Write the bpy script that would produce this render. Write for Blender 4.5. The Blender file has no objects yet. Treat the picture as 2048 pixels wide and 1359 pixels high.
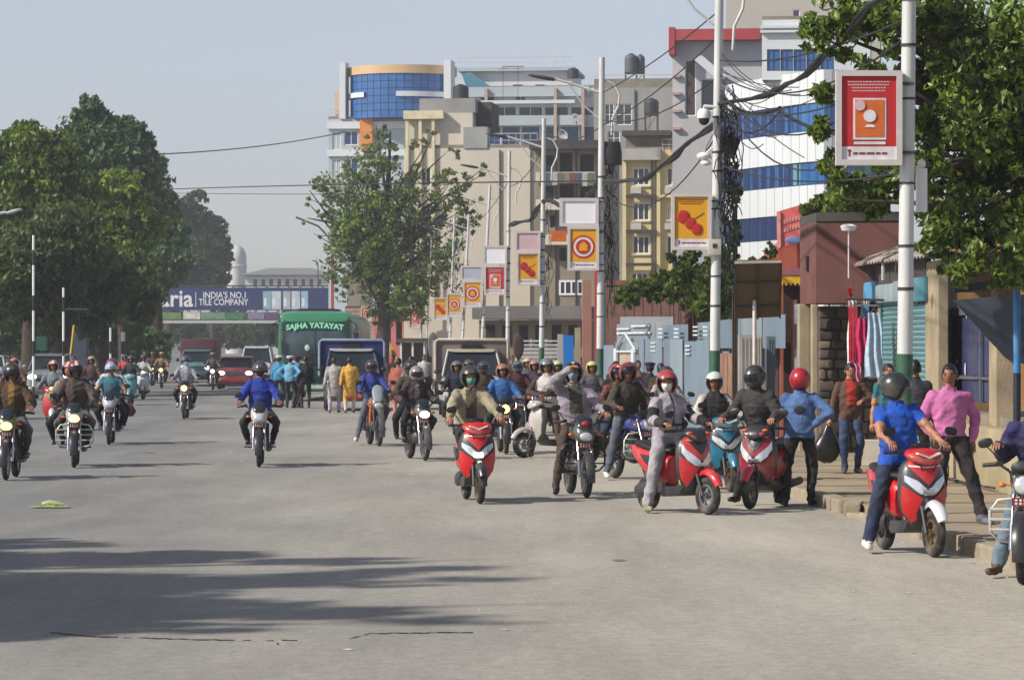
import bpy, bmesh, math, random
import numpy as np
from mathutils import Vector, Matrix, noise
from math import sin, cos, pi, radians, sqrt, atan2
random.seed(7)
scn = bpy.context.scene
COL = scn.collection
# ------------------------------------------------ camera, world, sun, exposure
F = 6500.0; CX = 1024.0; HY = 687.0; CH = 2.1      # focal length in photo pixels, principal column, horizon row, eye height
cam_d = bpy.data.cameras.new('camera'); cam = bpy.data.objects.new('camera', cam_d); COL.objects.link(cam)
cam.location = (0, 0, CH); cam.rotation_euler = (radians(90), 0, 0)
cam_d.sensor_width = 36; cam_d.lens = F / 2048 * 36; cam_d.shift_y = (HY - 679.5) / 2048
cam_d.clip_start = .5; cam_d.clip_end = 9000
scn.camera = cam
SUN_EL = radians(37); SUN_AZ = radians(204)         # direction towards the sun, measured counter-clockwise from +X
w = bpy.data.worlds.new('World'); scn.world = w; w.use_nodes = True
nt = w.node_tree; bg = nt.nodes['Background']
sky = nt.nodes.new('ShaderNodeTexSky'); sky.sky_type = 'NISHITA'; sky.sun_disc = False
sky.sun_elevation = SUN_EL; sky.sun_rotation = pi/2 - SUN_AZ
sky.air_density = 1.0; sky.dust_density = 2.2; sky.ozone_density = 1.6; sky.altitude = 1300
hs = nt.nodes.new('ShaderNodeHueSaturation'); hs.inputs['Saturation'].default_value = .55; hs.inputs['Value'].default_value = 1.0; tint = nt.nodes.new('ShaderNodeMix'); tint.data_type = 'RGBA'; tint.blend_type = 'MULTIPLY'; tint.inputs[0].default_value = 1; tint.inputs[7].default_value = (1.02, .985, 1.03, 1)
nt.links.new(sky.outputs[0], hs.inputs['Color']); nt.links.new(hs.outputs[0], tint.inputs[6]); nt.links.new(tint.outputs[2], bg.inputs[0]); bg.inputs[1].default_value = .1
sd = bpy.data.lights.new('sun', 'SUN'); sd.energy = 4.3; sd.angle = radians(1.4); sd.color = (1, .93, .82)
sun = bpy.data.objects.new('sun', sd); COL.objects.link(sun)
_sv = Vector((cos(SUN_EL)*cos(SUN_AZ), cos(SUN_EL)*sin(SUN_AZ), sin(SUN_EL)))
sun.rotation_euler = _sv.to_track_quat('Z', 'Y').to_euler(); sun.location = (-30, -20, 60)
scn.view_settings.view_transform = 'Standard'; scn.view_settings.look = 'None'
scn.view_settings.exposure = 0.36; scn.view_settings.gamma = 1; scn.view_settings.use_curve_mapping = False
scn.render.engine = 'CYCLES'
scn.cycles.max_bounces = 6; scn.cycles.transparent_max_bounces = 8; scn.cycles.volume_bounces = 0
scn.cycles.use_denoising = True

# ------------------------------------------------ placing helpers
def at(px, py, d): return Vector(((px-CX)*d/F, d, CH+(HY-py)*d/F))
def gd(py, z=0): return (CH-z)*F/(py-HY)
def gp(px, py, z=0):
    d = gd(py, z); return Vector(((px-CX)*d/F, d, z))
def kx(Y, u=0): return 4.05 + .0575*(40-Y) + u        # the kerb line: x at distance Y, u metres to the pavement side
# ------------------------------------------------ materials
_mc = {}
def lin(c): return tuple(((v/255)/12.92 if v/255 <= .04045 else ((v/255+.055)/1.055)**2.4) for v in c)
def mat(name, rgb, k=.8, rough=.65, metal=0, var=.18, scale=6., bump=0., bscale=40., emit=0, coat=0, dirt=0, dirtc=(.30,.25,.19), transl=0, island=0, alpha=1, stretch=None):
    key = (name, tuple(rgb), k, rough, metal, var, scale, bump, emit, coat, dirt, island, transl)
    if key in _mc: return _mc[key]
    m = bpy.data.materials.new(name); m.use_nodes = True; nt = m.node_tree; N = nt.nodes; L = nt.links
    p = N['Principled BSDF']; c = tuple(min(.85, v*k) for v in lin(rgb))
    tc = N.new('ShaderNodeTexCoord'); src = tc.outputs['Object']
    if stretch:
        mp = N.new('ShaderNodeMapping'); mp.inputs['Scale'].default_value = stretch; L.new(src, mp.inputs[0]); src = mp.outputs[0]
    n1 = N.new('ShaderNodeTexNoise'); n1.inputs['Scale'].default_value = scale; n1.inputs['Detail'].default_value = 6; L.new(src, n1.inputs['Vector'])
    rp = N.new('ShaderNodeMapRange'); rp.inputs[1].default_value = .3; rp.inputs[2].default_value = .7
    rp.inputs[3].default_value = 1-var; rp.inputs[4].default_value = 1+var*.7; L.new(n1.outputs[0], rp.inputs[0])
    mx = N.new('ShaderNodeMix'); mx.data_type = 'RGBA'; mx.blend_type = 'MULTIPLY'; mx.inputs[0].default_value = 1
    mx.inputs[6].default_value = (*c, 1); L.new(rp.outputs[0], mx.inputs[7]); out = mx.outputs[2]
    if island:
        g = N.new('ShaderNodeNewGeometry'); hv = N.new('ShaderNodeHueSaturation')
        r1 = N.new('ShaderNodeMapRange'); r1.inputs[3].default_value = 1-island; r1.inputs[4].default_value = 1+island; L.new(g.outputs['Random Per Island'], r1.inputs[0])
        r2 = N.new('ShaderNodeMapRange'); r2.inputs[3].default_value = .47; r2.inputs[4].default_value = .52
        wn = N.new('ShaderNodeTexWhiteNoise'); wn.noise_dimensions = '1D'; L.new(g.outputs['Random Per Island'], wn.inputs['W']); L.new(wn.outputs[0], r2.inputs[0])
        L.new(r1.outputs[0], hv.inputs['Value']); L.new(r2.outputs[0], hv.inputs['Hue']); L.new(out, hv.inputs['Color']); out = hv.outputs[0]
    if dirt:
        n2 = N.new('ShaderNodeTexNoise'); n2.inputs['Scale'].default_value = scale*.45; n2.inputs['Detail'].default_value = 9; n2.inputs['Roughness'].default_value = .65; L.new(src, n2.inputs['Vector'])
        r3 = N.new('ShaderNodeMapRange'); r3.inputs[1].default_value = .45; r3.inputs[2].default_value = .72; r3.inputs[3].default_value = 0; r3.inputs[4].default_value = dirt; L.new(n2.outputs[0], r3.inputs[0])
        m2 = N.new('ShaderNodeMix'); m2.data_type = 'RGBA'; L.new(r3.outputs[0], m2.inputs[0]); L.new(out, m2.inputs[6]); m2.inputs[7].default_value = (*dirtc, 1); out = m2.outputs[2]
    L.new(out, p.inputs['Base Color'])
    p.inputs['Roughness'].default_value = rough; p.inputs['Metallic'].default_value = metal
    if coat: p.inputs['Coat Weight'].default_value = coat; p.inputs['Coat Roughness'].default_value = .08
    if bump:
        n4 = N.new('ShaderNodeTexNoise'); n4.inputs['Scale'].default_value = bscale; n4.inputs['Detail'].default_value = 4; L.new(src, n4.inputs['Vector'])
        b = N.new('ShaderNodeBump'); b.inputs['Strength'].default_value = bump; b.inputs['Distance'].default_value = .02; L.new(n4.outputs[0], b.inputs['Height']); L.new(b.outputs[0], p.inputs['Normal'])
    if emit: p.inputs['Emission Color'].default_value = (*lin(rgb), 1); p.inputs['Emission Strength'].default_value = emit
    if transl:
        tr = N.new('ShaderNodeBsdfTranslucent'); L.new(out, tr.inputs[0]); ms = N.new('ShaderNodeMixShader'); ms.inputs[0].default_value = transl
        L.new(p.outputs[0], ms.inputs[1]); L.new(tr.outputs[0], ms.inputs[2]); L.new(ms.outputs[0], N['Material Output'].inputs[0])
    _mc[key] = m; return m
def cloth(name, rgb, k=.72, var=.28): return mat('cloth_'+name, rgb, k, .9, var=var, scale=7, bump=.8, bscale=15, dirt=.12)
def paint(name, rgb, k=.8): return mat('paint_'+name, rgb, k, .3, var=.08, scale=5, coat=.35, dirt=.45, dirtc=(.26,.23,.19))
GLASS = mat('glass_dark', (54,64,72), .5, .2, var=.35, scale=2)
GLASSB = mat('glass_blue', (54,112,180), .72, .2, var=.25, scale=.5)
GLASSN = mat('glass_navy', (44,80,138), .65, .14, var=.3, scale=.4)
WINP = mat('window_pane_grey', (84,92,100), .6, .15, var=.5, scale=.7)
BLK = mat('black_plastic', (34,34,36), .8, .45, var=.2); RUB = mat('rubber', (38,37,36), .8, .85, var=.25, dirt=.5, scale=9)
DGR = mat('grey_plastic', (66,66,70), .8, .5, var=.15); CHR = mat('chrome', (210,212,215), .9, .22, 1, var=.05)
ALU = mat('alloy', (150,150,150), .8, .4, .7, var=.1); WHT = mat('white_paint', (235,236,235), .9, .4, var=.06, dirt=.12)
MIR = mat('mirror_glass', (140,150,160), .8, .05, 1, var=.02); SKIN = mat('skin', (182,130,98), .8, .55, var=.08)
SKIND = mat('skin_brown', (150,102,74), .8, .55, var=.08); HAIR = mat('hair_black', (22,18,17), .8, .5, var=.3, scale=30)
LAMPON = mat('lit_headlamp', (255,246,220), 1, .3, emit=7); LAMPY = mat('lit_amber_headlamp', (255,214,96), 1, .3, emit=5)
LENS = mat('lamp_lens', (222,226,232), .9, .08, .35, var=.2, scale=14); AMB = mat('amber_lens', (230,120,30), .8, .2)
MASKW = mat('mask_white', (232,236,238), .85, .8); MASKG = mat('mask_green', (104,178,158), .85, .8); EYE = mat('eye_dark', (25,18,15), .8, .2); LIP = mat('lip', (120,66,56), .8, .5)
CON = mat('concrete', (164,156,142), .62, .9, var=.22, scale=1.6, bump=.4, bscale=30, dirt=.4, dirtc=(.13,.12,.1))
# ------------------------------------------------ mesh collecting
class MB:
    def __init__(s): s.v = []; s.f = []; s.m = []
    def add(s, vs, fs, mi=0, T=None):
        o = len(s.v)
        s.v += [tuple(T @ Vector(v)) if T else tuple(v) for v in vs]; s.f += [tuple(i+o for i in f) for f in fs]; s.m += [mi]*len(fs); return s
    def box(s, c, d, mi=0, R=None):
        a, b, e = d[0]/2, d[1]/2, d[2]/2; c = Vector(c)
        vs = [Vector((x, y, z)) for x in (-a, a) for y in (-b, b) for z in (-e, e)]
        vs = [((R @ v) if R else v)+c for v in vs]
        return s.add(vs, [(0,1,3,2),(4,6,7,5),(0,4,5,1),(2,3,7,6),(0,2,6,4),(1,5,7,3)], mi)
    def bb(s, x0, x1, y0, y1, z0, z1, mi=0): return s.box(((x0+x1)/2, (y0+y1)/2, (z0+z1)/2), (abs(x1-x0), abs(y1-y0), abs(z1-z0)), mi)
    def ring(s, rings, mi=0, cap=True, closed=False):
        n = len(rings[0]); vs = [p for r in rings for p in r]; fs = []
        m = len(rings)
        for i in range(m if closed else m-1):
            for j in range(n):
                a = i*n+j; b = i*n+(j+1) % n; k = ((i+1) % m)*n
                fs.append((a, b, k+(j+1) % n, k+j))
        if cap and not closed: fs.append(tuple(range(n-1, -1, -1))); fs.append(tuple((m-1)*n+j for j in range(n)))
        return s.add(vs, fs, mi)
    def tube(s, pts, r, n=8, mi=0, cap=True):
        pts = [Vector(p) for p in pts]; rr = r if isinstance(r, (list, tuple)) else [r]*len(pts)
        rings = []; up = None
        for i, p in enumerate(pts):
            t = (pts[min(i+1, len(pts)-1)]-pts[max(i-1, 0)])
            if t.length < 1e-9: t = Vector((0,0,1))
            t.normalize()
            if up is None: up = t.orthogonal().normalized()
            else:
                up = up-t*up.dot(t)
                up = up.normalized() if up.length > 1e-6 else t.orthogonal().normalized()
            w_ = t.cross(up)
            rings.append([p+(up*cos(2*pi*j/n)+w_*sin(2*pi*j/n))*rr[i] for j in range(n)])
        return s.ring(rings, mi, cap)
    def lathe(s, prof, c=(0,0,0), axis='z', n=20, mi=0, closed=False):   # prof: (radius, height)
        c = Vector(c); rings = []
        for r, h in prof:
            rg = []
            for j in range(n):
                a = 2*pi*j/n; x, y = r*cos(a), r*sin(a)
                rg.append(c+(Vector((x, y, h)) if axis == 'z' else Vector((h, x, y)) if axis == 'x' else Vector((y, h, x))))
            rings.append(rg)
        return s.ring(rings, mi, not closed, closed)
    def ell(s, c, r, nu=14, nv=9, mi=0, R=None):
        c = Vector(c); rings = []
        for i in range(nv):
            t = pi*(i+.5)/nv - pi/2 if nv < 4 else -pi/2+pi*(i+.35)/(nv-.3)
            rings.append([c+((R @ Vector((r[0]*cos(t)*cos(2*pi*j/nu), r[1]*cos(t)*sin(2*pi*j/nu), r[2]*sin(t)))) if R else Vector((r[0]*cos(t)*cos(2*pi*j/nu), r[1]*cos(t)*sin(2*pi*j/nu), r[2]*sin(t)))) for j in range(nu)])
        return s.ring(rings, mi)
    def loft(s, secs, n=16, mi=0, e=2.6, axis='z'):   # secs: (pos, c1, c2, h1, h2) superellipses; axis z: c1=x c2=y ; axis y: c1=x c2=z
        rings = []
        for sec in secs:
            pos, c1, c2, h1, h2 = sec[:5]; rg = []
            for j in range(n):
                a = 2*pi*j/n; ca, sa = cos(a), sin(a)
                x = c1+h1*math.copysign(abs(ca)**(2/e), ca); y = c2+h2*math.copysign(abs(sa)**(2/e), sa)
                rg.append(Vector((x, y, pos)) if axis == 'z' else Vector((x, pos, y)) if axis == 'y' else Vector((pos, x, y)))
            rings.append(rg)
        return s.ring(rings, mi)
    def plate(s, poly, y0, y1, mi=0, T=None):     # polygon in (x,z), thickness from y0 to y1
        n = len(poly); vs = [Vector((x, y0, z)) for x, z in poly]+[Vector((x, y1, z)) for x, z in poly]
        fs = [tuple(range(n)), tuple(range(2*n-1, n-1, -1))]+[(i, i+n, (i+1) % n+n, (i+1) % n) for i in range(n)]
        return s.add(vs, fs, mi, T)
    def side(s, poly, x0, x1, mi=0):              # polygon in (y,z), thickness from x0 to x1
        n = len(poly); vs = [Vector((x0, y, z)) for y, z in poly]+[Vector((x1, y, z)) for y, z in poly]
        return s.add(vs, [tuple(range(n)), tuple(range(2*n-1, n-1, -1))]+[(i, i+n, (i+1) % n+n, (i+1) % n) for i in range(n)], mi)
    def mesh(s, name, mats, smooth=35, bevel=0):
        me = bpy.data.meshes.new(name); me.from_pydata(s.v, [], s.f)
        for m in (mats if isinstance(mats, (list, tuple)) else [mats]): me.materials.append(m)
        if len(set(s.m)) > 1: me.polygons.foreach_set('material_index', s.m)
        bm = bmesh.new(); bm.from_mesh(me); bmesh.ops.recalc_face_normals(bm, faces=bm.faces)
        if bevel:
            es = [e for e in bm.edges if len(e.link_faces) == 2 and e.calc_face_angle(0) > .7]
            bmesh.ops.bevel(bm, geom=es, offset=bevel, segments=2, affect='EDGES', profile=.6, clamp_overlap=True)
        bm.to_mesh(me); bm.free()
        if smooth:
            me.polygons.foreach_set('use_smooth', [True]*len(me.polygons)); me.set_sharp_from_angle(angle=radians(smooth))
        me.update(); return me
def link(name, data, parent=None, loc=None, rot=None):
    o = bpy.data.objects.new(name, data); COL.objects.link(o)
    if parent is not None: o.parent = parent
    if loc is not None: o.location = loc
    if rot is not None: o.rotation_euler = rot
    return o
def part(name, mb, mats, parent, smooth=35, bevel=0, label=None, kind=None, loc=None):
    o = link(name, mb.mesh(name, mats, smooth, bevel) if isinstance(mb, MB) else mb, parent, loc)
    if label: o['label'] = label
    if kind: o['kind'] = kind
    return o
def tag(o, label, cat, group=None):
    o['label'] = label; o['category'] = cat
    if group: o['group'] = group
    return o
def thing(name, label, cat, loc=(0,0,0), rz=0, group=None):
    o = link(name, None, None, loc, (0,0,rz)); o.empty_display_size = .2; return tag(o, label, cat, group)
def struct(name, mb, mats, parent=None, smooth=0, loc=None):
    o = link(name, mb.mesh(name, mats, smooth) if isinstance(mb, MB) else mb, parent, loc)
    if parent is None: o['kind'] = 'structure'
    return o
def text_mesh(s, size, mt, name='lettering', ext=.004, bold=0, shear=0):
    c = bpy.data.curves.new(name, 'FONT'); c.body = s; c.size = size; c.extrude = ext; c.offset = bold; c.shear = shear; c.resolution_u = 3
    c.align_x = 'CENTER'; c.align_y = 'CENTER'
    o = bpy.data.objects.new(name, c); COL.objects.link(o); dg = bpy.context.evaluated_depsgraph_get()
    me = bpy.data.meshes.new_from_object(o.evaluated_get(dg)); bpy.data.objects.remove(o); me.name = name
    me.materials.clear(); me.materials.append(mt); return me
def R2(a): return Matrix.Rotation(a, 3, 'Z')
HAZE = True
# ------------------------------------------------ ground, road, pavement
def road_material():
    m = bpy.data.materials.new('dusty_asphalt'); m.use_nodes = True; nt = m.node_tree; N = nt.nodes; L = nt.links; p = N['Principled BSDF']
    g = N.new('ShaderNodeTexCoord'); pos = g.outputs['Object']
    def nz(sc, det=6, rough=.6, stretch=None):
        src = pos
        if stretch:
            mp = N.new('ShaderNodeMapping'); mp.inputs['Scale'].default_value = stretch; L.new(pos, mp.inputs[0]); src = mp.outputs[0]
        n = N.new('ShaderNodeTexNoise'); n.inputs['Scale'].default_value = sc; n.inputs['Detail'].default_value = det; n.inputs['Roughness'].default_value = rough; L.new(src, n.inputs['Vector']); return n.outputs[0]
    def rng(s, a, b, c, d):
        r = N.new('ShaderNodeMapRange'); r.inputs[1].default_value = a; r.inputs[2].default_value = b; r.inputs[3].default_value = c; r.inputs[4].default_value = d; L.new(s, r.inputs[0]); return r.outputs[0]
    def math_(op, a, b):
        q = N.new('ShaderNodeMath'); q.operation = op
        for i, v in enumerate((a, b)):
            if isinstance(v, (int, float)): q.inputs[i].default_value = v
            else: L.new(v, q.inputs[i])
        return q.outputs[0]
    sp = N.new('ShaderNodeSeparateXYZ'); L.new(pos, sp.inputs[0])
    # dust lies thicker towards the kerb side of the road
    u = math_('ADD', sp.outputs[0], math_('MULTIPLY', sp.outputs[1], .0575))      # kerb at u = 6.35
    dust = math_('ADD', rng(u, -4.5, 5.0, 0, .85), rng(nz(.35, 7, .65, (1, .35, 1)), .3, .75, -.12, .38))
    dust = rng(dust, 0, 1, 0, 1)
    mx = N.new('ShaderNodeMix'); mx.data_type = 'RGBA'; mx.inputs[6].default_value = (.175, .18, .182, 1); mx.inputs[7].default_value = (.41, .38, .32, 1); L.new(dust, mx.inputs[0])
    sp1 = rng(nz(7, 9, .85), .4, .6, .86, 1.13); sp2 = rng(nz(26, 5, .8), .38, .62, .84, 1.14); sp3 = rng(nz(.6, 7, .72, (1, .15, 1)), .35, .68, .80, 1.10)
    sp4 = rng(nz(1.4, 9, .75), .25, .42, .8, 1)
    tot = math_('MULTIPLY', math_('MULTIPLY', sp1, sp2), math_('MULTIPLY', sp3, sp4))
    m2 = N.new('ShaderNodeMix'); m2.data_type = 'RGBA'; m2.blend_type = 'MULTIPLY'; m2.inputs[0].default_value = 1; L.new(mx.outputs[2], m2.inputs[6]); L.new(tot, m2.inputs[7])
    L.new(m2.outputs[2], p.inputs['Base Color']); p.inputs['Roughness'].default_value = .92; p.inputs['Specular IOR Level'].default_value = .25
    b = N.new('ShaderNodeBump'); b.inputs['Strength'].default_value = .5; b.inputs['Distance'].default_value = .006; L.new(nz(90, 4), b.inputs['Height']); L.new(b.outputs[0], p.inputs['Normal'])
    return m
def sheet(name, pts, z, mt, parent=None):
    b = MB(); b.add([(x, y, z) for x, y in pts], [tuple(range(len(pts)))]); return struct(name, b, mt, parent)
EARTH = mat('dry_earth', (150,140,112), .45, .95, var=.3, scale=.4, bump=.4, bscale=6, dirt=.5, dirtc=(.1,.12,.06))
sheet('ground', [(-4000,-60),(4000,-60),(4000,6000),(-4000,6000)], -.03, EARTH)
YN, YF = -20, 700
def lx(Y, u): return kx(Y, u)
road = sheet('road', [(lx(YN,-36), YN), (lx(YN,.05), YN), (lx(YF,.05), YF), (lx(YF,-36), YF)], 0, road_material())
# cracks: thin dark ribbons lying in the asphalt
CRK = mat('crack_dark', (40,38,36), .6, .95)
def ribbon(pts, w0):
    b = MB()
    P = [Vector(p) for p in pts]; q = []
    for i in range(len(P)-1):
        k = max(2, int((P[i+1]-P[i]).length/.05))
        for j in range(k): q.append(P[i].lerp(P[i+1], j/k)+Vector((0, random.uniform(-.03,.03), 0)))
    for i in range(len(q)-1):
        if random.random() < .1: continue
        a = w0*random.uniform(.3, 1.2); c = w0*random.uniform(.3, 1.2)
        b.add([q[i]-Vector((0,a,0)), q[i+1]-Vector((0,c,0)), q[i+1]+Vector((0,c,0)), q[i]+Vector((0,a,0))], [(0,1,2,3)])
    for v in range(len(b.v)): b.v[v] = (b.v[v][0], b.v[v][1], .004)
    return b
part('crack', ribbon([gp(100,1264), gp(180,1272), gp(330,1277), gp(470,1280), gp(610,1280)], .035), CRK, road)
part('crack', ribbon([gp(700,1277), gp(740,1266), gp(860,1265), gp(960,1264)], .03), CRK, road)
part('crack', ribbon([gp(190,1198), gp(215,1160), gp(250,1128), gp(252,1118)], .02), CRK, road)
part('crack', ribbon([gp(560,1290), gp(552,1284)], .05), CRK, road)
part('crack', ribbon([gp(350,1010), gp(420,955), gp(455,930)], .03), CRK, road)
# loose grit, pebbles and scraps on the road, thicker along the kerb
def grit(name, n, x0, x1, y0, y1, s0, s1, mt, seed, label, bias=1, flat=.6):
    rl = random.Random(seed); b = MB()
    for i in range(n):
        Y = rl.uniform(y0, y1); u = x0+(x1-x0)*rl.random()**bias; X = kx(Y, 0)-u; s = rl.uniform(s0, s1); a = rl.uniform(0, 6)
        vs = [(X+cos(a+k*2*pi/5)*s*rl.uniform(.6,1.2), Y+sin(a+k*2*pi/5)*s*rl.uniform(.6,1.2), .003) for k in range(5)]+[(X, Y, .003+s*flat)]; b.add(vs, [(k, (k+1) % 5, 5) for k in range(5)]+[(4,3,2,1,0)])
    o = part(name, b, mt, None, 0, kind='stuff'); o['label'] = label
grit('road_grit', 900, .05, 5.5, 24, 70, .005, .017, mat('grit_stone', (196,184,164), .75, .9, var=.3, scale=9), 5, 'loose grit and pebbles scattered over the asphalt', 2.2)
grit('road_scraps', 70, .1, 11, 22, 80, .02, .06, mat('scrap_paper', (206,200,184), .75, .8, var=.3, scale=4), 6, 'small pale scraps of litter on the asphalt', 1.3, .15)
STN = mat('oil_stain', (142,138,132), .55, .75, var=.3, scale=3)
for (px, py, r) in ((1240,1120,.10),(300,905,.2)):
    g = gp(px, py); b = MB(); vs = []; rl = random.Random(px)
    for k in range(18): a = 2*pi*k/18; q = r*rl.uniform(.6,1.2); vs.append((g.x+cos(a)*q*.6, g.y+sin(a)*q*1.8, .004))
    b.add(vs, [tuple(range(18))]); part('oil_stain', b, STN, road)
# pale far lane line
LINEM = mat('worn_line_paint', (205,205,200), .5, .8, var=.5, scale=3)
for (a, b_) in (((258,806),(292,811)), ((480,815),(500,819)), ((300,790),(318,793))):
    A = gp(*a); B = gp(*b_); b = MB(); b.add([(A.x,A.y,.004),(B.x,B.y,.004),(B.x+.14,B.y,.004),(A.x+.14,A.y,.004)], [(0,1,2,3)]); part('lane_mark', b, LINEM, road)
# pavement behind the kerb, one slab sheet with thickness
PAVM = mat('pavement_dirt', (186,168,140), .62, .95, var=.25, scale=.8, bump=.5, bscale=12, dirt=.5, dirtc=(.25,.2,.15))
b = MB(); z1 = .14
pv = [(lx(26,.22),26), (lx(26,9),26), (lx(330,9),330), (lx(330,.22),330)]
b.add([(x,y,z1) for x,y in pv]+[(x,y,-.02) for x,y in pv], [(0,1,2,3),(0,4,5,1),(1,5,6,2),(2,6,7,3),(3,7,4,0)])
pave = struct('pavement', b, PAVM)
for k in range(9):        # paving joints crossing the walk
    Y = 40+k*2.4
    b = MB(); b.add([(lx(Y,.25),Y,z1+.004),(lx(Y,2.7),Y+.05,z1+.004),(lx(Y,2.7),Y+.14,z1+.004),(lx(Y,.25),Y+.1,z1+.004)], [(0,1,2,3)]); part('paving_joint', b, mat('joint', (95,82,66), .5, .95), pave)
# kerb stones, each its own
KERBM = mat('kerb_concrete', (190,176,150), .62, .95, var=.25, scale=3, bump=.6, bscale=25, dirt=.45, dirtc=(.22,.18,.13))
kerb = link('kerb', None, None, (0,0,0)); kerb['kind'] = 'structure'
kms = []
for v in range(6):
    b = MB(); L_ = .70+.02*v; b.box((0,0,0), (.2, L_, .26)); me = b.mesh('kerb_stone', KERBM, 0, .025)
    for vt in me.vertices: vt.co += Vector(noise.noise_vector(vt.co*5+Vector((v*3,0,0))))*.014
    kms.append(me)
Y = 29.
k = 0
while Y < 150:
    st = link('kerb_stone', kms[k % 6], kerb, (kx(Y,.13)+random.uniform(-.015,.015), Y, .035+random.uniform(-.015,.015)), (random.uniform(-.015,.015), random.uniform(-.02,.02), .0575+random.uniform(-.03,.03)))
    k += 1
    if k in (13, 14): st.location.z -= .09; st.rotation_euler.z += .12
    if k == 15: st.rotation_euler.z -= .2
    Y += .78
# ------------------------------------------------ haze
def haze():
    b = MB(); b.bb(-420, 420, -30, 760, -1.5, 52); me = b.mesh('haze', [], 0)
    m = bpy.data.materials.new('thin_haze'); m.use_nodes = True; N = m.node_tree.nodes; N.remove(N['Principled BSDF'])
    v = N.new('ShaderNodeVolumePrincipled'); v.inputs['Color'].default_value = (.86,.90,.97,1); v.inputs['Density'].default_value = .00052; v.inputs['Anisotropy'].default_value = .3
    m.node_tree.links.new(v.outputs[0], N['Material Output'].inputs['Volume']); me.materials.append(m)
    o = link('haze', me); o['kind'] = 'stuff'; return o
if HAZE: haze()
# ------------------------------------------------ foliage
def leaf_cloud(blobs, n, size, seed, fold=0, droop=.3, shell=.55):
    """blobs: (cx,cy,cz,rx,ry,rz). Returns mesh of n small leaf faces clumped inside the blobs."""
    rg = np.random.RandomState(seed); B = np.array(blobs, float)
    vol = (B[:,3]*B[:,4]*B[:,5])**(2/3); pr = vol/vol.sum()
    nc = max(40, n//28); ci = rg.choice(len(B), nc, p=pr)
    d = rg.normal(size=(nc,3)); d /= np.linalg.norm(d, axis=1)[:,None]; r = (shell+(1.05-shell)*rg.rand(nc))[:,None]
    cc = B[ci,:3]+d*r*B[ci,3:6]; cr = (B[ci,3:6].mean(1)*rg.uniform(.14,.42,nc))
    k = rg.choice(nc, n); dd = rg.normal(size=(n,3)); dd /= np.linalg.norm(dd, axis=1)[:,None]
    c = cc[k]+dd*(cr[k]*rg.rand(n)**.5)[:,None]*np.array([1,1,.75])
    a = rg.normal(size=(n,3)); a[:,2] -= droop*1.5; a /= np.linalg.norm(a, axis=1)[:,None]
    nn = rg.normal(size=(n,3)); nn[:,2] += .6; bq = np.cross(a, nn); bq /= np.linalg.norm(bq, axis=1)[:,None]
    s = (size*rg.uniform(.6,1.35,n))[:,None]
    if fold:
        nr = np.cross(a, bq)
        V = np.stack([c-a*s, c-bq*s*.42+nr*s*.15, c+a*s*.15-bq*s*.45+nr*s*.15, c+a*s, c+a*s*.15+bq*s*.45+nr*s*.15, c+bq*s*.42-a*s*.0+nr*s*.15, c-a*s*.4], 1)  # last unused centre
        V = np.stack([c-a*s, c-bq*s*.45+nr*s*.18, c+a*s, c+bq*s*.45+nr*s*.18], 1)
        faces = np.arange(n)[:,None,None]*4+np.array([[0,1,2],[0,2,3]])[None]
        return c, V.reshape(-1,3), faces.reshape(-1,3)
    V = np.stack([c-a*s, c-bq*s*.5, c+a*s, c+bq*s*.5], 1)
    return c, V.reshape(-1,3), (np.arange(n)[:,None]*4+np.arange(4)[None])
def np_mesh(name, V, Fc, mt):
    me = bpy.data.meshes.new(name); nf, k = Fc.shape
    me.vertices.add(len(V)); me.vertices.foreach_set('co', V.astype(np.float32).ravel())
    me.loops.add(nf*k); me.loops.foreach_set('vertex_index', Fc.astype(np.int32).ravel())
    me.polygons.add(nf); me.polygons.foreach_set('loop_start', (np.arange(nf)*k).astype(np.int32)); me.polygons.foreach_set('loop_total', np.full(nf, k, np.int32))
    me.update(calc_edges=True); me.materials.append(mt); return me
BARK = mat('bark', (92,78,64), .5, .95, var=.35, scale=5, bump=.8, bscale=14)
def foliage_mat(nm, rgb, k=.5, isl=.45): return mat('leaf_'+nm, rgb, k, .6, var=.3, scale=.35, transl=.4, island=isl)
def pblob(px, py, r, d, ry=None, sq=1.): p = at(px, py, d); q = r*d/F; return (p.x, p.y, p.z, q, q*(ry or 1.0), q*sq)
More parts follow.
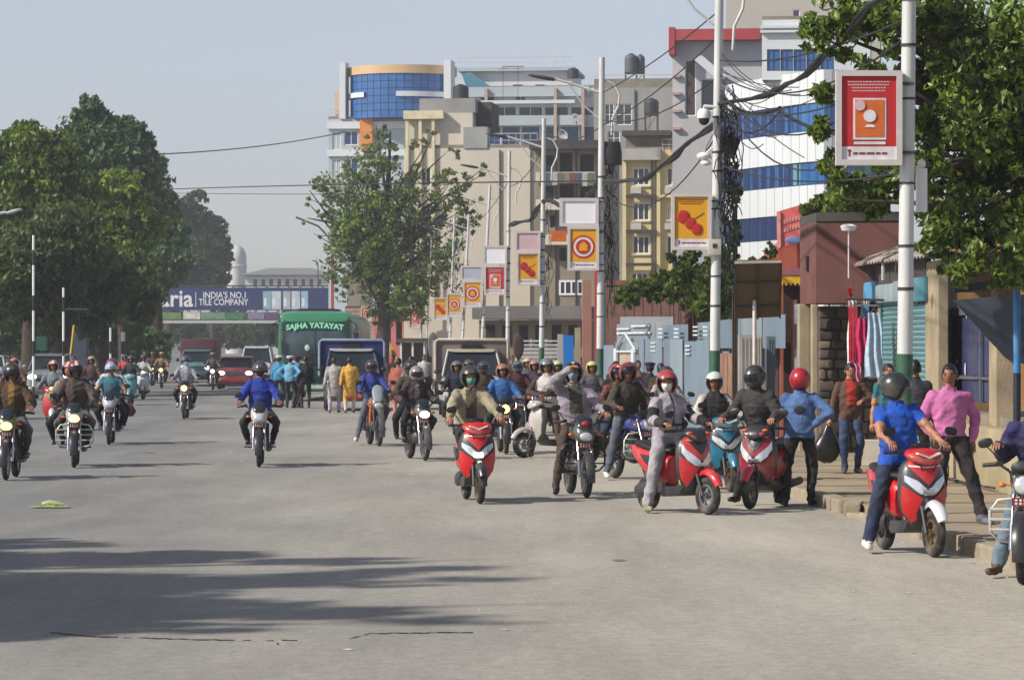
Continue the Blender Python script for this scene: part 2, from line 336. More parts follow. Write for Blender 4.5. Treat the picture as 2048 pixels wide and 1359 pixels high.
def tree(label, base, blobs, n, size, mt, seed, trunk_r=.3, group=None, limbs=10, droop=.3, name='tree', shell=.5):
    base = Vector(base); t = thing(name, label, 'tree', base, 0, group); rl = random.Random(seed)
    B = [(x-base.x, y-base.y, z-base.z, a, b_, c) for x, y, z, a, b_, c in blobs]
    c, V, Fc = leaf_cloud(B, n, size, seed, droop=droop, shell=shell); part('crown', np_mesh('crown', V, Fc, mt), None, t)
    mb = MB(); cz = [q[2] for q in B]; top = Vector((sum(q[0] for q in B)/len(B), sum(q[1] for q in B)/len(B), max(cz)))
    fork = Vector((top.x*.35, top.y*.35, max(1.2, min(cz)*.75)))
    mb.tube([(0,0,-.05), (fork.x*.3, 0, fork.z*.35), (fork.x*.8, fork.y*.8, fork.z*.75), fork, fork.lerp(top,.5), top], [trunk_r*1.25, trunk_r, trunk_r*.85, trunk_r*.75, trunk_r*.45, trunk_r*.1], 9)
    for i in range(limbs):
        q = B[i % len(B)]; e = Vector(q[:3])+Vector([rl.uniform(-.6,.6)*q[3], rl.uniform(-.6,.6)*q[4], rl.uniform(-.3,.7)*q[5]])
        s = fork.lerp(top, rl.uniform(0,.45)); m_ = s.lerp(e,.5)+Vector((rl.uniform(-.1,.1), rl.uniform(-.1,.1), .06))*(e-s).length
        rr = trunk_r*rl.uniform(.22,.42); mb.tube([s, m_, e], [rr, rr*.6, rr*.12], 6)
    part('trunk', mb, BARK, t, 60)
    return t
# left bank of trees
GL1 = foliage_mat('fresh', (112,138,50), .76); GL2 = foliage_mat('deep', (82,114,56), .74); GL3 = foliage_mat('bluish', (94,126,74), .82); GL4 = foliage_mat('lime', (126,152,52), .78); GL5 = foliage_mat('olive', (102,120,60), .68)
def gb(px, d): return ((px-CX)*d/F, d, 0)
tree('tall dark tree with a narrow spire top standing highest over the avenue', gb(215,178),
     [pblob(180,240,34,178,sq=1.3), pblob(178,290,62,178), pblob(215,350,88,178), pblob(250,285,48,180), pblob(285,300,30,180,sq=1.5), pblob(262,262,26,180), pblob(250,420,80,178), pblob(295,330,22,180,sq=1.6)], 26000, .2, GL3, 1, .45)
tree('broad bright green tree at the edge of the road behind the striped pole', gb(60,140),
     [pblob(50,300,60,140,sq=.9), pblob(20,350,70,140), pblob(110,330,60,140), pblob(60,420,95,140), pblob(150,400,60,140), pblob(0,470,80,138), pblob(40,262,24,141), pblob(100,280,28,141)], 30000, .16, GL1, 2, .4)
tree('fresh lime green tree leaning out in front of the dark avenue trees', gb(250,158),
     [pblob(235,400,58,158), pblob(265,450,60,158), pblob(215,470,70,158), pblob(180,520,60,157), pblob(250,520,50,157), pblob(240,372,30,158)], 20000, .17, GL4, 3, .3)
tree('dark round tree with bluish leaves behind the lime green tree', gb(315,215),
     [pblob(290,330,40,215), pblob(305,390,44,215), pblob(320,440,40,214), pblob(270,360,50,216), pblob(325,360,14,215,sq=1.5), pblob(300,480,50,214), pblob(330,415,34,214), pblob(345,470,36,213), pblob(335,530,44,212), pblob(300,560,46,212)], 20000, .2, GL3, 4, .45)
tree('rounded grey green tree over the end of the footbridge', gb(330,392),
     [pblob(370,430,38,392), pblob(350,480,50,392), pblob(395,450,34,392), pblob(400,500,42,391), pblob(360,540,50,390), pblob(330,555,50,388), pblob(390,400,22,392)], 22000, .3, GL2, 5, .6)
tree('small tree touching the white dome beyond the footbridge', gb(425,402),
     [pblob(430,460,22,402,sq=1.2), pblob(415,500,34,402), pblob(440,520,26,402), pblob(420,555,36,401), pblob(448,490,16,402)], 12000, .3, GL2, 6, .4)
tree('heavy low spreading tree shading the verge by the green signs', gb(120,128),
     [pblob(60,520,80,130), pblob(130,500,90,132), pblob(0,560,70,128), pblob(90,590,70,130), pblob(200,570,70,134), pblob(260,590,55,138), pblob(160,610,60,134), pblob(262,545,44,150)], 30000, .15, GL5, 7, .45, droop=.6)
tree('dark tree crown filling the gap above the parked traffic', gb(215,175),
     [pblob(240,640,48,175), pblob(180,640,50,175), pblob(110,650,48,172), pblob(40,640,60,170), pblob(270,625,38,180)], 20000, .19, GL2, 8, .5)
tree('far tree seen under the footbridge with pale leaves', gb(520,420), [pblob(520,668,28,420), pblob(545,655,22,420), pblob(490,668,26,420), pblob(465,670,24,420), pblob(448,668,20,420)], 9000, .3, GL5, 9, .3)
tree('far dark tree behind the maroon truck', gb(380,420), [pblob(380,665,34,420), pblob(345,650,30,420), pblob(420,665,28,420), pblob(450,655,18,430)], 6000, .3, GL2, 10, .3)
# far wood closing the avenue
bl = [pblob(x, 655+8*sin(x*.05), 34, 470+10*sin(x)) for x in range(-40, 700, 26)]+[pblob(x, 560+30*sin(x*.03), 60, 480, ry=.5) for x in range(-60, 290, 50)]
c, V, Fc = leaf_cloud(bl, 46000, .42, 55, shell=.2); o = part('distant_wood', np_mesh('distant_wood', V, Fc, GL2), None, None, kind='stuff'); o['label'] = 'dark mass of distant trees along the avenue'
# hedge mass behind the left verge
bl = [pblob(x, 690, 26, 200, ry=2, sq=1.3) for x in range(-40, 330, 18)]
c, V, Fc = leaf_cloud(bl, 16000, .22, 56, shell=.2); o = part('verge_undergrowth', np_mesh('verge_undergrowth', V, Fc, GL2), None, None, kind='stuff'); o['label'] = 'dark undergrowth behind the traffic on the verge'
# feathery tree in front of the cream building
GM = foliage_mat('sage', (120,140,74), .85); GM2 = foliage_mat('yellowgreen', (132,160,54), .8)
T5 = tree('big feathery tree with spreading branches in front of the cream building', gb(760,206),
     [pblob(720,330,44,206), pblob(760,300,40,206), pblob(700,390,60,206), pblob(780,360,60,206), pblob(640,370,30,205,sq=.5), pblob(625,405,22,205,sq=.5), pblob(655,430,26,205,sq=.6), pblob(635,470,16,205),
      pblob(740,440,90,206), pblob(830,420,70,206), pblob(900,360,40,206,sq=.7), pblob(930,400,36,206,sq=.6), pblob(880,470,60,206), pblob(700,500,60,205), pblob(780,530,80,206), pblob(860,540,60,206), pblob(690,560,36,205), pblob(760,262,16,206), pblob(960,350,16,206,sq=.5), pblob(840,290,26,206,sq=.7), pblob(930,440,30,206), pblob(970,330,14,206,sq=.5), pblob(905,310,22,206,sq=.6), pblob(615,385,14,205,sq=.5), pblob(610,440,14,205,sq=.6), pblob(860,270,18,206,sq=.6), pblob(820,600,50,206), pblob(760,600,50,206)],
     21000, .135, GM, 11, .5, limbs=44, shell=.42)
c, V, Fc = leaf_cloud([(x-T5.location.x, y-T5.location.y, z, a, b_, c_) for x, y, z, a, b_, c_ in [pblob(740,440,50,205), pblob(700,470,40,205), pblob(820,590,40,205), pblob(760,520,50,205)]], 5000, .15, 12); part('inner_foliage', np_mesh('inner_foliage', V, Fc, GM2), None, T5)
# ------------------------------------------------ buildings
class Fac:
    def __init__(s, px0, d0, px1, d1, free=0):
        if not free: w_ = abs(px1-px0)*d0/F; d1 = d0-max(-.12*w_, min(.12*w_, d0-d1))
        s.A = Vector(((px0-CX)*d0/F, d0)); s.B = Vector(((px1-CX)*d1/F, d1)); s.t = (s.B-s.A).normalized(); s.L = (s.B-s.A).length; s.rz = atan2(s.t.y, s.t.x)
    def uz(s, px, py):
        r = Vector(((px-CX)/F, 1.0)); # A + u t = k r
        den = s.t.x*r.y-s.t.y*r.x; k = (s.t.x*s.A.y-s.t.y*s.A.x)/den
        P = r*k; return (P-s.A).dot(s.t), CH+(HY-py)*k/F
    def rect(s, px0, py0, px1, py1):
        u0, z1 = s.uz(px0, py0); u1, z0 = s.uz(px1, py1); return u0, u1, z0, z1
def holed_wall(mb, u0, u1, z0, z1, holes, rev=.18, mi=0):
    us = sorted({u0, u1, *[h[0] for h in holes], *[h[1] for h in holes]}); zs = sorted({z0, z1, *[h[2] for h in holes], *[h[3] for h in holes]})
    us = [u for u in us if u0 <= u <= u1]; zs = [z for z in zs if z0 <= z <= z1]
    for i in range(len(us)-1):
        for j in range(len(zs)-1):
            cu, cz = (us[i]+us[i+1])/2, (zs[j]+zs[j+1])/2
            if any(h[0] < cu < h[1] and h[2] < cz < h[3] for h in holes): continue
            mb.add([(us[i],0,zs[j]),(us[i+1],0,zs[j]),(us[i+1],0,zs[j+1]),(us[i],0,zs[j+1])], [(0,1,2,3)], mi)
    for a, b_, c, d in holes:
        mb.add([(a,0,c),(b_,0,c),(b_,0,d),(a,0,d),(a,rev,c),(b_,rev,c),(b_,rev,d),(a,rev,d)], [(0,4,5,1),(1,5,6,2),(2,6,7,3),(3,7,4,0)], mi)
_wc = {}
def window(par, r, frame=WHT, pane=WINP, nx=2, nz=1, fw=.07, rev=.18, y=0, sill=None, loc=None):
    u0, u1, z0, z1 = r; W, H = u1-u0, z1-z0; key = (round(W,2), round(H,2), frame.name, pane.name, nx, nz, fw)
    if key not in _wc:
        b = MB(); W_, H_ = W-.006, H-.006
        b.bb(-W_/2, -W_/2+fw, -.03, .03, 0, H_); b.bb(W_/2-fw, W_/2, -.03, .03, 0, H_); b.bb(-W_/2+fw, W_/2-fw, -.03, .03, 0, fw); b.bb(-W_/2+fw, W_/2-fw, -.03, .03, H_-fw, H_)
        for i in range(1, nx): x = -W_/2+W_*i/nx; b.bb(x-fw*.4, x+fw*.4, -.026, .026, fw, H_-fw)
        for i in range(1, nz): z = H_*i/nz; b.bb(-W_/2+fw, W_/2-fw, -.022, .022, z-fw*.35, z+fw*.35)
        f = b.mesh('window', frame, 0); b = MB(); b.bb(-W_/2+fw*.5, W_/2-fw*.5, .005, .018, fw*.5, H_-fw*.5); _wc[key] = (f, b.mesh('pane', pane, 0))
    f, p = _wc[key]
    o = link('window', f, par, loc or ((u0+u1)/2, y+rev*.6, z0+.003)); link('pane', p, o)
    if sill: b = MB(); b.bb(-W/2-.08, W/2+.08, -rev*.6-.14, -rev*.6-.004, -.1, 0); part('sill', b, sill, o, 0)
    return o
def building(name, label, fac, ytop, depth, wm, wins=(), roofm=None, parapet=.0, frame=WHT, pane=WINP, nx=2, nz=1, sill=None, fw=.07, cat='building', z0=0, roof_over=.0):
    t = thing(name, label, cat, (fac.A.x, fac.A.y, 0), fac.rz); L = fac.L; zt = fac.uz((fac.A.x/fac.A.y)*F+CX, ytop)[1]
    b = MB(); hs_ = [fac.rect(*w[:4]) for w in wins]; holed_wall(b, 0, L, z0, zt, hs_)
    b.add([(0,0,z0),(0,depth,z0),(0,depth,zt),(0,0,zt),(L,0,z0),(L,depth,z0),(L,depth,zt),(L,0,zt)], [(1,0,3,2),(4,5,6,7),(5,1,2,6)])
    part('wall', b, wm, t, 0)
    b = MB(); b.bb(-roof_over, L+roof_over, -roof_over-.004, depth+.004, zt+.002, zt+.22)
    if parapet: b.bb(0, L, .03, .2, zt+.222, zt+.222+parapet); b.bb(0, .15, .204, depth, zt+.222, zt+.222+parapet); b.bb(L-.15, L, .204, depth, zt+.222, zt+.222+parapet)
    part('roof', b, roofm or CON, t, 0)
    for w, h in zip(wins, hs_):
        o = w[4] if len(w) > 4 else {}
        window(t, h, o.get('frame', frame), o.get('pane', pane), o.get('nx', nx), o.get('nz', nz), fw, sill=sill)
    return t, zt
def fbox(t, fac, name, px0, py0, px1, py1, y0, y1, mt, bevel=0):
    u0, u1, z0, z1 = fac.rect(px0, py0, px1, py1); b = MB(); b.bb(u0, u1, y0, y1, z0, z1); return part(name, b, mt, t, 0, bevel)
def water_tank(label, base, r, h, mt, legs=0):
    t = thing('water_tank', label, 'water tank', base, 0, 'rooftop water tanks')
    b = MB(); pr = [(0,0),(r,0)]
    for i in range(5): pr += [(r, h*.75*(i+.1)/5), (r*1.03, h*.75*(i+.5)/5), (r, h*.75*(i+.9)/5)]
    pr += [(r, h*.78), (r*.8, h*.9), (r*.35, h*.96), (r*.35, h), (0, h)]
    b.lathe([(a, z+legs) for a, z in pr], n=16); part('tank', b, mt, t, 40)
    if legs:
        b = MB()
        for sx in (-1,1):
            for sy in (-1,1): b.tube([(sx*r*.85, sy*r*.85, 0), (sx*r*.85, sy*r*.85, legs)], .06, 5)
        b.bb(-r, r, -r, r, legs-.1, legs-.004); b.tube([(-r*.85, -r*.85, 0), (r*.85, -r*.85, legs)], .03, 4); part('stand', b, DGR, t, 0)
    return t
CREAM = mat('cream_plaster', (210,202,186), .9, .9, var=.12, scale=.25, dirt=.22, dirtc=(.3,.26,.2), stretch=(1,1,.3))
WHITE = mat('white_cladding', (226,232,236), .8, .45, var=.08, scale=.3, dirt=.2, dirtc=(.45,.45,.42), stretch=(1,1,.2))
PALE = mat('pale_blue_plaster', (190,204,212), .75, .8, var=.12, scale=.3, dirt=.25, dirtc=(.35,.36,.36), stretch=(1,1,.25))
GREYC = mat('stained_concrete', (162,160,158), .85, .95, var=.3, scale=.4, dirt=.55, dirtc=(.1,.1,.1), stretch=(1,1,.3))
YEL = mat('yellow_plaster', (234,214,158), .84, .9, var=.12, scale=.5, dirt=.3, dirtc=(.35,.3,.2), stretch=(1,1,.25))
YELP = mat('pale_yellow_trim', (238,224,172), .75, .9, var=.1, scale=.8, dirt=.2)
REDR = mat('red_roofing', (186,52,58), .75, .6, var=.2, scale=.8, dirt=.25); DARKC = mat('dark_slab', (96,90,86), .5, .95, var=.3, scale=1, dirt=.4, dirtc=(.05,.05,.05))
ORG = mat('orange_sheet', (226,140,62), .8, .6, var=.15, scale=1); GOLD = mat('tan_fascia', (218,184,140), .8, .5, var=.12, scale=.4)
# A: glass drum building, farthest
fA = Fac(657, 305, 912, 300)
tA, zA = building('office_building', 'pale office block with a round blue glass drum under a tan fascia', fA, 238, 18, PALE,
    [(688,262,716,290,{'pane':GLASSN}),(688,318,716,346,{'pane':GLASSN}),(688,372,716,400,{'pane':GLASSN}),(664,262,682,300,{'pane':PALE}),(664,318,682,356,{'pane':PALE})], nx=2, pane=GLASSN)
fbox(tA, fA, 'ledge', 655, 300, 912, 311, -.25, -.004, WHITE); fbox(tA, fA, 'ledge', 655, 244, 912, 256, -.3, -.004, WHITE)
uc, _ = fA.uz(800, 400); Rr = fA.uz(905,400)[0]-uc
def drum(t, uc, R, z0, z1, name, mt, n, rows, gap=.03, a0=-178, a1=-2, thick=.12, yc=None, mull=None):
    yc = R*.35 if yc is None else yc
    for i in range(n):
        for j in range(rows):
            A0 = radians(a0+(a1-a0)*i/n); A1 = radians(a0+(a1-a0)*(i+1)/n); za = z0+(z1-z0)*j/rows+gap; zb = z0+(z1-z0)*(j+1)/rows-gap
            p = [Vector((uc+R*cos(A), yc+R*sin(A)*.8, 0)) for A in (A0, A1)]; dd = (p[1]-p[0]); g = dd.normalized()*gap; nn = Vector((dd.y, -dd.x, 0)).normalized()*thick
            q0, q1 = p[0]+g, p[1]-g
            b = MB(); b.add([(v.x, v.y, z) for z in (za, zb) for v in (q0, q1, q1-nn, q0-nn)], [(0,1,5,4),(1,2,6,5),(2,3,7,6),(3,0,4,7),(0,3,2,1),(4,5,6,7)])
            part(name, b, mt, t, 0)
def zat(fac, px, py): return fac.uz(px, py)[1]
drum(tA, uc, Rr, zat(fA,800,238), zat(fA,800,150), 'pane', GLASSB, 20, 6)
b = MB(); b.lathe([(Rr*.985, zat(fA,800,238)), (Rr*.985, zat(fA,800,150))], n=48); 
for i, v in enumerate(b.v): b.v[i] = (v[0]+uc, v[1]*.8+Rr*.35, v[2])
part('mullion_drum', b, mat('mullion_navy', (24,50,104), .6, .4, var=.1), tA, 30)
for nm, rr, z0, z1, mt in (('fascia', 1.03, 150, 133, GOLD), ('balcony_ring', 1.05, 196, 186, WHITE)):
    b = MB(); zz0, zz1 = zat(fA,800,z0), zat(fA,800,z1)
    b.lathe([(Rr*rr*.9, zz0), (Rr*rr, zz0), (Rr*rr, zz1), (Rr*rr*.9, zz1)], n=48, closed=True)
    for i, v in enumerate(b.v): b.v[i] = (v[0]+uc, v[1]*.8+Rr*.35, v[2])
    if nm == 'balcony_ring':
        keep = [(f, m_) for f, m_ in zip(b.f, b.m) if not (-3.2 < sum(b.v[i][0] for i in f)/4-uc < .3)]; b.f = [k_[0] for k_ in keep]; b.m = [k_[1] for k_ in keep]
    part(nm, b, mt, tA, 30)
fbox(tA, fA, 'pylon', 680, 125, 692, 238, -.4, 1.6, WHITE); fbox(tA, fA, 'pylon', 893, 123, 907, 238, -1.9, 1.0, WHITE)
fbox(tA, fA, 'roof_block', 668, 182, 678, 235, .5, 3, mat('peach_wall', (224,196,170), .7, .9)); fbox(tA, fA, 'orange_banner', 722, 216, 747, 300, -.7, -.35, ORG)
# B: white block with long blue strips
fB = Fac(905, 283, 1235, 276)
tB, zB = building('office_block', 'white office block with long blue glass strips and a stepped roof terrace', fB, 178, 16, WHITE,
    [(960,192,990,204,{'pane':GLASSN}),(1030,192,1052,203,{'pane':GLASSN})]+[(x, 252, x+38, 290, {'pane':GLASSN,'nx':1}) for x in range(925,1200,39)]+[(x, 213, x+48, 232, {'pane':WINP}) for x in range(985,1190,52)], nx=2, pane=GLASSN)
for (a,c,e,g,nm,mt,y) in ((930,176,1180,193,'terrace_parapet',PALE,-.7),(965,203,1152,208,'sunshade',WHITE,-1.1),(975,233,1175,251,'balcony',PALE,-.9),(960,291,1200,300,'ledge',GREYC,-.5)): fbox(tB, fB, nm, a, c, e, g, y, -.004, mt)
for x in (972,1110,1165): fbox(tB, fB, 'column', x, 178, x+6, 290, -1.05, -.75, mat('peach_column', (206,180,160), .7, .9))
fbox(tB, fB, 'penthouse', 918, 139, 1140, 178, 1.5, 10, WHITE); fbox(tB, fB, 'penthouse_roof', 912, 134, 1146, 139, .9, 10.5, PALE)
for x in (1020,1065): window(tB, (fB.uz(x,0)[0], fB.uz(x+22,0)[0], zat(fB,x,174), zat(fB,x,165)), WHITE, GLASSN, 1, y=1.38)
b = MB(); u, z = fB.uz(918,140); u2, z2 = fB.uz(985,176); b.add([(u,1.2,z),(u+.6,1.2,z+.1),(u2,-.6,z2),(u2-2.2,-.6,z2),(u,1.5,z-.15),(u+.6,1.5,z-.05),(u2,-.3,z2-.15),(u2-2.2,-.3,z2-.15)], [(0,1,2,3),(4,7,6,5),(0,4,5,1),(1,5,6,2),(2,6,7,3),(3,7,4,0)]); part('glass_canopy', b, mat('glass_teal', (90,140,160), .6, .15), tB, 0)
b = MB(); u, z = fB.uz(1020,128); b.bb(u-.9,u+.9,2,4,z-.4,z); part('roof_cap', b, CON, tB, 0)
# C: cream building
fC = Fac(808, 218, 1076, 214)
tC, zC = building('apartment_building', 'tall cream plastered building with a blank side wall behind the feathery tree', fC, 297, 14, CREAM,
    [(812,330,826,372),(842,335,862,372),(812,410,826,450),(842,410,862,450),(812,490,830,530),(845,490,865,530)], nx=2)
fbox(tC, fC, 'stair_tower', 809, 226, 944, 296, .3, 9, CREAM); fbox(tC, fC, 'cornice', 808, 222, 888, 238, -.35, .28, mat('cream_cornice', (228,218,184), .8, .85, var=.15, scale=2))
fbox(tC, fC, 'roof_sheet', 927, 254, 975, 296, -.1, 1.5, mat('ribbed_tin', (176,180,178), .7, .6, var=.2, scale=1)); fbox(tC, fC, 'roof_wall', 836, 196, 948, 224, .6, 8, GREYC); fbox(tC, fC, 'roof_wall', 948, 200, 976, 262, 1.9, 6, DARKC)
for x in (812,838,864): fbox(tC, fC, 'pilaster', x, 240, x+6, 600, -.22, -.004, mat('cream_cornice', (228,218,184), .8, .85, var=.15, scale=2))
water_tank('black rooftop water tank on the cream building beside the glass drum', (at(921,196,222).x, 222.5, at(921,197,222).z), .55, 1.0, mat('tank_black', (52,56,60), .7, .6, var=.15))
# D: grimy concrete block with balconies
fD = Fac(1070, 200, 1205, 197)
wD = [(1085,310,1108,345),(1119,305,1145,345),(1160,308,1188,345),(1119,368,1148,398),(1160,372,1190,398),(1085,372,1108,400),(1119,430,1132,455),(1118,495,1133,522),(1100,430,1112,455)]
tD, zD = building('concrete_building', 'grimy grey concrete block with open balconies behind the blank white board', fD, 300, 12, mat('grimy_plaster', (176,164,142), .6, .95, var=.3, scale=.5, dirt=.6, dirtc=(.12,.11,.1), stretch=(1,1,.3)), wD, nx=1, pane=mat('dark_opening', (46,42,44), .6, .9, var=.4, scale=1), frame=DARKC)
fbox(tD, fD, 'roof_slab', 1062, 283, 1210, 299, -1.1, 2, DARKC)
for y in (346, 400, 470): fbox(tD, fD, 'balcony', 1075, y, 1192, y+20, -1.0, -.004, CREAM)
u = fD.rect(1118,560,1168,590); window(tD, u, WHT, GLASS, 4, 1, .12, y=-.16)
# D2 lower cream house with white window row
# E: grey block with tanks
fE = Fac(1188, 262, 1362, 258)
tE, zE = building('grey_building', 'bare grey concrete building with water tanks on its roof', fE, 176, 14, GREYC, [(1210,208,1228,250),(1232,208,1264,250),(1215,262,1240,290)], nx=2, nz=2, parapet=.5)
water_tank('upper grey water tank standing on its rooftop frame beside a twin', (at(1264,160,262).x, 264, zE+.7), .52, 1.55, mat('tank_grey', (92,98,104), .7, .6, var=.15), .7)
water_tank('narrow grey water tank touching a larger one on the rooftop frame', (at(1283,160,262).x, 264.2, zE+.7), .36, 1.5, mat('tank_grey', (92,98,104), .7, .6, var=.15), .7)
water_tank('dark water tank on splayed legs above the yellow building', (at(1304,230,246).x, 247, at(1304,262,246).z), .55, 1.2, mat('tank_black', (52,56,60), .7, .6, var=.15), 1.35)
water_tank('small dark water tank at the roof corner of the white block', (at(1147,150,280).x, 282, at(1147,153,280).z), .5, .9, mat('tank_black', (52,56,60), .7, .6, var=.15), 0)
# F: yellow building
fF = Fac(1245, 246, 1432, 243)
wF = [(1265,335,1299,371),(1333,335,1366,371),(1400,343,1424,375)]+[(1265,405,1299,441),(1334,410,1350,440)]+[(1265,472,1299,508),(1333,472,1362,508)]+[(1262,545,1296,575),(1333,545,1362,572)]
tF, zF = building('yellow_building', 'yellow plastered apartment building with white window frames and a grey balcony', fF, 300, 12, YEL, wF, nx=3, sill=YELP, fw=.1)
fbox(tF, fF, 'top_floor', 1250, 270, 1340, 299, .8, 9, mat('dull_plaster', (150,136,112), .6, .95, var=.3, scale=1, dirt=.4)); fbox(tF, fF, 'eave', 1245, 262, 1342, 271, -.5, 9.2, DARKC); fbox(tF, fF, 'balcony', 1246, 299, 1323, 321, -1.0, -.004, mat('grey_balcony', (190,188,186), .7, .8, var=.1, scale=1))
for x in (1246, 1314, 1384): fbox(tF, fF, 'pilaster', x, 322, x+7, 640, -.35, -.004, YELP)
for y in (390, 460, 526): fbox(tF, fF, 'sunshade', 1253, y, 1313, y+6, -.55, -.36, DARKC)
for y in (322, 390): fbox(tF, fF, 'sunshade', 1322, y, 1384, y+5, -.5, -.004, YELP)
# G: curved white and blue building
def curved_building():
    t = thing('glass_building', 'large curved white clad building with horizontal bands of blue glass', 'building', at(1455,HY,212).xy.to_3d(), 0)
    o = t.location; n = 20
    P = []
    for i in range(n+1):
        s = i/n; px = 1450+s*330; d = 214-14*sin(min(1, s*1.15)*pi/2)**1.0 + 2*max(0, s-.6)*6
        P.append(Vector(((px-CX)*d/F-o.x, d-o.y, 0)))
    def zz(py): return CH+(HY-py)*200/F
    bands = [('panel', 134, 200, WHITE), ('pane', 201, 255, GLASSB), ('panel', 256, 319, WHITE), ('pane', 320, 364, GLASSB), ('panel', 365, 424, WHITE), ('pane', 425, 472, GLASSN), ('panel', 473, 560, WHITE), ('pane', 561, 600, GLASSN), ('panel', 601, 690, WHITE)]
    for nm, ya, yb, mt in bands:
        for i in range(n):
            a, b_ = P[i], P[i+1]; dd = (b_-a); g = dd.normalized()*(.02 if nm == 'panel' else .035); nn = Vector((dd.y, -dd.x, 0)).normalized()*(.0 if nm == 'panel' else -.12)
            q0, q1 = a+g+nn, b_-g+nn; bk = Vector((-dd.y, dd.x, 0)).normalized()*.15; za, zb = zz(yb)+.02, zz(ya)-.02
            m_ = mt
            if nm == 'pane' and (i*7+int(ya)) % 9 == 0: m_ = GLASSN
            if nm == 'pane' and i == 8 and ya == 320: m_ = mat('glass_pale', (120,180,200), .6, .2)
            b = MB(); b.add([(v.x, v.y, z) for z in (za, zb) for v in (q0, q1, q1+bk, q0+bk)], [(0,1,5,4),(1,2,6,5),(2,3,7,6),(3,0,4,7),(0,3,2,1),(4,5,6,7)]); part(nm, b, m_, t, 0)
    b = MB(); z1 = zz(134)
    for i in range(n):
        a, b_ = P[i]+Vector((.05,.25,0)), P[i+1]+Vector((0,.25,0)); b.add([(a.x,a.y,0),(b_.x,b_.y,0),(b_.x,b_.y,z1-.05),(a.x,a.y,z1-.05)], [(0,1,2,3)])
    a, c = P[0]+Vector((.05,.25,0)), P[-1]; b.add([(a.x,a.y,0),(a.x,a.y+14,0),(a.x,a.y+14,z1-.05),(a.x,a.y,z1-.05)], [(0,1,2,3)])
    b.add([(p.x, p.y+.25, z1-.05) for p in P]+[(c.x, c.y+14, z1-.05), (a.x, a.y+14, z1-.05)], [tuple(range(n+3))]); part('wall', b, mat('mullion_navy', (24,50,104), .6, .4, var=.1), t, 0)
    return t, o
tG, oG = curved_building()
fG = Fac(1524, 206, 1740, 203)
tg2, _z = building('penthouse', 'white upper storey with a blue window band on top of the curved building', fG, 40, 12, WHITE, [(1534,99,1560,142),(1561,99,1586,142),(1587,99,1612,142),(1613,99,1640,142),(1641,99,1668,142)], nx=2, nz=2, pane=GLASSB, frame=mat('mullion_navy', (24,50,104), .6, .4, var=.1), z0=zat(fG,1530,160), fw=.05)
for y, h in ((52,3),(62,2)): fbox(tg2, fG, 'ledge', 1521, y, 1742, y+h, -.3, -.004, WHITE)
fG3 = Fac(1345, 226, 1535, 222)
tg3, _z = building('stairwell_block', 'grey block under a red tin roof edge next to the curved building', fG3, 84, 10, mat('lightgrey_plaster', (200,200,202), .85, .9, var=.15, scale=.3, dirt=.35, stretch=(1,1,.3)), [(1370,120,1392,232,{'pane':mat('brown_louvre', (84,70,62), .6, .7, var=.3, scale=2)}),(1402,158,1432,222,{'pane':GLASS})], nx=1)
fbox(tg3, fG3, 'roof_edge', 1340, 62, 1522, 82, -1.2, 10.5, REDR); fbox(tg3, fG3, 'roof_corner', 1340, 58, 1352, 112, -1.25, 3, REDR)
b = MB(); u, z = fG3.uz(1388,120); u2, z2 = fG3.uz(1440,165); b.add([(u,-.5,z),(u+.5,-.5,z+.35),(u2+.5,-.5,z2+.35),(u2,-.5,z2),(u,-.004,z),(u+.5,-.004,z+.35),(u2+.5,-.004,z2+.35),(u2,-.004,z2)], [(0,1,2,3),(4,7,6,5),(0,4,5,1),(1,5,6,2),(2,6,7,3),(3,7,4,0)]); part('stair_beam', b, WHITE, tg3, 0)
for y in (150,185,220,255): fbox(tg3, fG3, 'band', 1346, y, 1362, y+5, -.3, -.004, mat('pink_trim', (214,170,168), .7, .8))
fG4 = Fac(1452, 240, 1760, 238)
building('beige_tower', 'plain beige wall of a taller building rising behind the red roof edge', fG4, -60, 12, mat('beige_tower', (206,202,190), .7, .9, var=.06, scale=.2), [(1586,20,1600,34,{'pane':WINP})], nx=1)
# yellow-orange house behind the broadleaf tree, stall strip and low houses along the pavement
fH = Fac(1880, 74, 2120, 70)
building('ochre_house', 'ochre plastered house half hidden by the broadleaf tree', fH, 474, 6, mat('ochre_plaster', (206,156,96), .6, .9, var=.2, scale=1, dirt=.2), [(1925,470,1960,505,{'pane':GLASS})], nx=2)
t_ = thing('lean_to_shed', 'rough lean to roofs and brick shelf wedged below the ochre house', 'shed', (at(1872,HY,64).x, 64, 0)); ox_ = at(1872,HY,64).x
for (a, c_, p0, p1, y, mt) in ((1866,2010,536,528,-.8,mat('rust_roof',(176,150,124),.6,.85,var=.35,scale=3,dirt=.5)),(1880,2048,512,503,-.3,mat('grey_roof',(150,144,138),.6,.85,var=.3,scale=3,dirt=.4)),(1884,1990,584,562,-.2,mat('brick_shelf',(160,104,84),.6,.9,var=.35,scale=4,dirt=.3))):
    A = at(a,p0,64+y); B = at(c_,p1,64+y); b = MB(); b.bb(A.x-ox_, B.x-ox_, y, y+1.2 if p0-p1 < 12 else y+.3, A.z, B.z); part('roof_board' if p0-p1 < 12 else 'brick_shelf', b, mt, t_, 0)
b = MB(); b.bb(0, at(2048,0,64).x-ox_, .9, 1.2, .1, at(0,540,64).z); part('back_wall', b, mat('ochre_dull',(190,150,100),.55,.9,var=.35,scale=1.5,dirt=.5,dirtc=(.1,.08,.06)), t_, 0)
for px in (1868,1908,1990): b = MB(); x = at(px,0,63).x-ox_; b.bb(x, x+.12, -.6, -.48, .1, at(0,528,64).z); part('post', b, BARK, t_, 0)
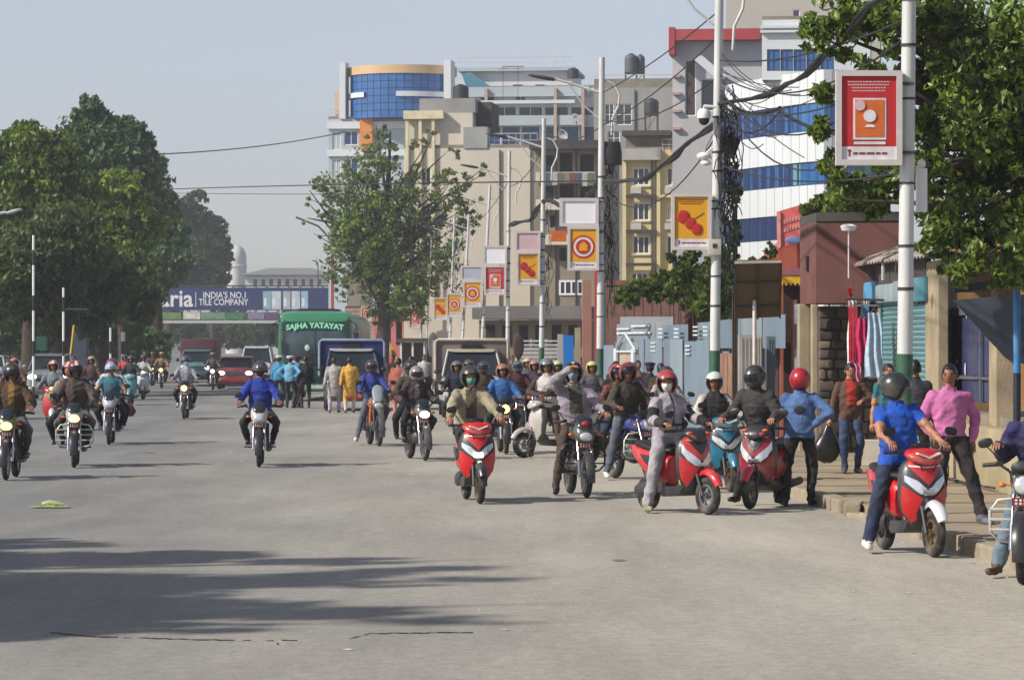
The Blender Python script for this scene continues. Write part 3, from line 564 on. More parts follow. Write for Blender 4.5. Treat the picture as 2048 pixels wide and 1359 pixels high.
# footbridge
BLU = mat('banner_blue', (30,52,108), .75, .6, var=.08, scale=.3); 
def footbridge():
    d = 372; t = thing('footbridge', 'steel footbridge across the avenue carrying a long blue tile company banner', 'footbridge', at(490,HY,d).xy.to_3d()); o = t.location
    def X(px): return (px-CX)*d/F-o.x
    def Z(py): return CH+(HY-py)*d/F
    b = MB(); b.bb(X(250), X(672), .2, 2.8, Z(646), Z(640)); part('deck', b, mat('pale_steel', (206,208,206), .75, .6, var=.15), t, 0)
    b = MB()
    for i in range(19):
        x = X(262+i*22.5); b.bb(x-.05, x+.05, .25, .35, Z(640), Z(572)); b.bb(x-.05, x+.05, 2.65, 2.75, Z(640), Z(572))
    b.bb(X(250), X(672), .24, .36, Z(572), Z(570)); b.bb(X(250), X(672), 2.64, 2.76, Z(572), Z(570)); part('railing', b, DGR, t, 0)
    b = MB(); b.bb(X(254), X(668), -.02, .1, Z(620), Z(575)); bn = part('banner', b, BLU, t, 0)
    wt = mat('banner_white', (236,238,240), .9, .7, var=.03)
    m = text_mesh('Kajaria', 2.72, wt, ext=.01, bold=.05); w_ = max(v.co.x for v in m.vertices)-min(v.co.x for v in m.vertices); k_ = (X(385)-X(262))/w_
    l = part('lettering', m, None, bn); l.rotation_euler = (pi/2,0,0); l.location = ((X(262)+X(385))/2, -.04, Z(598)); l.scale = (k_, 1, 1)
    b = MB(); b.bb(X(391), X(392.2), -.03, -.022, Z(614), Z(584)); part('rule', b, wt, bn, 0)
    for s, y, c in (("INDIA'S NO.1", 590.5, 450), ('TILE COMPANY', 604.5, 447)):
        m = text_mesh(s, 1.02, wt, ext=.01, bold=.012); w_ = max(v.co.x for v in m.vertices)-min(v.co.x for v in m.vertices); W = (X(496)-X(404)) if 'N' in s and s[0]=='I' else (X(497)-X(398))
        l = part('lettering', m, None, bn); l.rotation_euler = (pi/2,0,0); l.location = (X(c), -.04, Z(y)); l.scale = (W*(.92 if s[0]=='I' else 1)/w_,1,1)
    for (a, c, col) in ((526,542,(150,196,210)),(543,562,(214,224,230)),(566,581,(190,200,204)),(583,600,(206,216,222)),(602,616,(160,206,222))):
        b = MB(); b.bb(X(a), X(c), -.03, -.022, Z(618), Z(582)); part('tile_picture', b, mat('tile_print', col, .8, .6, var=.2, scale=1.5), bn, 0)
        b = MB(); b.bb(X(a+2), X(a+7), -.034, -.031, Z(612), Z(596)); part('fixture_picture', b, mat('tile_print_white', (236,240,242), .9, .6), bn, 0)
    for (a, c, col) in ((308,362,(120,150,84)),(366,400,(226,224,216)),(402,450,(120,158,132)),(452,488,(66,130,90)),(496,528,(150,130,170)),(530,556,(112,78,128))):
        b = MB(); b.bb(X(a), X(c), .12, .2, Z(638), Z(624)); part('poster', b, mat('small_poster', col, .8, .6, var=.3, scale=2), t, 0)
    for px in (256, 670):
        b = MB(); b.bb(X(px)-.2, X(px)+.2, .4, .8, 0, Z(646)); b.bb(X(px)-.2, X(px)+.2, 2.2, 2.6, 0, Z(646)); part('pier', b, DGR, t, 0)
    b = MB()
    for k_ in range(14): b.bb(X(674), X(690), 3+k_*.6, 3.5+k_*.6, Z(645)-.3*k_-.08, Z(645)-.3*k_)
    b.bb(X(690), X(691.5), 3, 11.5, Z(690), Z(574)); part('staircase', b, mat('steel_yellow', (214,164,64), .75, .6, var=.2), t, 0)
    for px in (676,684): b = MB(); b.bb(X(px), X(px)+.12, 1, 1.12, 0, Z(576)); part('stair_post', b, mat('steel_yellow', (214,164,64), .75, .6, var=.2), t, 0)
footbridge()
# rooftop clutter
def dish(px, py, d, r, label):
    t = thing('satellite_dish', label, 'satellite dish', at(px,py,d)); b = MB(); b.loft([(0,0,0,r*.1,r*.1),(-.04,0,0,r*.5,r*.5),(-.12,0,0,r,r),(-.13,0,0,r*.97,r*.97),(-.06,0,0,r*.5,r*.5),(-.02,0,0,r*.1,r*.1)], 18, axis='y', e=2); q = part('reflector', b, mat('dish_grey',(196,200,204),.8,.5), t, 60); q.rotation_euler = (.5,0,-.6)
    b = MB(); b.tube([(0,.05,0),(0,.1,-r*1.6)], .03, 5); b.tube([(0,0,0),(-.2,-.5,.2)], .015, 4); part('mast', b, DGR, t, 40)
dish(1128,268,196,.35,'small dish antenna on the slab of the grimy concrete block'); dish(1153,236,270,.45,'dark dish antenna on the terrace of the long white block'); dish(1392,262,241,.4,'dish antenna at the roof edge of the yellow building'); dish(1225,300,240,.4,'dish antenna in the gap beside the yellow building')
def pipe(fac, t, px, p0, p1, mt=DGR): u, z1 = fac.uz(px, p0); _, z0 = fac.uz(px, p1); b = MB(); b.tube([(u,-.09,z0),(u,-.09,z1)], .055, 6); part('drain_pipe', b, mt, t, 50)
for px in (1000, 1062): pipe(fC, tC, px, 300, 640)
for px in (1304, 1312, 1378): pipe(fF, tF, px, 300, 640)
for px in (1112, 1152): pipe(fD, tD, px, 300, 620)
for px in (1200, 1270): pipe(fE, tE, px, 180, 420)
def rail(fac, t, px0, px1, py, h, y, n):
    (u0, z), (u1, _) = fac.uz(px0, py), fac.uz(px1, py); b = MB(); b.tube([(u0,y,z+h),(u1,y,z+h)], .03, 5); b.tube([(u0,y,z+h*.5),(u1,y,z+h*.5)], .02, 5)
    for i in range(n+1): u = u0+(u1-u0)*i/n; b.tube([(u,y,z),(u,y,z+h)], .02, 4)
    part('roof_railing', b, mat('rail_white2', (206,208,206), .8, .6), t, 40)
rail(fB, tB, 912, 1140, 134, .9, 1.2, 14); rail(fE, tE, 1190, 1360, 172, .9, .3, 12); rail(fC, tC, 945, 1074, 294, .9, .3, 9); rail(fF, tF, 1325, 1432, 300, .8, -.1, 8); rail(fA, tA, 657, 680, 238, 1.0, .1, 3)
for i, (px, py) in enumerate(((1262,352),(1330,352),(1262,424),(1400,360),(1330,424))):
    u, z = fF.uz(px, py+22); b = MB(); b.bb(u, u+.8, -.45, -.1, z-.5, z); part('air_conditioner', b, mat('ac_white',(206,204,198),.8,.6,dirt=.3), tF, 0)
rl = random.Random(12); b_cols = ((130,84,76),(84,96,120),(196,190,180),(112,120,104),(150,134,104))
for i in range(9):
    px = 1084+i*12; u, z = fD.uz(px, 347); b = MB(); h = rl.uniform(.5,.9); b.bb(u, u+.32, -1.06, -1.02, z-h, z); part('laundry', b, mat('laundry%d' % (i % 5), b_cols[i % 5], .7, .9, var=.2), tD, 0)
for px in (1006, 1036, 1300, 1350, 1222): 
    p_ = at(px, 176 if px < 1100 else 260, 270 if px < 1100 else 243); b = MB(); b.tube([(0,0,-1),(0,0,1.8)], .03, 4); b.tube([(-.5,0,1.6),(.5,0,1.6)], .02, 4); b.tube([(-.35,0,1.3),(.35,0,1.3)], .02, 4); o = part('roof_antenna', b, DGR, None, 0); o.location = p_; tag(o, 'thin rooftop aerial with two crossbars against the facades', 'aerial', 'rooftop aerials')
# white dome and pale hall beyond
def dome():
    d = 690; t = thing('domed_tower', 'white domed tower with a finial rising beyond the footbridge', 'tower', at(472,HY,d).xy.to_3d()); o = t.location
    def X(px): return (px-CX)*d/F-o.x
    def Z(py): return CH+(HY-py)*d/F
    wm = mat('limewash', (222,222,218), .8, .8, var=.1, scale=.3)
    r = X(493)-X(472); b = MB(); b.lathe([(r,0),(r,Z(535)),(r*1.06,Z(534)),(r*1.06,Z(530)),(r,Z(529)),(r*1.0,Z(516)),(r*.93,Z(506)),(r*.74,Z(498)),(r*.42,Z(492)),(r*.12,Z(489)),(0,Z(488))], n=24); part('drum', b, wm, t)
    b = MB(); b.lathe([(1.3,Z(500)),(1.2,Z(470)),(.6,Z(468)),(.8,Z(455)),(.25,Z(450)),(.2,Z(438)),(0,Z(436))], (X(449),0,0), n=12); part('finial', b, mat('gilded_spire', (214,204,150), .7, .6), t)
    b = MB(); b.lathe([(2.2,Z(500)),(2.2,Z(498)),(.3,Z(488)),(0,Z(487))], (X(449),0,0), n=12); part('spire_roof', b, mat('brick_dull', (120,80,66), .6, .9), t)
dome()
fK = Fac(490, 640, 660, 640)
tk, zk = building('pale_hall', 'long pale hall with a hipped grey roof and columns beyond the footbridge', fK, 552, 20, mat('pale_hall', (214,216,212), .78, .8, var=.1), [(x,557,x+9,572) for x in range(506,650,16)], nx=1, pane=GLASS)
b = MB(); z = zk+.23; L_ = fK.L; b.add([(-1,-1,z),(L_+1,-1,z),(L_+1,20,z),(-1,20,z),(4,9,z+1.6),(L_-4,9,z+1.6)], [(0,1,5,4),(1,2,5),(2,3,4,5),(3,0,4),(0,3,2,1)]); part('hipped_roof', b, mat('slate', (150,152,150), .6, .9), tk, 0)
b = MB(); b.tube([(0,0,0),(0,0,CH+(HY-530)*.09),(-.4,0,CH+(HY-522)*.09),(-1,0,CH+(HY-521)*.09)], .12, 6); o = part('street_lamp', b, DGR, None); o.location = at(636,HY,585).xy.to_3d(); tag(o, 'thin dark street lamp seen against the sky beyond the pale hall', 'street lamp')
# ------------------------------------------------ street side structures
def wbox(name, label, cat, px0, py0, px1, py1, d, depth, mt, ground=True, group=None, rz=0):
    """upright block whose front shows at the given place and distance"""
    a = at(px0, py0, d); c = at(px1, py1, d); z0 = 0 if ground else c.z
    b = MB(); W = c.x-a.x; b.bb(0, W, 0, depth, 0, a.z-z0); o = part(name, b, mt, None, 0); o.location = (a.x, d, z0); o.rotation_euler.z = rz
    return tag(o, label, cat, group)
MAR = mat('maroon_plaster', (128,78,70), .62, .9, var=.3, scale=1.6, dirt=.6, dirtc=(.07,.05,.05), bump=.3)
fM = Fac(1632, 58, 1800, 57.4)
zA_, zB_ = CH+(HY-606)*58/F, CH+(HY-443)*58/F
_c4 = [((1600-CX)*60.2/F, 60.2), ((1632-CX)*58/F, 58), ((1800-CX)*57.6/F, 57.6), ((1800-CX)*57.6/F, 60.4)]; _o = _c4[1]
tM = thing('maroon_house', 'windowless maroon plastered block standing on two concrete pillars', 'building', (_o[0], _o[1], 0))
b = MB(); b.add([(x-_o[0], y-_o[1], z) for z in (zA_, zB_) for x, y in _c4], [(0,1,5,4),(1,2,6,5),(2,3,7,6),(3,0,4,7),(3,2,1,0)]); part('wall', b, MAR, tM, 0)
b = MB(); b.add([((x-_o[0])*1.03, (y-_o[1])*1.04-.03, z) for z in (zB_+.003, zB_+.16) for x, y in _c4], [(0,1,5,4),(1,2,6,5),(2,3,7,6),(3,0,4,7),(3,2,1,0),(4,5,6,7)]); part('roof', b, DARKC, tM, 0)
b = MB(); z = CH+(HY-512)*59/F; b.bb(-.085, -.05, .95, 1.15, z-.27, z); part('slit_window', b, BLK, tM, 0)
PIL = mat('weathered_pillar', (196,178,146), .62, .9, var=.3, scale=1.5, dirt=.4, dirtc=(.18,.15,.12), bump=.4)
for px0, px1, dd in ((1598,1621,59.6),(1624,1636,58.2)):
    a = at(px0, 606, dd); W = (px1-px0)*dd/F; b = MB(); b.bb(0, W, 0, .3, .1, CH+(HY-608)*dd/F); o = part('pillar', b, PIL, tM, 0, .02)
    o.matrix_parent_inverse = tM.matrix_basis.inverted(); o.location = (a.x, dd-.01, 0)
# rubble wall under the maroon block
def stone_wall():
    a = at(1640, 612, 58.6); c = at(1792, 612, 58.6); t = thing('rubble_wall', 'dark rubble stone wall filling the space below the maroon block', 'wall', (a.x, 58.6, 0)); W = c.x-a.x; H = a.z
    b = MB(); b.bb(0, W, .12, .5, 0, H); part('mortar', b, mat('old_mortar', (112,100,90), .5, .95, var=.3, scale=2, dirt=.4), t, 0)
    rl = random.Random(3); z = .06; ms = [mat('rubble', c_, .55, .9, var=.3, scale=4, bump=.5, dirt=.4) for c_ in ((132,118,104),(104,92,84),(150,134,112),(88,80,76))]
    while z < H-.1:
        h = rl.uniform(.14,.27); x = rl.uniform(-.15, 0)
        while x < W-.1:
            w_ = rl.uniform(.2,.48); b = MB(); hh = min(h, H-z)-.03; b.bb(max(0,x), min(W, x+w_)-.03, rl.uniform(.02,.09), .16, z, z+hh); me = b.mesh('stone', rl.choice(ms), 40, .03)
            for v in me.vertices: v.co += Vector(noise.noise_vector(v.co*6))*.02
            link('stone', me, t); x += w_
        z += h
stone_wall()
BRW = mat('brick_wall_red', (116,78,68), .55, .92, var=.3, scale=3, dirt=.35, dirtc=(.12,.09,.08), bump=.5)
fR = Fac(1212, 96, 1434, 90, 1)
t = thing('brick_wall', 'long reddish brick wall overgrown with bushes behind the blue tin fence', 'wall', (fR.A.x, fR.A.y, 0), fR.rz); z = fR.uz(1212, 571)[1]; b = MB(); b.bb(0, fR.L, 0, .35, 0, z); part('wall_face', b, BRW, t, 0)
b = MB(); b.bb(-.05, fR.L, -.06, .41, z+.003, z+.14); part('coping', b, mat('coping_brown', (110,70,58), .6, .9, var=.2), t, 0)
b = MB(); u0, z0 = fR.uz(1345, 690); u1, z1 = fR.uz(1420, 612); b.add([(u0,-.5,z0),(u1,-.5,z1),(u1+.3,-.5,z1),(u0+.3,-.5,z0-.1),(u0,-.02,z0),(u1,-.02,z1),(u1+.3,-.02,z1),(u0+.3,-.02,z0-.1)], [(0,1,2,3),(4,7,6,5),(0,4,5,1),(1,5,6,2),(2,6,7,3),(3,7,4,0)]); part('gable_edge', b, mat('coping_brown', (110,70,58), .6, .9, var=.2), t, 0)
# blue-grey tin fence, every sheet a part
TIN = [mat('blue_grey_tin', c_, .72, .45, .25, var=.14, scale=1.2, dirt=.3, dirtc=(.3,.27,.23), stretch=(1,1,.4)) for c_ in ((142,160,174),(128,148,164),(156,172,182),(134,154,172))]
TINR = mat('rusty_tin', (164,118,96), .7, .7, var=.35, scale=3, dirt=.4); TINB = mat('bare_tin', (190,188,184), .72, .45, .3, var=.2, scale=2, dirt=.25)
fT = Fac(1196, 84, 1602, 64, 1)
tT = thing('tin_fence', 'patched fence of upright blue grey tin sheets in front of the brick wall', 'fence', (fT.A.x, fT.A.y, 0), fT.rz)
def sheet_panel(px0, py0, px1, py1, y, mt, tilt=0, pitch=.11, amp=.014, nm='tin_sheet', flat=0, py0b=None):
    u0, z1 = fT.uz(px0, py0); u1, _ = fT.uz(px1, py0); z0 = max(.1, fT.uz((px0+px1)/2, py1)[1]); z1b = fT.uz(px1, py0b)[1] if py0b else z1+tilt
    n = max(2, int((u1-u0)/pitch*4)); b = MB(); vs = []; fs = []
    for i in range(n+1):
        u = u0+(u1-u0)*i/n; yy = y+(0 if flat else amp*sin(2*pi*i/4)); s = i/n
        for k_, (zz_) in enumerate((z0, z1+(z1b-z1)*s)): vs += [(u, yy, zz_), (u, yy+.006, zz_)]
    for i in range(n):
        a = i*4; c_ = a+4; fs += [(a, c_, c_+2, a+2), (a+1, a+3, c_+3, c_+1), (a+2, c_+2, c_+3, a+3)]
    b.add(vs, fs); return part(nm, b, mt, tT, 50)
rl = random.Random(5); x = 1196
tops = {1196:690, 1222:648, 1250:648, 1276:672, 1300:676, 1325:678, 1350:678, 1366:690, 1392:690}
for i, (a, c_, tp, y) in enumerate(((1196,1228,690,0),(1229,1251,684,.02),(1252,1275,684,0),(1276,1300,678,.02),(1301,1324,677,0),(1325,1340,677,.03),(1341,1366,678,0),(1367,1392,682,.02),(1393,1418,680,0),(1436,1450,702,.1),(1476,1478,690,.1))):
    sheet_panel(a, tp, c_, 2000, y, TIN[i % 4])
for i, (a, p0, c_, p1, y, p2) in enumerate(((1222,648,1298,686,.15,646),(1314,650,1366,682,.12,648),(1385,645,1432,684,.12,641),(1436,640,1480,696,.05,636),(1481,636,1520,696,.04,632),(1521,632,1566,696,.05,628),(1560,608,1598,760,.3,606))):
    sheet_panel(a, p0, c_, p1, y, TIN[(i+2) % 4], flat=1, py0b=p2)
for a, c_ in ((1438,1446),(1447,1455),(1456,1464),(1465,1474)): sheet_panel(a, 706, c_, 2000, .0, TINR, flat=1, nm='wooden_board')
for i in range(3):
    for (a, p0) in ((1318,656),(1350,656),(1388,652),(1408,652),(1303,684),(1372,690)):
        u0, u1, z0, z1 = fT.rect(a, p0+i*8, a+9, p0+i*8+3); b = MB(); b.bb(u0, u1, -.03, -.005, z0, z1); part('vent_slot', b, mat('slot_pale', (216,224,228), .8, .5) , tT, 0)
for (a, p0, c_) in ((1226,656,1250),(1226,664,1292),(1255,650,1290),(1440,650,1462),(1440,658,1460)):
    u0, u1, z0, z1 = fT.rect(a, p0, c_, p0+3); b = MB(); b.bb(u0, u1, .09, .12, z0, z1); part('vent_slot', b, mat('slot_pale', (216,224,228), .8, .5), tT, 0)
b = MB()
for (a, p0, c_, p1) in ((1233,697,1238,800),(1268,697,1273,800)): u0, u1, z0, z1 = fT.rect(a, p0, c_, p1); b.bb(u0, u1, -.08, -.02, z0, z1)
for (a, p0, c_, p1) in ((1233,700,1253,665),(1253,665,1275,700),(1233,703,1275,703)):
    u0, z0 = fT.uz(a, p0); u1, z1 = fT.uz(c_, p1); b.tube([(u0,-.05,z0),(u1,-.05,z1)], .03, 5)
part('gate_frame', b, mat('slot_pale', (216,224,228), .8, .5), tT, 0)
u0, u1, z0, z1 = fT.rect(1240,706,1267,800); b = MB(); b.bb(u0, u1, -.012, .0, z0, z1); part('opening', b, mat('doorway_tan', (196,176,160), .6, .9, var=.3, scale=2), tT, 0)
wbox('white_board', 'pale blank board sticking up over the blue tin fence', 'board', 1241, 633, 1346, 694, 86, .08, mat('pale_board', (204,208,216), .75, .7, var=.1), False)
# metal cabinets beside the solar panel post
for i, (a, p0, c_, d, mt, lb) in enumerate(((1479,669,1504,61,TINB,'tall pale tin cabinet standing under the solar panel'),(1508,670,1524,60.6,mat('cabinet_cream',(206,202,190),.72,.5,var=.15,dirt=.3),'narrow cream cabinet standing close to the solar panel post'),(1534,672,1551,61.4,TIN[1],'slim blue grey cabinet beside the rubble and pillars'))):
    o = wbox('metal_cabinet', lb, 'cabinet', a, p0, c_, 900, d, .5, mt)
    W = (c_-a)*d/F; z = o.dimensions.z
    for k_ in range(3): b = MB(); b.bb(W*(.15+.3*k_), W*(.15+.3*k_)+.02, -.02, -.003, .2, z-.05 if z > .5 else CH+(HY-p0)*d/F-.05); part('rib', b, mt, o, 0)
# solar panel seen from behind
def solar():
    d = 57; t = thing('solar_panel', 'brown underside of a tilted solar panel on a thin white post', 'solar panel', at(1509,HY,d).xy.to_3d()); o = t.location
    P = lambda px, py, dy=0: Vector(((px-CX)*d/F-o.x, dy, CH+(HY-py)*d/F))
    q = [P(1464,527,-.7), P(1556,525,-.7), P(1563,633,.35), P(1474,637,.35)]; b = MB(); b.add(q+[v+Vector((0,.03,.045)) for v in q], [(0,1,2,3),(4,7,6,5),(0,4,5,1),(1,5,6,2),(2,6,7,3),(3,7,4,0)]); part('panel_back', b, mat('panel_back', (118,96,72), .6, .6, var=.12, scale=2), t, 0)
    b = MB(); fr = mat('panel_frame', (206,200,190), .8, .4, .3)
    b.tube([q[0]-Vector((0,.01,0)), q[1]-Vector((0,.01,0))], .03, 4); part('top_rail', b, fr, t, 0)
    b = MB()
    for s in (.35,.78): b.tube([q[0].lerp(q[3],s)-Vector((0,.02,.02)), q[1].lerp(q[2],s)-Vector((0,.02,.02))], .02, 4)
    for s in (0,.5,1): b.tube([q[0].lerp(q[1],s)-Vector((0,.02,.02)), q[3].lerp(q[2],s)-Vector((0,.02,.02))], .018, 4)
    part('support_rails', b, mat('rail_brown', (84,68,54), .7, .6), t, 0)
    b = MB(); b.tube([(0,0,0), (0,0,CH+(HY-600)*d/F)], .035, 8); part('post', b, mat('post_pale', (222,214,206), .8, .5), t, 50)
solar()
# red temple-like stall behind the fence
def red_stall():
    d = 68; t = thing('red_stall', 'small red roofed stall with an upswept tiled roof and yellow valance', 'stall', at(1560,HY,d).xy.to_3d()); o = t.location
    P = lambda px, py, dy=0: Vector(((px-CX)*d/F-o.x, dy, CH+(HY-py)*d/F))
    RT = mat('terracotta_roof', (198,96,72), .72, .8, var=.2, scale=3, dirt=.3)
    b = MB(); b.plate([(P(x,y).x, P(x,y).z) for x, y in ((1500,529),(1524,514),(1546,498),(1562,476),(1580,462),(1598,458),(1599,532),(1560,534),(1522,532))], -.84, .5); part('roof', b, RT, t, 40)
    b = MB(); b.plate([(P(x,y).x, P(x,y).z) for x, y in ((1548,470),(1552,545),(1594,545),(1592,466))], -.95, -.85); part('gable', b, RT, t, 0)
    b = MB(); a = P(1546,430); c_ = P(1612,500); b.plate([(P(x,y).x, P(x,y).z) for x, y in ((1544,428),(1613,408),(1611,472),(1546,503))], -1.2, -1.14); sb = part('signboard', b, mat('coral_board', (240,116,112), .8, .7, var=.12, scale=2), t, 0)
    b = MB(); b.plate([(P(x,y).x, P(x,y).z) for x, y in ((1545,428),(1551,427),(1552,498),(1546,500))], -1.24, -1.205); b.plate([(P(x,y).x, P(x,y).z) for x, y in ((1606,412),(1613,411),(1612,468),(1606,470))], -1.24, -1.205); part('board_edge', b, mat('board_pink', (236,170,160), .8, .7), sb, 0)
    b = MB()
    for i_ in range(2):
        xx = 1558
        while xx < 1600: b.plate([(P(xx,y).x, P(xx,y).z) for y in (452+i_*16-(xx-1558)*.3, 444+i_*16-(xx-1558)*.3)]+[(P(xx+3.5,y).x, P(xx+3.5,y).z) for y in (444+i_*16-(xx-1558)*.3, 452+i_*16-(xx-1558)*.3)], -1.215, -1.203); xx += 5.5
    part('board_print', b, mat('board_pink', (236,170,160), .8, .7), sb, 0, kind='stuff')
    b = MB(); b.ell(P(1578,484,-1.25), (.2,.02,.08), 12, 7); part('oval_logo', b, mat('oval_blue', (120,140,190), .8, .6), sb, 40)
    b = MB()
    for i in range(9): x = P(1556+i*4.4,0).x; b.bb(x-.022, x+.02, -1.0, -.96, P(0,572-(i%2)*4).z, P(0,553).z)
    part('valance', b, mat('valance_yellow', (236,190,40), .85, .8), t, 0)
    b = MB(); b.bb(P(1553,0).x, P(1596,0).x, -1.02, -.95, P(0,552).z, P(0,540).z); part('frieze', b, mat('frieze_pink', (180,110,130), .7, .8), t, 0)
    b = MB(); b.bb(P(1556,0).x, P(1600,0).x, -.1, .6, 0, P(0,545).z); part('back_wall', b, mat('stall_dark', (70,44,38), .6, .9), t, 0)
    b = MB(); b.bb(P(1580,0).x, P(1590,0).x, -.5, -.3, 0, P(0,600).z); b.bb(P(1556,0).x, P(1562,0).x, -.6, -.4, 0, P(0,560).z); part('post', b, mat('post_rust', (172,96,72), .7, .8), t, 0)
red_stall()
# bushes
def bush(label, base_px, d, blobs, n, size, mt, seed, group=None):
    base = Vector(((base_px-CX)*d/F, d, .1)); t = thing('bush', label, 'bush', base, 0, group)
    B = [(x-base.x, y-base.y, z-base.z, a, b_, c_) for x, y, z, a, b_, c_ in blobs]; _, V, Fc = leaf_cloud(B, n, size, seed, shell=.35); part('foliage', np_mesh('foliage', V, Fc, mt), None, t)
    b = MB()
    for q in B[:12]: b.tube([(q[0]*.9,q[1]+.1,0), (q[0]*.97, q[1]+.05, q[2]*.55), q[:3]], [.03,.02,.006], 5)
    part('stem', b, BARK, t, 50)
bush('wide leafy bush spilling over the top of the brick wall', 1330, 92.5, [pblob(x, 588-10*sin(x*.03), 24, 89.5) for x in range(1250,1500,18)]+[pblob(x, 562, 24, 90) for x in range(1320,1440,20)], 16000, .07, GL1, 21)
bush('tall bush reaching up between the yellow building and the solar panel', 1450, 84, [pblob(1400,545,32,84), pblob(1440,520,28,84), pblob(1465,560,32,84), pblob(1480,590,24,83), pblob(1370,525,22,84), pblob(1430,575,36,83), pblob(1345,510,16,84), pblob(1385,505,18,84), pblob(1360,555,26,84), pblob(1410,600,34,84), pblob(1460,610,30,84)], 13000, .065, GL1, 22)
bush('thin plant climbing beside the second lamp post in front of the blue glass', 1460, 66, [pblob(1470+4*sin(y*.1),y,9+4*sin(y*.07),64) for y in range(330,560,14)]+[pblob(1500,530,18,66), pblob(1530,525,16,66), pblob(1545,500,12,66,sq=1.6)], 2600, .06, GL2, 23)
bush('low weedy bush growing over the red stall roof', 1625, 62, [pblob(1630,418,22,62), pblob(1660,405,28,62), pblob(1700,400,32,62), pblob(1735,415,30,62), pblob(1690,430,30,62), pblob(1610,425,14,62)], 7000, .065, GL1, 24)
# tin roofed shop row
def shops():
    f = Fac(1752, 57.2, 1864, 51, 1); t = thing('shop', 'small shop with teal roller shutters under a patched sign box and tin roof', 'shop', (f.A.x, f.A.y, 0), f.rz)
    TEAL = mat('teal_shutter', (120,170,178), .7, .5, .1, var=.14, scale=2, dirt=.3); TEALD = mat('teal_sign', (70,140,158), .72, .6, var=.25, scale=2, dirt=.3)
    for (a, c_) in ((1768,1802),(1822,1856)):
        u0, u1, z0, z1 = f.rect(a, 600, c_, 900); z = .2
        sh = link('shutter', None, t, ((u0+u1)/2, 0, 0)); W = u1-u0; b = MB(); H = .085; b.ring([[Vector((x, -.01 if s in (0,2) else -.035, z_)) for s, z_ in ((0,0),(1,H*.5),(2,H-.008))]+[Vector((x,.01,H-.008)), Vector((x,.01,0))] for x in (-W/2, W/2)]); me = b.mesh('slat', TEAL, 0)
        while z < z1-.1: link('slat', me, sh, (0,0,z)); z += H
        b = MB(); b.bb(-W/2-.06, -W/2-.005, -.05, .02, .1, z1); b.bb(W/2+.005, W/2+.06, -.05, .02, .1, z1); part('guide_rail', b, TEALD, sh, 0)
    b = MB(); u0, u1, z0, z1 = f.rect(1752, 560, 1860, 900); b.bb(u0, u1, .03, .4, .1, z1); part('wall', b, CON, t, 0)
    for (a, c_, p0, p1, mt, nm) in ((1701,1731,571,608,mat('cream_box',(206,202,188),.7,.8,var=.2,scale=2,dirt=.4),'sign_box'),(1732,1764,566,602,mat('sky_box',(86,160,206),.75,.7,var=.15,scale=2,dirt=.2),'sign_box'),(1765,1800,570,604,mat('greyblue_box',(150,176,186),.7,.8,var=.2,scale=2,dirt=.4),'sign_box'),(1801,1829,562,602,mat('greyblue_box',(150,176,186),.7,.8,var=.2,scale=2,dirt=.4),'sign_box'),(1830,1864,556,602,TEALD,'sign_box')):
        u0, u1, z0, z1 = f.rect(a, p0, c_, p1); b = MB(); b.bb(u0+.01, u1-.01, -.14, -.02, z0, z1); part(nm, b, mt, t, 30, .05)
    # wavy tin roof
    TR = mat('old_tin_roof', (186,174,158), .65, .7, .1, var=.3, scale=2, dirt=.5)
    def roof(pl, nm='roof_sheet'):
        A, B_, C_, D = pl; n = 40; b = MB(); vs = []
        for i in range(n+1):
            s = i/n; p = A.lerp(B_, s); q = D.lerp(C_, s); w_ = .03*sin(i*2.1)
            for v in (p, q): vs += [(v.x, v.y, v.z+w_), (v.x, v.y, v.z+w_+.012)]
        fs = []
        for i in range(n): a = i*4; c_ = a+4; fs += [(a,c_,c_+2,a+2),(a+1,a+3,c_+3,c_+1),(a,a+1,c_+1,c_),(a+2,c_+2,c_+3,a+3)]
        b.add(vs, fs); part(nm, b, TR, t, 60)
    def L(px, py, y): u, z = f.uz(px, py); return Vector((u, y, z))
    roof([L(1720,534,-.3), L(1800,522,-.3), L(1808,486,.3), L(1772,492,.3)]); roof([L(1802,524,-.3), L(1890,512,-.3), L(1884,478,.3), L(1810,485,.3)])
    b = MB(); b.tube([L(1742,600,-.25), L(1735,500,-.25)], .03, 5); b.tube([L(1790,560,-.2), L(1790,522,-.2)], .03, 5); part('roof_strut', b, mat('pale_steel', (206,208,206), .75, .6, var=.15), t, 40)
    b = MB(); u0, u1, z0, z1 = f.rect(1756, 535, 1860, 560); b.bb(u0+.3, u1, -.08, .02, z0, z1+.2); part('lintel', b, DARKC, t, 0)
    b = MB(); u0, u1, z0, z1 = f.rect(1858, 524, 1884, 900); b.bb(u0+.01, u1, -.06, .1, .1, z1); part('pillar', b, PIL, t, 0, .015)
shops()
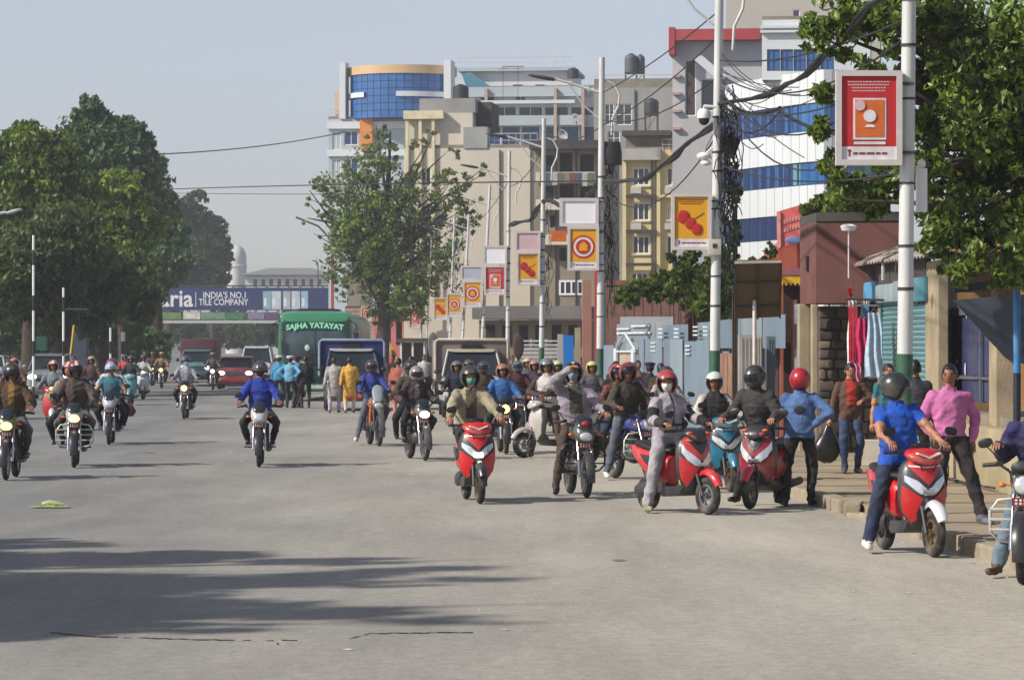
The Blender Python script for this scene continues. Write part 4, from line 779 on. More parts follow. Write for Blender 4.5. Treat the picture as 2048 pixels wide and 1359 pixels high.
def garment(label, px0, py0, px1, py1, d, mt, seed, flare=.8, mt2=None):
    a = at(px0, py0, d); c_ = at(px1, py1, d); W = c_.x-a.x; H = a.z-c_.z; t = link('hanging_garment', None, None, (a.x+W/2, d, c_.z)); tag(t, label, 'garment', 'clothes hanging at the shop front')
    rl = random.Random(seed); n, m_ = 16, 10; b = MB(); ph = rl.uniform(0,6)
    for side_, off in ((0,-.02),(1,.02)):
        vs = []
        for j in range(m_+1):
            for i in range(n+1):
                s = i/n-.5; k_ = j/m_; w_ = W*(flare+(1-flare)*(1-k_)) ; vs.append((s*w_+.01*sin(k_*9+ph), off+.04*sin(s*(10+seed*1.3)+ph+k_*3)*(1-.5*k_), H*k_-.02*abs(sin(s*5+ph))*(1-k_)))
        b.add(vs, [(j*(n+1)+i, j*(n+1)+i+1, (j+1)*(n+1)+i+1, (j+1)*(n+1)+i) for j in range(m_) for i in range(n)], 0)
    k_ = (n+1)*(m_+1)
    for i in range(n): b.f.append((i, i+1, k_+i+1, k_+i)); b.m.append(0); q = m_*(n+1); b.f.append((q+i, q+i+1, k_+q+i+1, k_+q+i)); b.m.append(0)
    part('cloth', b, mt, t, 80)
    if mt2:
        b = MB()
        for i in range(3): x = W*(-.28+.28*i); b.bb(x-.02, x+.02, -.075, -.06, H*.05, H*.9)
        part('stripe', b, mt2, t, 0)
    b = MB(); b.tube([(-W*.2,0,H), (0,0,H+.07), (W*.2,0,H)], .008, 4); b.tube([(0,0,H+.07),(0,0,H+.14)], .006, 4); part('hanger', b, CHR, t, 0)
CR = lambda n, c: cloth(n, c, .85)
garment('white garment with red stripes hanging at the outer edge of the shop', 1694, 600, 1716, 730, 54.6, CR('white',(232,226,226)), 1, .7, CR('red',(200,40,60)))
garment('magenta dress hanging above the man with the black bag', 1708, 636, 1740, 724, 54.5, CR('magenta',(196,30,98)), 2, .6)
garment('pale blue shirt hanging nearest the shutters', 1728, 625, 1768, 752, 54.4, CR('paleblue',(178,200,222)), 3, .55)
garment('pink and purple patterned top hanging below the striped garment', 1700, 726, 1722, 762, 54.5, CR('pinkp',(222,120,166)), 4, .8)
garment('red jersey hanging at the corner of the sign box', 1697, 575, 1706, 612, 54.7, CR('redj',(200,30,34)), 5, .9)
garment('white and rose scarf hanging beside the pale blue shirt', 1722, 600, 1738, 690, 54.75, CR('rose',(230,214,218)), 6, .9, CR('blue2',(110,150,200)))
b = MB(); b.tube([at(1690,598,54.5), at(1768,600,54.5)], .02, 6); o = part('clothes_rail', b, DGR, None, 40); tag(o, 'thin rail carrying the hanging clothes under the sign boxes', 'rail')
wbox('shop_box', 'low white block standing on the pavement below the clothes', 'block', 1722, 880, 1762, 912, 52.5, .5, mat('block_white', (222,212,194), .8, .8, var=.12, dirt=.3), True)
# gate, plinth wall, shelter
GNAV = mat('navy_gate', (52,56,98), .75, .55, .1, var=.2, scale=2, dirt=.25, dirtc=(.2,.2,.25))
fN = Fac(1882, 52.6, 2012, 45.7, 1)
tN = thing('navy_gate', 'tall navy blue sheet metal gate scuffed with white streaks', 'gate', (fN.A.x, fN.A.y, 0), fN.rz)
for (a, c_) in ((1884,1915),(1916,1946),(1968,1986),(1947,1967),(1987,2006)):
    u0, u1, z0, z1 = fN.rect(a, 625, c_, 752); b = MB(); b.bb(u0+.005, u1-.005, 0, .04, z0, z1); part('panel', b, GNAV, tN, 0, .012)
    u0, u1, z0, z1 = fN.rect(a, 757, c_, 805); b = MB(); b.bb(u0+.005, u1-.005, 0, .04, z0, z1); part('panel', b, GNAV, tN, 0, .012)
b = MB()
for (a, p0, c_, p1) in ((1882,618,2010,625),(1882,752,2010,757),(1965,625,1967,805)): u0, u1, z0, z1 = fN.rect(a, p0, c_, p1); b.bb(u0, u1, -.05, -.003, z0, z1)
part('rail', b, mat('rail_greyblue', (96,104,130), .7, .6, var=.2), tN, 0)
b = MB()
for (a, p0, r) in ((1933,738,.05),(1916,722,.022),(1936,630,.03)):
    u, z = fN.uz(a, p0); b.ell((u,-.02,z), (r*.8,.012,r*2), 8, 6)
part('white_mark', b, mat('chalk_mark', (206,210,216), .8, .9), tN, 60)
u0, u1, z0, z1 = fN.rect(2006, 655, 2020, 815); b = MB(); b.bb(u0, u1, -.2, .1, 0, z1); part('gate_pillar', b, PIL, tN, 0, .02)
PLI = mat('plinth_render', (200,184,146), .64, .92, var=.22, scale=1.2, dirt=.45, dirtc=(.24,.2,.15), bump=.4); LEDG = mat('ledge_grey', (162,152,134), .6, .92, var=.25, scale=2, dirt=.45)
a = at(1878, 838, 49.2); c_ = at(2200, 900, 35.8); b = MB(); t = thing('retaining_wall', 'low pale rendered retaining wall along the back of the pavement', 'wall', (a.x, a.y, 0), atan2(c_.y-a.y, c_.x-a.x)); L_ = (c_-a).length
b.bb(0, L_, 0, .3, .1, a.z); part('wall_face', b, PLI, t, 30, .04)
b = MB(); b.bb(-.1, L_, .34, 10, .1, a.z+.12); part('ledge', b, LEDG, t, 0)
b = MB(); b.box((.5,-.2,.2),(1.3,.4,.28)); b.box((-.5,-.1,.17),(.8,.5,.2)); part('rubble_heap', b, PLI, t, 50, .08)
def shelter():
    t = thing('bus_shelter', 'bus shelter with bright blue posts and a teal edged sloping roof', 'bus shelter', (at(2033,HY,46).x, 46, 0)); o = t.location
    BP = mat('bright_blue_paint', (40,138,206), .8, .4, var=.15, scale=4, dirt=.3); BD = mat('dark_blue_paint_and_shade', (34,48,64), .5, .5, var=.2); TE = mat('teal_edge', (64,124,130), .7, .5, var=.2)
    def W(px, py, d): v = at(px, py, d); return Vector((v.x-o.x, v.y-o.y, v.z))
    for (px, d, p0, r, pm_) in ((2034,43.6,562,.052,745),(1901,54,592,.06,700)):
        v = W(px, p0, d); m_ = W(px, pm_, d); b = MB(); b.tube([(m_.x,m_.y,m_.z),(v.x,v.y,v.z)], r, 10); part('post', b, BP, t, 60); b = MB(); b.tube([(m_.x,m_.y,.9),(m_.x,m_.y,m_.z-.002)], r*1.02, 10); part('post_foot', b, BD if d < 50 else mat('green_base',(40,96,70),.7,.5,var=.2), t, 60)
    q = [W(1893,588,54), W(2200,548,45), W(2230,540,52), W(1930,578,58)]
    b = MB(); b.add(q+[v+Vector((0,0,.1)) for v in q], [(0,3,2,1),(4,5,6,7),(0,1,5,4),(1,2,6,5),(2,3,7,6),(3,0,4,7)]); part('roof', b, BD, t, 0)
    b = MB(); e0, e1 = q[0]+Vector((0,-.03,0)), q[1]+Vector((0,-.03,0)); b.add([e0, e1, e1+Vector((0,0,.13)), e0+Vector((0,0,.13)), e0+Vector((0,.025,0)), e1+Vector((0,.025,0)), e1+Vector((0,.025,.13)), e0+Vector((0,.025,.13))], [(0,1,2,3),(4,7,6,5),(0,4,5,1),(3,2,6,7),(0,3,7,4),(1,5,6,2)]); part('roof_edge', b, TE, t, 0)
    q = [W(1906,600,45.9), W(2150,580,44), W(2150,760,44), W(2012,716,45.2)]; b = MB(); b.add(q+[v+Vector((0,.05,0)) for v in q], [(0,3,2,1),(4,5,6,7),(0,1,5,4),(1,2,6,5),(2,3,7,6),(3,0,4,7)]); part('side_panel', b, BD, t, 0)  # dark sheet cut to the shaded area under the roof, shade in its colour
shelter()
b = MB(); b.tube([gp(1880,952,.17), Vector((6.25,46.5,.17)), Vector((6.3,44.5,.17)), Vector((6.38,43,.19))], .02, 5); o = part('black_hose', b, RUB, None, 50); tag(o, 'dark pipe lying along the foot of the pale retaining wall', 'pipe')
# ------------------------------------------------ broadleaf tree over the pavement
def broadleaf():
    base = Vector((8.0, 43, .1)); t = thing('broadleaf_tree', 'large leafy tree hanging over the shops beside the nearest lamp post', 'tree', base)
    bl = [(1950,520,60),(1885,500,40),(2020,560,46),(1930,540,36),(1860,90,60),(1850,150,50),(1870,20,60),(1920,130,80),(2040,60,80),(1845,330,46),(1860,400,44),(2030,340,90),(1990,270,80),(2050,480,60),(1900,60,90),(2000,60,100),(1860,180,60),(1960,200,110),(2050,260,110),(1880,300,70),(1970,350,100),(2050,430,90),(1900,420,50),(1950,470,60),(2040,520,50),(1760,60,70),(1700,30,60),(1640,70,40),(1690,110,34),(1740,140,40),(1790,20,60),(1650,180,30),(1620,50,24),(1640,260,22),(1700,370,46),(1660,330,26),(1750,390,44),(1790,350,34),(1670,400,24),(1860,470,36),(2020,150,90),(1850,240,40),(2110,300,100),(2100,120,120)]
    B = []
    for x, y, r in bl:
        p = pblob(x, y, r, 43+random.uniform(-1,1), ry=1.0); B.append((p[0]-base.x, p[1]-base.y, p[2]-base.z, p[3], max(p[3],.5), p[5]))
    lm = mat('broad_leaf', (114,140,52), .74, .4, var=.4, scale=1.2, transl=.3, island=.6)
    c, V, Fc = leaf_cloud(B, 46000, .07, 77, fold=1, droop=.5, shell=.0)
    # inner denser fill
    idx = np.argsort(np.linalg.norm(c+np.array(base)-np.array([0,0,CH]), axis=1))
    near = idx[:300]; mask = np.ones(len(c), bool); mask[near] = False; rest = np.where(mask)[0]
    V4 = V.reshape(-1,4,3); Fr = np.arange(len(rest))[:,None,None]*4+np.array([[0,1,2],[0,2,3]])[None]
    part('foliage', np_mesh('foliage', V4[rest].reshape(-1,3), Fr.reshape(-1,3), lm), None, t, kind='stuff')
    F1 = np.array([[0,1,2],[0,2,3]])
    for k_ in near:
        ct = V4[k_].mean(0); link('leaf', np_mesh('leaf', V4[k_]-ct, F1, lm), t, tuple(ct))
    b = MB(); b.tube([(0,0,-.1),(-.1,0,2),(-.3,0,3.6),(-.2,0,5.5)], [.24,.2,.17,.08], 10)
    for q in B: 
        s = Vector((-.3,0,3.2+random.uniform(0,1.2))); e = Vector(q[:3]); b.tube([s, s.lerp(e,.5)+Vector((0,0,.25)), e], [.07,.045,.012], 6)
    part('trunk', b, BARK, t, 60)
broadleaf()
# ------------------------------------------------ lamp posts
POLEW = mat('galvanised_white', (214,216,214), .85, .5, .1, var=.15, scale=3, dirt=.35, dirtc=(.22,.21,.2), stretch=(1,1,.3)); POLEG = mat('pole_green', (34,98,72), .75, .5, var=.2, scale=4, dirt=.3); BAND = mat('strap_dark', (60,60,62), .7, .6)
def lamp_post(label, pt, pyt, pb, d, arms=1, grp='white street lamp posts along the pavement', green=1.8, r=.09, lamp=1, thin=0):
    B = Vector(((pb-CX)*d/F, d, .13)); T = at(pt, pyt, d)-B; t = thing('street_lamp', label, 'lamp post', B, 0, grp); ax = T.normalized()
    if green: b = MB(); b.tube([ax*0, ax*green], r*1.04, 14); part('painted_base', b, POLEG, t, 60)
    b = MB(); b.tube([ax*(green+.003 if green else 0), ax*T.length*.5, T], [r, r*.93, r*.82], 14); part('pole', b, POLEW, t, 60)
    b = MB()
    if not thin:
        for i in range(7): z = 2.6+i*.55+random.uniform(-.15,.15); p = ax*z; b = MB(); b.tube([p-Vector((0,0,.012)), p+Vector((0,0,.012+random.random()*.02))], r*1.08, 10); part('strap', b, BAND, t, 60)
    if not arms: return t
    q = lambda x, z: ax*(z-.13)+Vector((x,0,0)); s = 1
    b = MB(); b.tube([q(-.05,8.12), q(-.6,8.3), q(-1.15,8.46)], [.035,.03,.028], 7); b.tube([q(-.05,7.5), q(-.42,7.8), q(-.8,8.33)], .02, 6); part('lamp_arm', b, POLEW, t, 60)
    if lamp: b = MB(); b.loft([(-1.8,0,0,.04,.01),(-1.7,0,0,.11,.035),(-1.4,0,0,.13,.05),(-1.15,0,0,.06,.04)], 12, axis='x'); m_ = b.mesh('lamp_head', mat('lamp_head_grey', (90,94,100), .7, .4, .4), 50); o = part('lamp_head', m_, None, t); o.location = ax*8.37+Vector((-.0,0,.02)); o.rotation_euler.y = radians(10); o.location.z -= -.0; o.location = q(0,8.47)+Vector((0,0,-.24))
    b = MB(); b.tube([q(.05,8.42), q(.28,8.34), q(.43,8.08), q(.4,7.8), q(.26,7.5), q(.24,7.1)], [.03,.028,.028,.028,.028,.024], 7); part('scroll_arm', b, POLEW, t, 60)
    return t
LP = [('lamp post nearest the pink shirted man, wrapped with dark straps', 1824,-500,1806,37.4,1,.09),
      ('lamp post in front of the yellow building carrying a camera and heavy cables', 1440,-122,1427,55.4,1,.088),
      ('lamp post rising beside the blank white board and the potted planter', 1204,115,1199,78,1,.086),
      ('lamp post between the pink board and the grimy concrete block', 1088,237,1082,99.7,1,.08),
      ('lamp post holding the white and red boards', 1019,302,1014,117,1,.075),
      ('lamp post leaning over the grey board and round logo board', 980,370,960,141,1,.075),
      ('lamp post with a pole top just under the leafy branches, second in the tight pair', 938,428,921,170,1,.075),
      ('lamp post with tangled cables, first in the tight pair', 909,437,897,179,1,.075),
      ('lamp post standing above the small red board', 846,480,841,217,1,.075),
      ('lamp post standing over the canvas topped blue vehicle', 752,500,746,240,1,.09)]
for lb, pt, pyt, pb, d, ar, r in LP: lamp_post(lb, pt, pyt, pb, d, ar, r=r, green=1.85 if d < 120 else 1.6)
lamp_post('thin bare post standing between the small red board and the pair of yellow boards', 863, 480, 850, 205, 0, None, 0, .05, 0, 1)
# boards
FRM = mat('board_frame', (212,206,204), .82, .5, var=.08, dirt=.2); 
RD = mat('poster_red', (190,34,38), .85, .6, var=.05); YL = mat('poster_amber', (226,164,24), .85, .6, var=.05); OR2 = mat('poster_orange', (214,106,42), .85, .6, var=.15, scale=8); PW = mat('poster_white', (226,222,226), .85, .6); PB = mat('poster_blank', (236,238,242), .9, .6, var=.04); PP = mat('poster_pink', (214,180,184), .85, .6, var=.06); PG = mat('poster_grey', (182,188,200), .85, .6, var=.1); TXR = mat('print_maroon', (140,50,50), .8, .6)
def board(label, px0, py0, px1, py1, d, kind):
    a = at(px0, py0, d); c_ = at(px1, py1, d); W = c_.x-a.x; H = a.z-c_.z; t = thing('banner_board', label, 'sign', (a.x, d-.02, c_.z), 0, 'advertising boards strapped to the lamp posts')
    fw = W*.085; b = MB(); b.bb(0,fw,-.06,.06,0,H); b.bb(W-fw,W,-.06,.06,0,H); b.bb(fw,W-fw,-.06,.06,0,fw); b.bb(fw,W-fw,-.06,.06,H-fw,H); part('frame', b, FRM, t, 0)
    base = {'red':RD,'lantern':YL,'ring':YL,'blank':PB,'pink':PP,'grey':PG,'orange':OR2}[kind]
    zs = H*.2 if kind in ('red','lantern','ring') else fw
    b = MB(); b.bb(fw,W-fw,-.03,.03,zs,H-fw); pp = part('poster', b, base, t, 0)
    if zs > fw:
        b = MB(); b.bb(fw,W-fw,-.03,.03,fw,zs-.002); fp = part('footer', b, PW, t, 0)
        b = MB(); x = W*.26
        for i in range(5): w_ = W*random.uniform(.07,.12); b.bb(x, x+w_, -.034, -.031, H*.115, H*.115+H*.022); x += w_+W*.02
        b.bb(W*.19,W*.215,-.034,-.031,H*.095,H*.16); b.ell((W*.203,-.033,H*.155),(W*.03,.004,H*.015),8,5); part('print_line', b, TXR, fp, 0, kind='stuff')
    if kind in ('red','lantern'):
        b = MB()
        for i in range(4 if kind=='red' else 3):
            hw = W*(.32-.03*i+.02*(i%2)); x = W/2-hw
            while x < W/2+hw: w_ = W*random.uniform(.015,.045); b.bb(x, min(x+w_,W/2+hw), -.034, -.031, H*(.875-.032*i), H*(.875-.032*i)+H*.013); x += w_+W*.01
        part('print_line', b, PP if kind=='red' else TXR, pp, 0, kind='stuff')
    if kind == 'red':
        b = MB(); b.bb(W*.26,W*.76,-.036,-.031,H*.27,H*.71); part('card_edge', b, PW, pp, 0)
        b = MB(); b.bb(W*.29,W*.73,-.042,-.037,H*.3,H*.69); part('card', b, OR2, pp, 0)
        b = MB(); b.lathe([(0,-.055),(W*.095,-.055),(W*.095,-.043),(0,-.043)], (0,0,0), 'y', 20); q = part('disc', b, PW, pp, 40); q.location = (W*.51,0,H*.52)
        b = MB(); b.lathe([(0,-.055),(W*.08,-.055),(W*.08,-.043),(0,-.043)], (0,0,0), 'y', 16); q = part('moon_disc', b, PP, pp, 40); q.location = (W*.36,0,H*.63)
        b = MB(); b.plate([(W*.43,H*.40),(W*.6,H*.40),(W*.56,H*.43),(W*.47,H*.43)], -.05, -.043); b.plate([(W*.27,H*.22),(W*.75,H*.22),(W*.75,H*.25),(W*.27,H*.25)], -.036, -.031); part('stand_picture', b, PW, pp, 0)
    if kind == 'ring':
        for r, mt, y in ((.37,RD,-.036),(.31,PW,-.042),(.235,RD,-.048)):
            b = MB(); b.lathe([(0,y),(W*r,y),(W*r,y+.005),(0,y+.005)], (0,0,0), 'y', 28); q = part('ring', b, mt, pp, 40); q.location = (W*.5,0,H*.54)
        b = MB(); b.plate([(-W*.13,-W*.13),(W*.13,-W*.13),(W*.13,W*.06),(0,W*.17),(-W*.13,W*.06)], -.054, -.049); q = part('emblem', b, YL, pp, 0); q.location = (W*.5,0,H*.54)
    if kind == 'lantern':
        for (x, z, s) in ((.30,.59,1.1),(.48,.47,.95),(.64,.37,.95)):
            b = MB(); b.loft([(-.1*H*s,0,0,W*.06*s,.006),(-.07*H*s,0,0,W*.12*s,.01),(0,0,0,W*.145*s,.012),(.07*H*s,0,0,W*.12*s,.01),(.1*H*s,0,0,W*.06*s,.006)], 12); q = part('lantern_picture', b, mat('lantern_red',(190,40,34),.85,.6,var=.25,scale=12), pp, 50); q.location = (W*x,-.042,H*z)
        b = MB(); b.tube([(W*.36,-.035,H*.57),(W*.6,-.035,H*.56),(W*.82,-.035,H*.66)], W*.008, 4); part('string_picture', b, TXR, pp, 0)
    b = MB(); b.bb(W, W+.14, -.02, .02, H*.12, H*.15); b.bb(W, W+.14, -.02, .02, H*.85, H*.88); part('bracket', b, DGR, t, 0)
board('large red board with a framed orange card on the nearest lamp post', 1671,142,1803,331,37.3,'red')
board('amber board with three red lanterns on the post that carries the camera', 1342,387,1422,500,55.3,'lantern')
board('blank white board above the round logo board beside the cable laden post', 1119,396,1197,453,77.9,'blank')
board('amber board with a red ring logo beneath the large blank white board', 1135,453,1198,541,77.85,'ring')
board('pale pink board above the lantern board in front of the cream building', 1030,462,1081,504,99.6,'pink')
board('amber lantern board below the pale pink board', 1033,504,1080,571,99.55,'lantern')
board('blank white board directly above the red card board', 966,491,1014,530,116.9,'blank')
board('red card board below a blank white board', 968,531,1012,590,116.8,'red')
board('grey tilted board above the ring logo board', 921,531,966,561,140.9,'grey')
board('amber ring logo board below the grey board', 926,562,964,615,140.8,'ring')
board('amber ring logo board between a lantern board and the grey board', 893,587,924,634,169.9,'ring')
board('amber lantern board at the far end of the amber row', 867,595,896,640,178.9,'lantern')
board('small red board next to the bare thin post', 818,618,841,656,216.9,'red')
board('small orange board half over the beige block wall', 722,612,744,642,239.9,'ring')
o = wbox('orange_board', 'flat orange panel showing behind the round logo board', 'sign', 1102, 462, 1133, 483, 101, .06, OR2, False)
# cameras and fittings on the second post
def cctv():
    p = at(1408, 232, 55.2); t = thing('surveillance_camera', 'white dome surveillance camera on a bracket among the cables', 'camera', p); s = 55.2/F
    b = MB(); b.lathe([(0,14*s),(9*s,14*s),(13*s,8*s),(14*s,0),(13*s,-5*s),(0,-5*s)], n=16); part('housing', b, WHT, t, 50); b = MB(); b.ell((0,0,-7*s),(11*s,11*s,12*s),14,8); part('dome', b, BLK, t, 50)
    b = MB(); b.tube([(0,0,14*s),(0,0,20*s),(24*s,0,18*s)], 3*s, 6); part('bracket', b, WHT, t, 50)
cctv()
b = MB(); s = 55/F; b.ell((0,0,0),(15*s,15*s,8*s),14,6); b.ell((4*s,0,-14*s),(11*s,11*s,6*s),12,6); b.tube([(4*s,0,6*s),(18*s,0,18*s)],2*s,5); o = part('siren_horn', b, WHT, None, 50); o.location = at(1408,312,54.9); tag(o, 'white horn loudspeakers hanging below the dome camera', 'loudspeaker')
b = MB(); b.box((0,0,0),(.22,.14,.27)); o = part('junction_box', b, mat('box_cream',(206,200,184),.8,.5,var=.1,dirt=.2), None, 30, .015); o.location = at(1429,494,55.15); tag(o, 'small cream junction box strapped low on the camera post', 'junction box')
b = MB(); b.box((0,-.075,.02),(.07,.01,.07)); part('badge', b, mat('badge_navy',(40,50,90),.8,.5), o, 0)
b = MB(); b.box((0,0,0),(.12,.12,.5)); b.ell((0,0,.3),(.05,.05,.06),8,6); o = part('router_box', b, WHT, None, 30); o.location = at(1843,380,37.6); tag(o, 'pale upright equipment box fixed behind the nearest lamp post', 'equipment box')
b = MB(); b.box((0,0,0),(.36,.3,.3)); o = part('terminal_box', b, BLK, None, 30, .03); o.location = at(1456,288,55.5); o.rotation_euler.y=.35; tag(o, 'black terminal box hanging crooked from the camera post', 'terminal box')
b = MB(); b.loft([(0,0,0,.3,.22),(.3,0,0,.3,.25),(.55,0,0,.26,.2)], 12, axis='z'); o = part('transformer', b, mat('drum_dark',(58,56,58),.7,.6,var=.2), None, 40); o.location = at(1219,330,78.2); tag(o, 'dark oval transformer hanging on the post beside the yellow building', 'transformer')
b = MB(); b.loft([(-.07,0,0,.10,.05),(0,0,0,.13,.07),(.03,0,0,.06,.04)], 12, axis='z'); b.tube([(0,0,-.07),(0,0,-.8)],.01,5); o = part('floodlight', b, WHT, None, 40); o.location = at(1697,452,50); tag(o, 'small white lamp reflector over the maroon block corner', 'lamp')
# cables
CAB = mat('cable_black', (40,40,42), .7, .6, var=.2)
def cable(A, B, sag, r, label='thin black cable strung between the lamp posts', grp='overhead cables', n=14):
    pts = []
    for i in range(n+1): s = i/n; p = A.lerp(B, s); p.z -= sag*4*s*(1-s); pts.append(p)
    b = MB(); b.tube(pts, r, 5); o = part('overhead_cable', b, CAB, None, 60); tag(o, label, 'cable', grp); return o
def bundle(pts, r, seed, label):
    rl = random.Random(seed); b = MB()
    for k_ in range(7):
        q = []; 
        for i in range(len(pts)-1):
            for j in range(6): q.append(pts[i].lerp(pts[i+1], j/6))
        q.append(pts[-1]); off = Vector((rl.uniform(-r,r), rl.uniform(-r,r), rl.uniform(-r,r)))
        q = [p+off*(.6+.5*sin(i*.9+k_))+Vector((0,0,rl.uniform(-.3,.3)*r)) for i, p in enumerate(q)]; b.tube(q, r*.45, 5)
    o = part('cable_bundle', b, CAB, None, 60); tag(o, label, 'cable bundle')
bundle([at(1830,-40,37.6), at(1740,10,40), at(1690,75,43), at(1610,150,47), at(1540,190,51), at(1440,210,55.3)], .04, 1, 'thick bundle of black cables sagging past the large red board')
bundle([at(1436,240,55.5), at(1370,290,60), at(1320,335,65), at(1280,360,70), at(1208,362,78)], .055, 2, 'thick drooping cable bundle crossing the yellow building')
bundle([at(1204,365,78), at(1175,390,86), at(1150,430,93), at(1100,400,99), at(1086,405,99.7)], .07, 3, 'cable bundle looping behind the large blank board')
bundle([at(1086,405,99.7), at(1060,440,108), at(1020,450,117)], .06, 4, 'cable bundle from the pink board post to the white and red boards')
bundle([at(750,548,240), at(762,590,236), at(790,622,230)], .15, 5, 'black cables slanting down from the post over the canvas topped vehicle')
CL = ['thin black cable strung high between the nearest lamp post and the camera post', 'thin black cable between the camera post and the post by the yellow building', 'slack cable dipping in front of the blue glass bands']
for i, (a, b_, sg) in enumerate([((1830,60,37.5),(1440,150,55.4),.5),((1830,90,37.5),(1440,180,55.4),.9),((1830,140,37.5),(1442,215,55.4),.3),((1830,180,37.5),(1440,190,55.4),1.1),((1826,340,37.5),(1442,330,55.4),.2),((1830,30,37.5),(1440,120,55.4),.2),
        ((1440,150,55.4),(1206,240,78),.3),((1440,20,55.4),(1206,185,78),.1),((1440,70,55.4),(1206,250,78),.15),((1440,260,55.4),(1206,380,78),.8),((1440,225,55.4),(1560,222,53),.35),((1560,222,53),(1830,245,37.5),.25),((1440,190,55.4),(1560,215,53),.2)]):
    cable(at(*a), at(*b_), sg, .013 if i < 11 else .03, CL[0 if i < 6 else 1 if i < 10 else 2])
for i in range(12):
    rl = random.Random(i+40); cable(at(1444,rl.uniform(100,260),55.3), at(rl.uniform(1500,1700),rl.uniform(160,340),rl.uniform(47,53)), rl.uniform(.05,.4), .008, 'hair thin wire fanning out from the camera post across the blue glass bands')
for (a, b_) in (((1206,250,78),(1088,262,99.7)),((1206,370,78),(1088,400,99.7)),((1088,290,99.7),(1019,372,117)),((1019,360,117),(940,450,170))): cable(at(*a), at(*b_), .3, .014)
cable(at(300,309,200), at(690,264,255), .3, .04, 'single cable crossing the sky from the dark trees to the glass drum building', None)
cable(at(320,379,150), at(1206,362,79), -.05, .02, 'long horizontal cable crossing the sky at mid height', None)
cable(at(330,386,150), at(720,388,120), .02, .012, 'fainter cable running just below the long horizontal one', None)
def tangle(label, px, py0, py1, d, w, n, seed, side=1):
    rl = random.Random(seed); b = MB(); s = d/F
    for k_ in range(n):
        y = rl.uniform(py0, py1); x = px+rl.uniform(0, w)*side; rx, rz_ = rl.uniform(.4,1)*w*s*.7, rl.uniform(14,70)*s*(w/26)
        c_ = at(x, y, d+rl.uniform(-.15,.15)); pts = []; ph = rl.uniform(0,6); m_ = 14; sw = rl.uniform(2.5,6.5)
        if k_ % 3:
            q = c_.copy(); vx = 0
            for i in range(m_): vx = vx*.7+rl.uniform(-.04,.04)*w/26; vx -= (q.x-c_.x)*.15; q = q+Vector((vx, rl.uniform(-.02,.02), -rl.uniform(.5,1.3)*rz_*.22)); pts.append(q.copy())
        else:
            for i in range(m_): a = ph+sw*i/(m_-1); pts.append(c_+Vector((cos(a)*rx*(.7+.3*sin(i*1.7)), .06*sin(a*2), sin(a)*rz_*.6*(.8+.3*sin(i*2.3+ph)))))
        b.tube(pts, rl.uniform(.006,.014), 4)
    o = part('cable_tangle', b, CAB, None, 60); tag(o, label, 'cable tangle'); o['kind'] = 'stuff'
tangle('mass of coiled black cables hanging on the camera post', 1440, 195, 300, 55.3, 30, 50, 1)
tangle('dark coils of cable hanging down beside the lantern board', 1446, 290, 450, 55.4, 22, 40, 2)
tangle('black coils of cable on the post by the yellow building', 1210, 290, 560, 78.1, 18, 56, 3)
tangle('cable knot on the post in front of the cream building', 1090, 395, 600, 99.8, 12, 26, 4)
tangle('cable clump around the tight pair of lamp posts', 925, 500, 525, 175, 22, 16, 5, -1)
tangle('dark cable knot on the far lamp post', 752, 535, 560, 239.8, 8, 12, 6)
# ------------------------------------------------ middle distance along the pavement
wbox('grey_hoarding', 'large grey hoarding standing above the beige block wall', 'hoarding', 694, 545, 745, 612, 262, .3, mat('hoarding', (168,160,150), .65, .9, var=.2, scale=.6), True)
f = Fac(690, 255, 748, 253); t = thing('block_wall', 'beige block wall with horizontal courses behind the green bus', 'wall', (f.A.x, f.A.y, 0), f.rz); z = f.uz(690,612)[1]; cm = mat('block_course', (188,168,140), .62, .9, var=.2, scale=2)
b = MB(); b.bb(0, f.L, .08, .4, 0, z); part('wall_core', b, mat('joint', (95,82,66), .5, .95), t, 0)
zz = 0
while zz < z-.25: b = MB(); b.bb(0, f.L, 0, .078, zz, zz+.25); part('block_course', b, cm, t, 0); zz += .29
PK = mat('pink_wall', (206,120,116), .7, .85, var=.2, scale=1, dirt=.3)
f = Fac(746, 236, 864, 232); t = thing('pink_house', 'low pink walled house with dark doorways at the foot of the feathery tree', 'house', (f.A.x, f.A.y, 0), f.rz)
b = MB(); hs_ = [f.rect(x, 628, x+w_, 690) for x, w_ in ((756,26),(792,12),(822,10))]; holed_wall(b, 0, f.L, 0, f.uz(750,622)[1], hs_, .4); part('wall', b, PK, t, 0)
b = MB(); b.bb(0, f.L, .41, 4, 0, f.uz(750,618)[1]-.01); part('back_rooms', b, mat('dark_opening', (46,42,44), .6, .9, var=.4, scale=1), t, 0)
b = MB(); b.bb(-.3, f.L*.32, -.6, 4.2, f.uz(750,620)[1], f.uz(750,616)[1]+.1); part('canopy', b, mat('grey_balcony', (190,188,186), .7, .8, var=.1, scale=1), t, 0)
f = Fac(800, 206, 1010, 200); t = thing('market_shed', 'row of dark open market sheds under low grey roofs', 'shed', (f.A.x, f.A.y, 0), f.rz)
b = MB(); b.bb(0, f.L, -1.2, 3, f.uz(800,684)[1], f.uz(800,676)[1]); part('roof', b, DARKC, t, 0); b = MB(); b.bb(0, f.L, .8, 1, 0, f.uz(800,684)[1]-.01); part('back_wall', b, mat('shed_brown', (84,62,56), .6, .9, var=.4, scale=.6), t, 0)
for i in range(9): b = MB(); u = f.L*(i+.2)/9; b.bb(u, u+.12, -1, -.85, 0, f.uz(800,684)[1]-.01); part('post', b, mat('post_pale', (222,214,206), .8, .5), t, 0)
f = Fac(958, 150, 1178, 142); t = thing('low_building', 'low grey flat roofed building behind the middle lamp posts', 'building', (f.A.x, f.A.y, 0), f.rz)
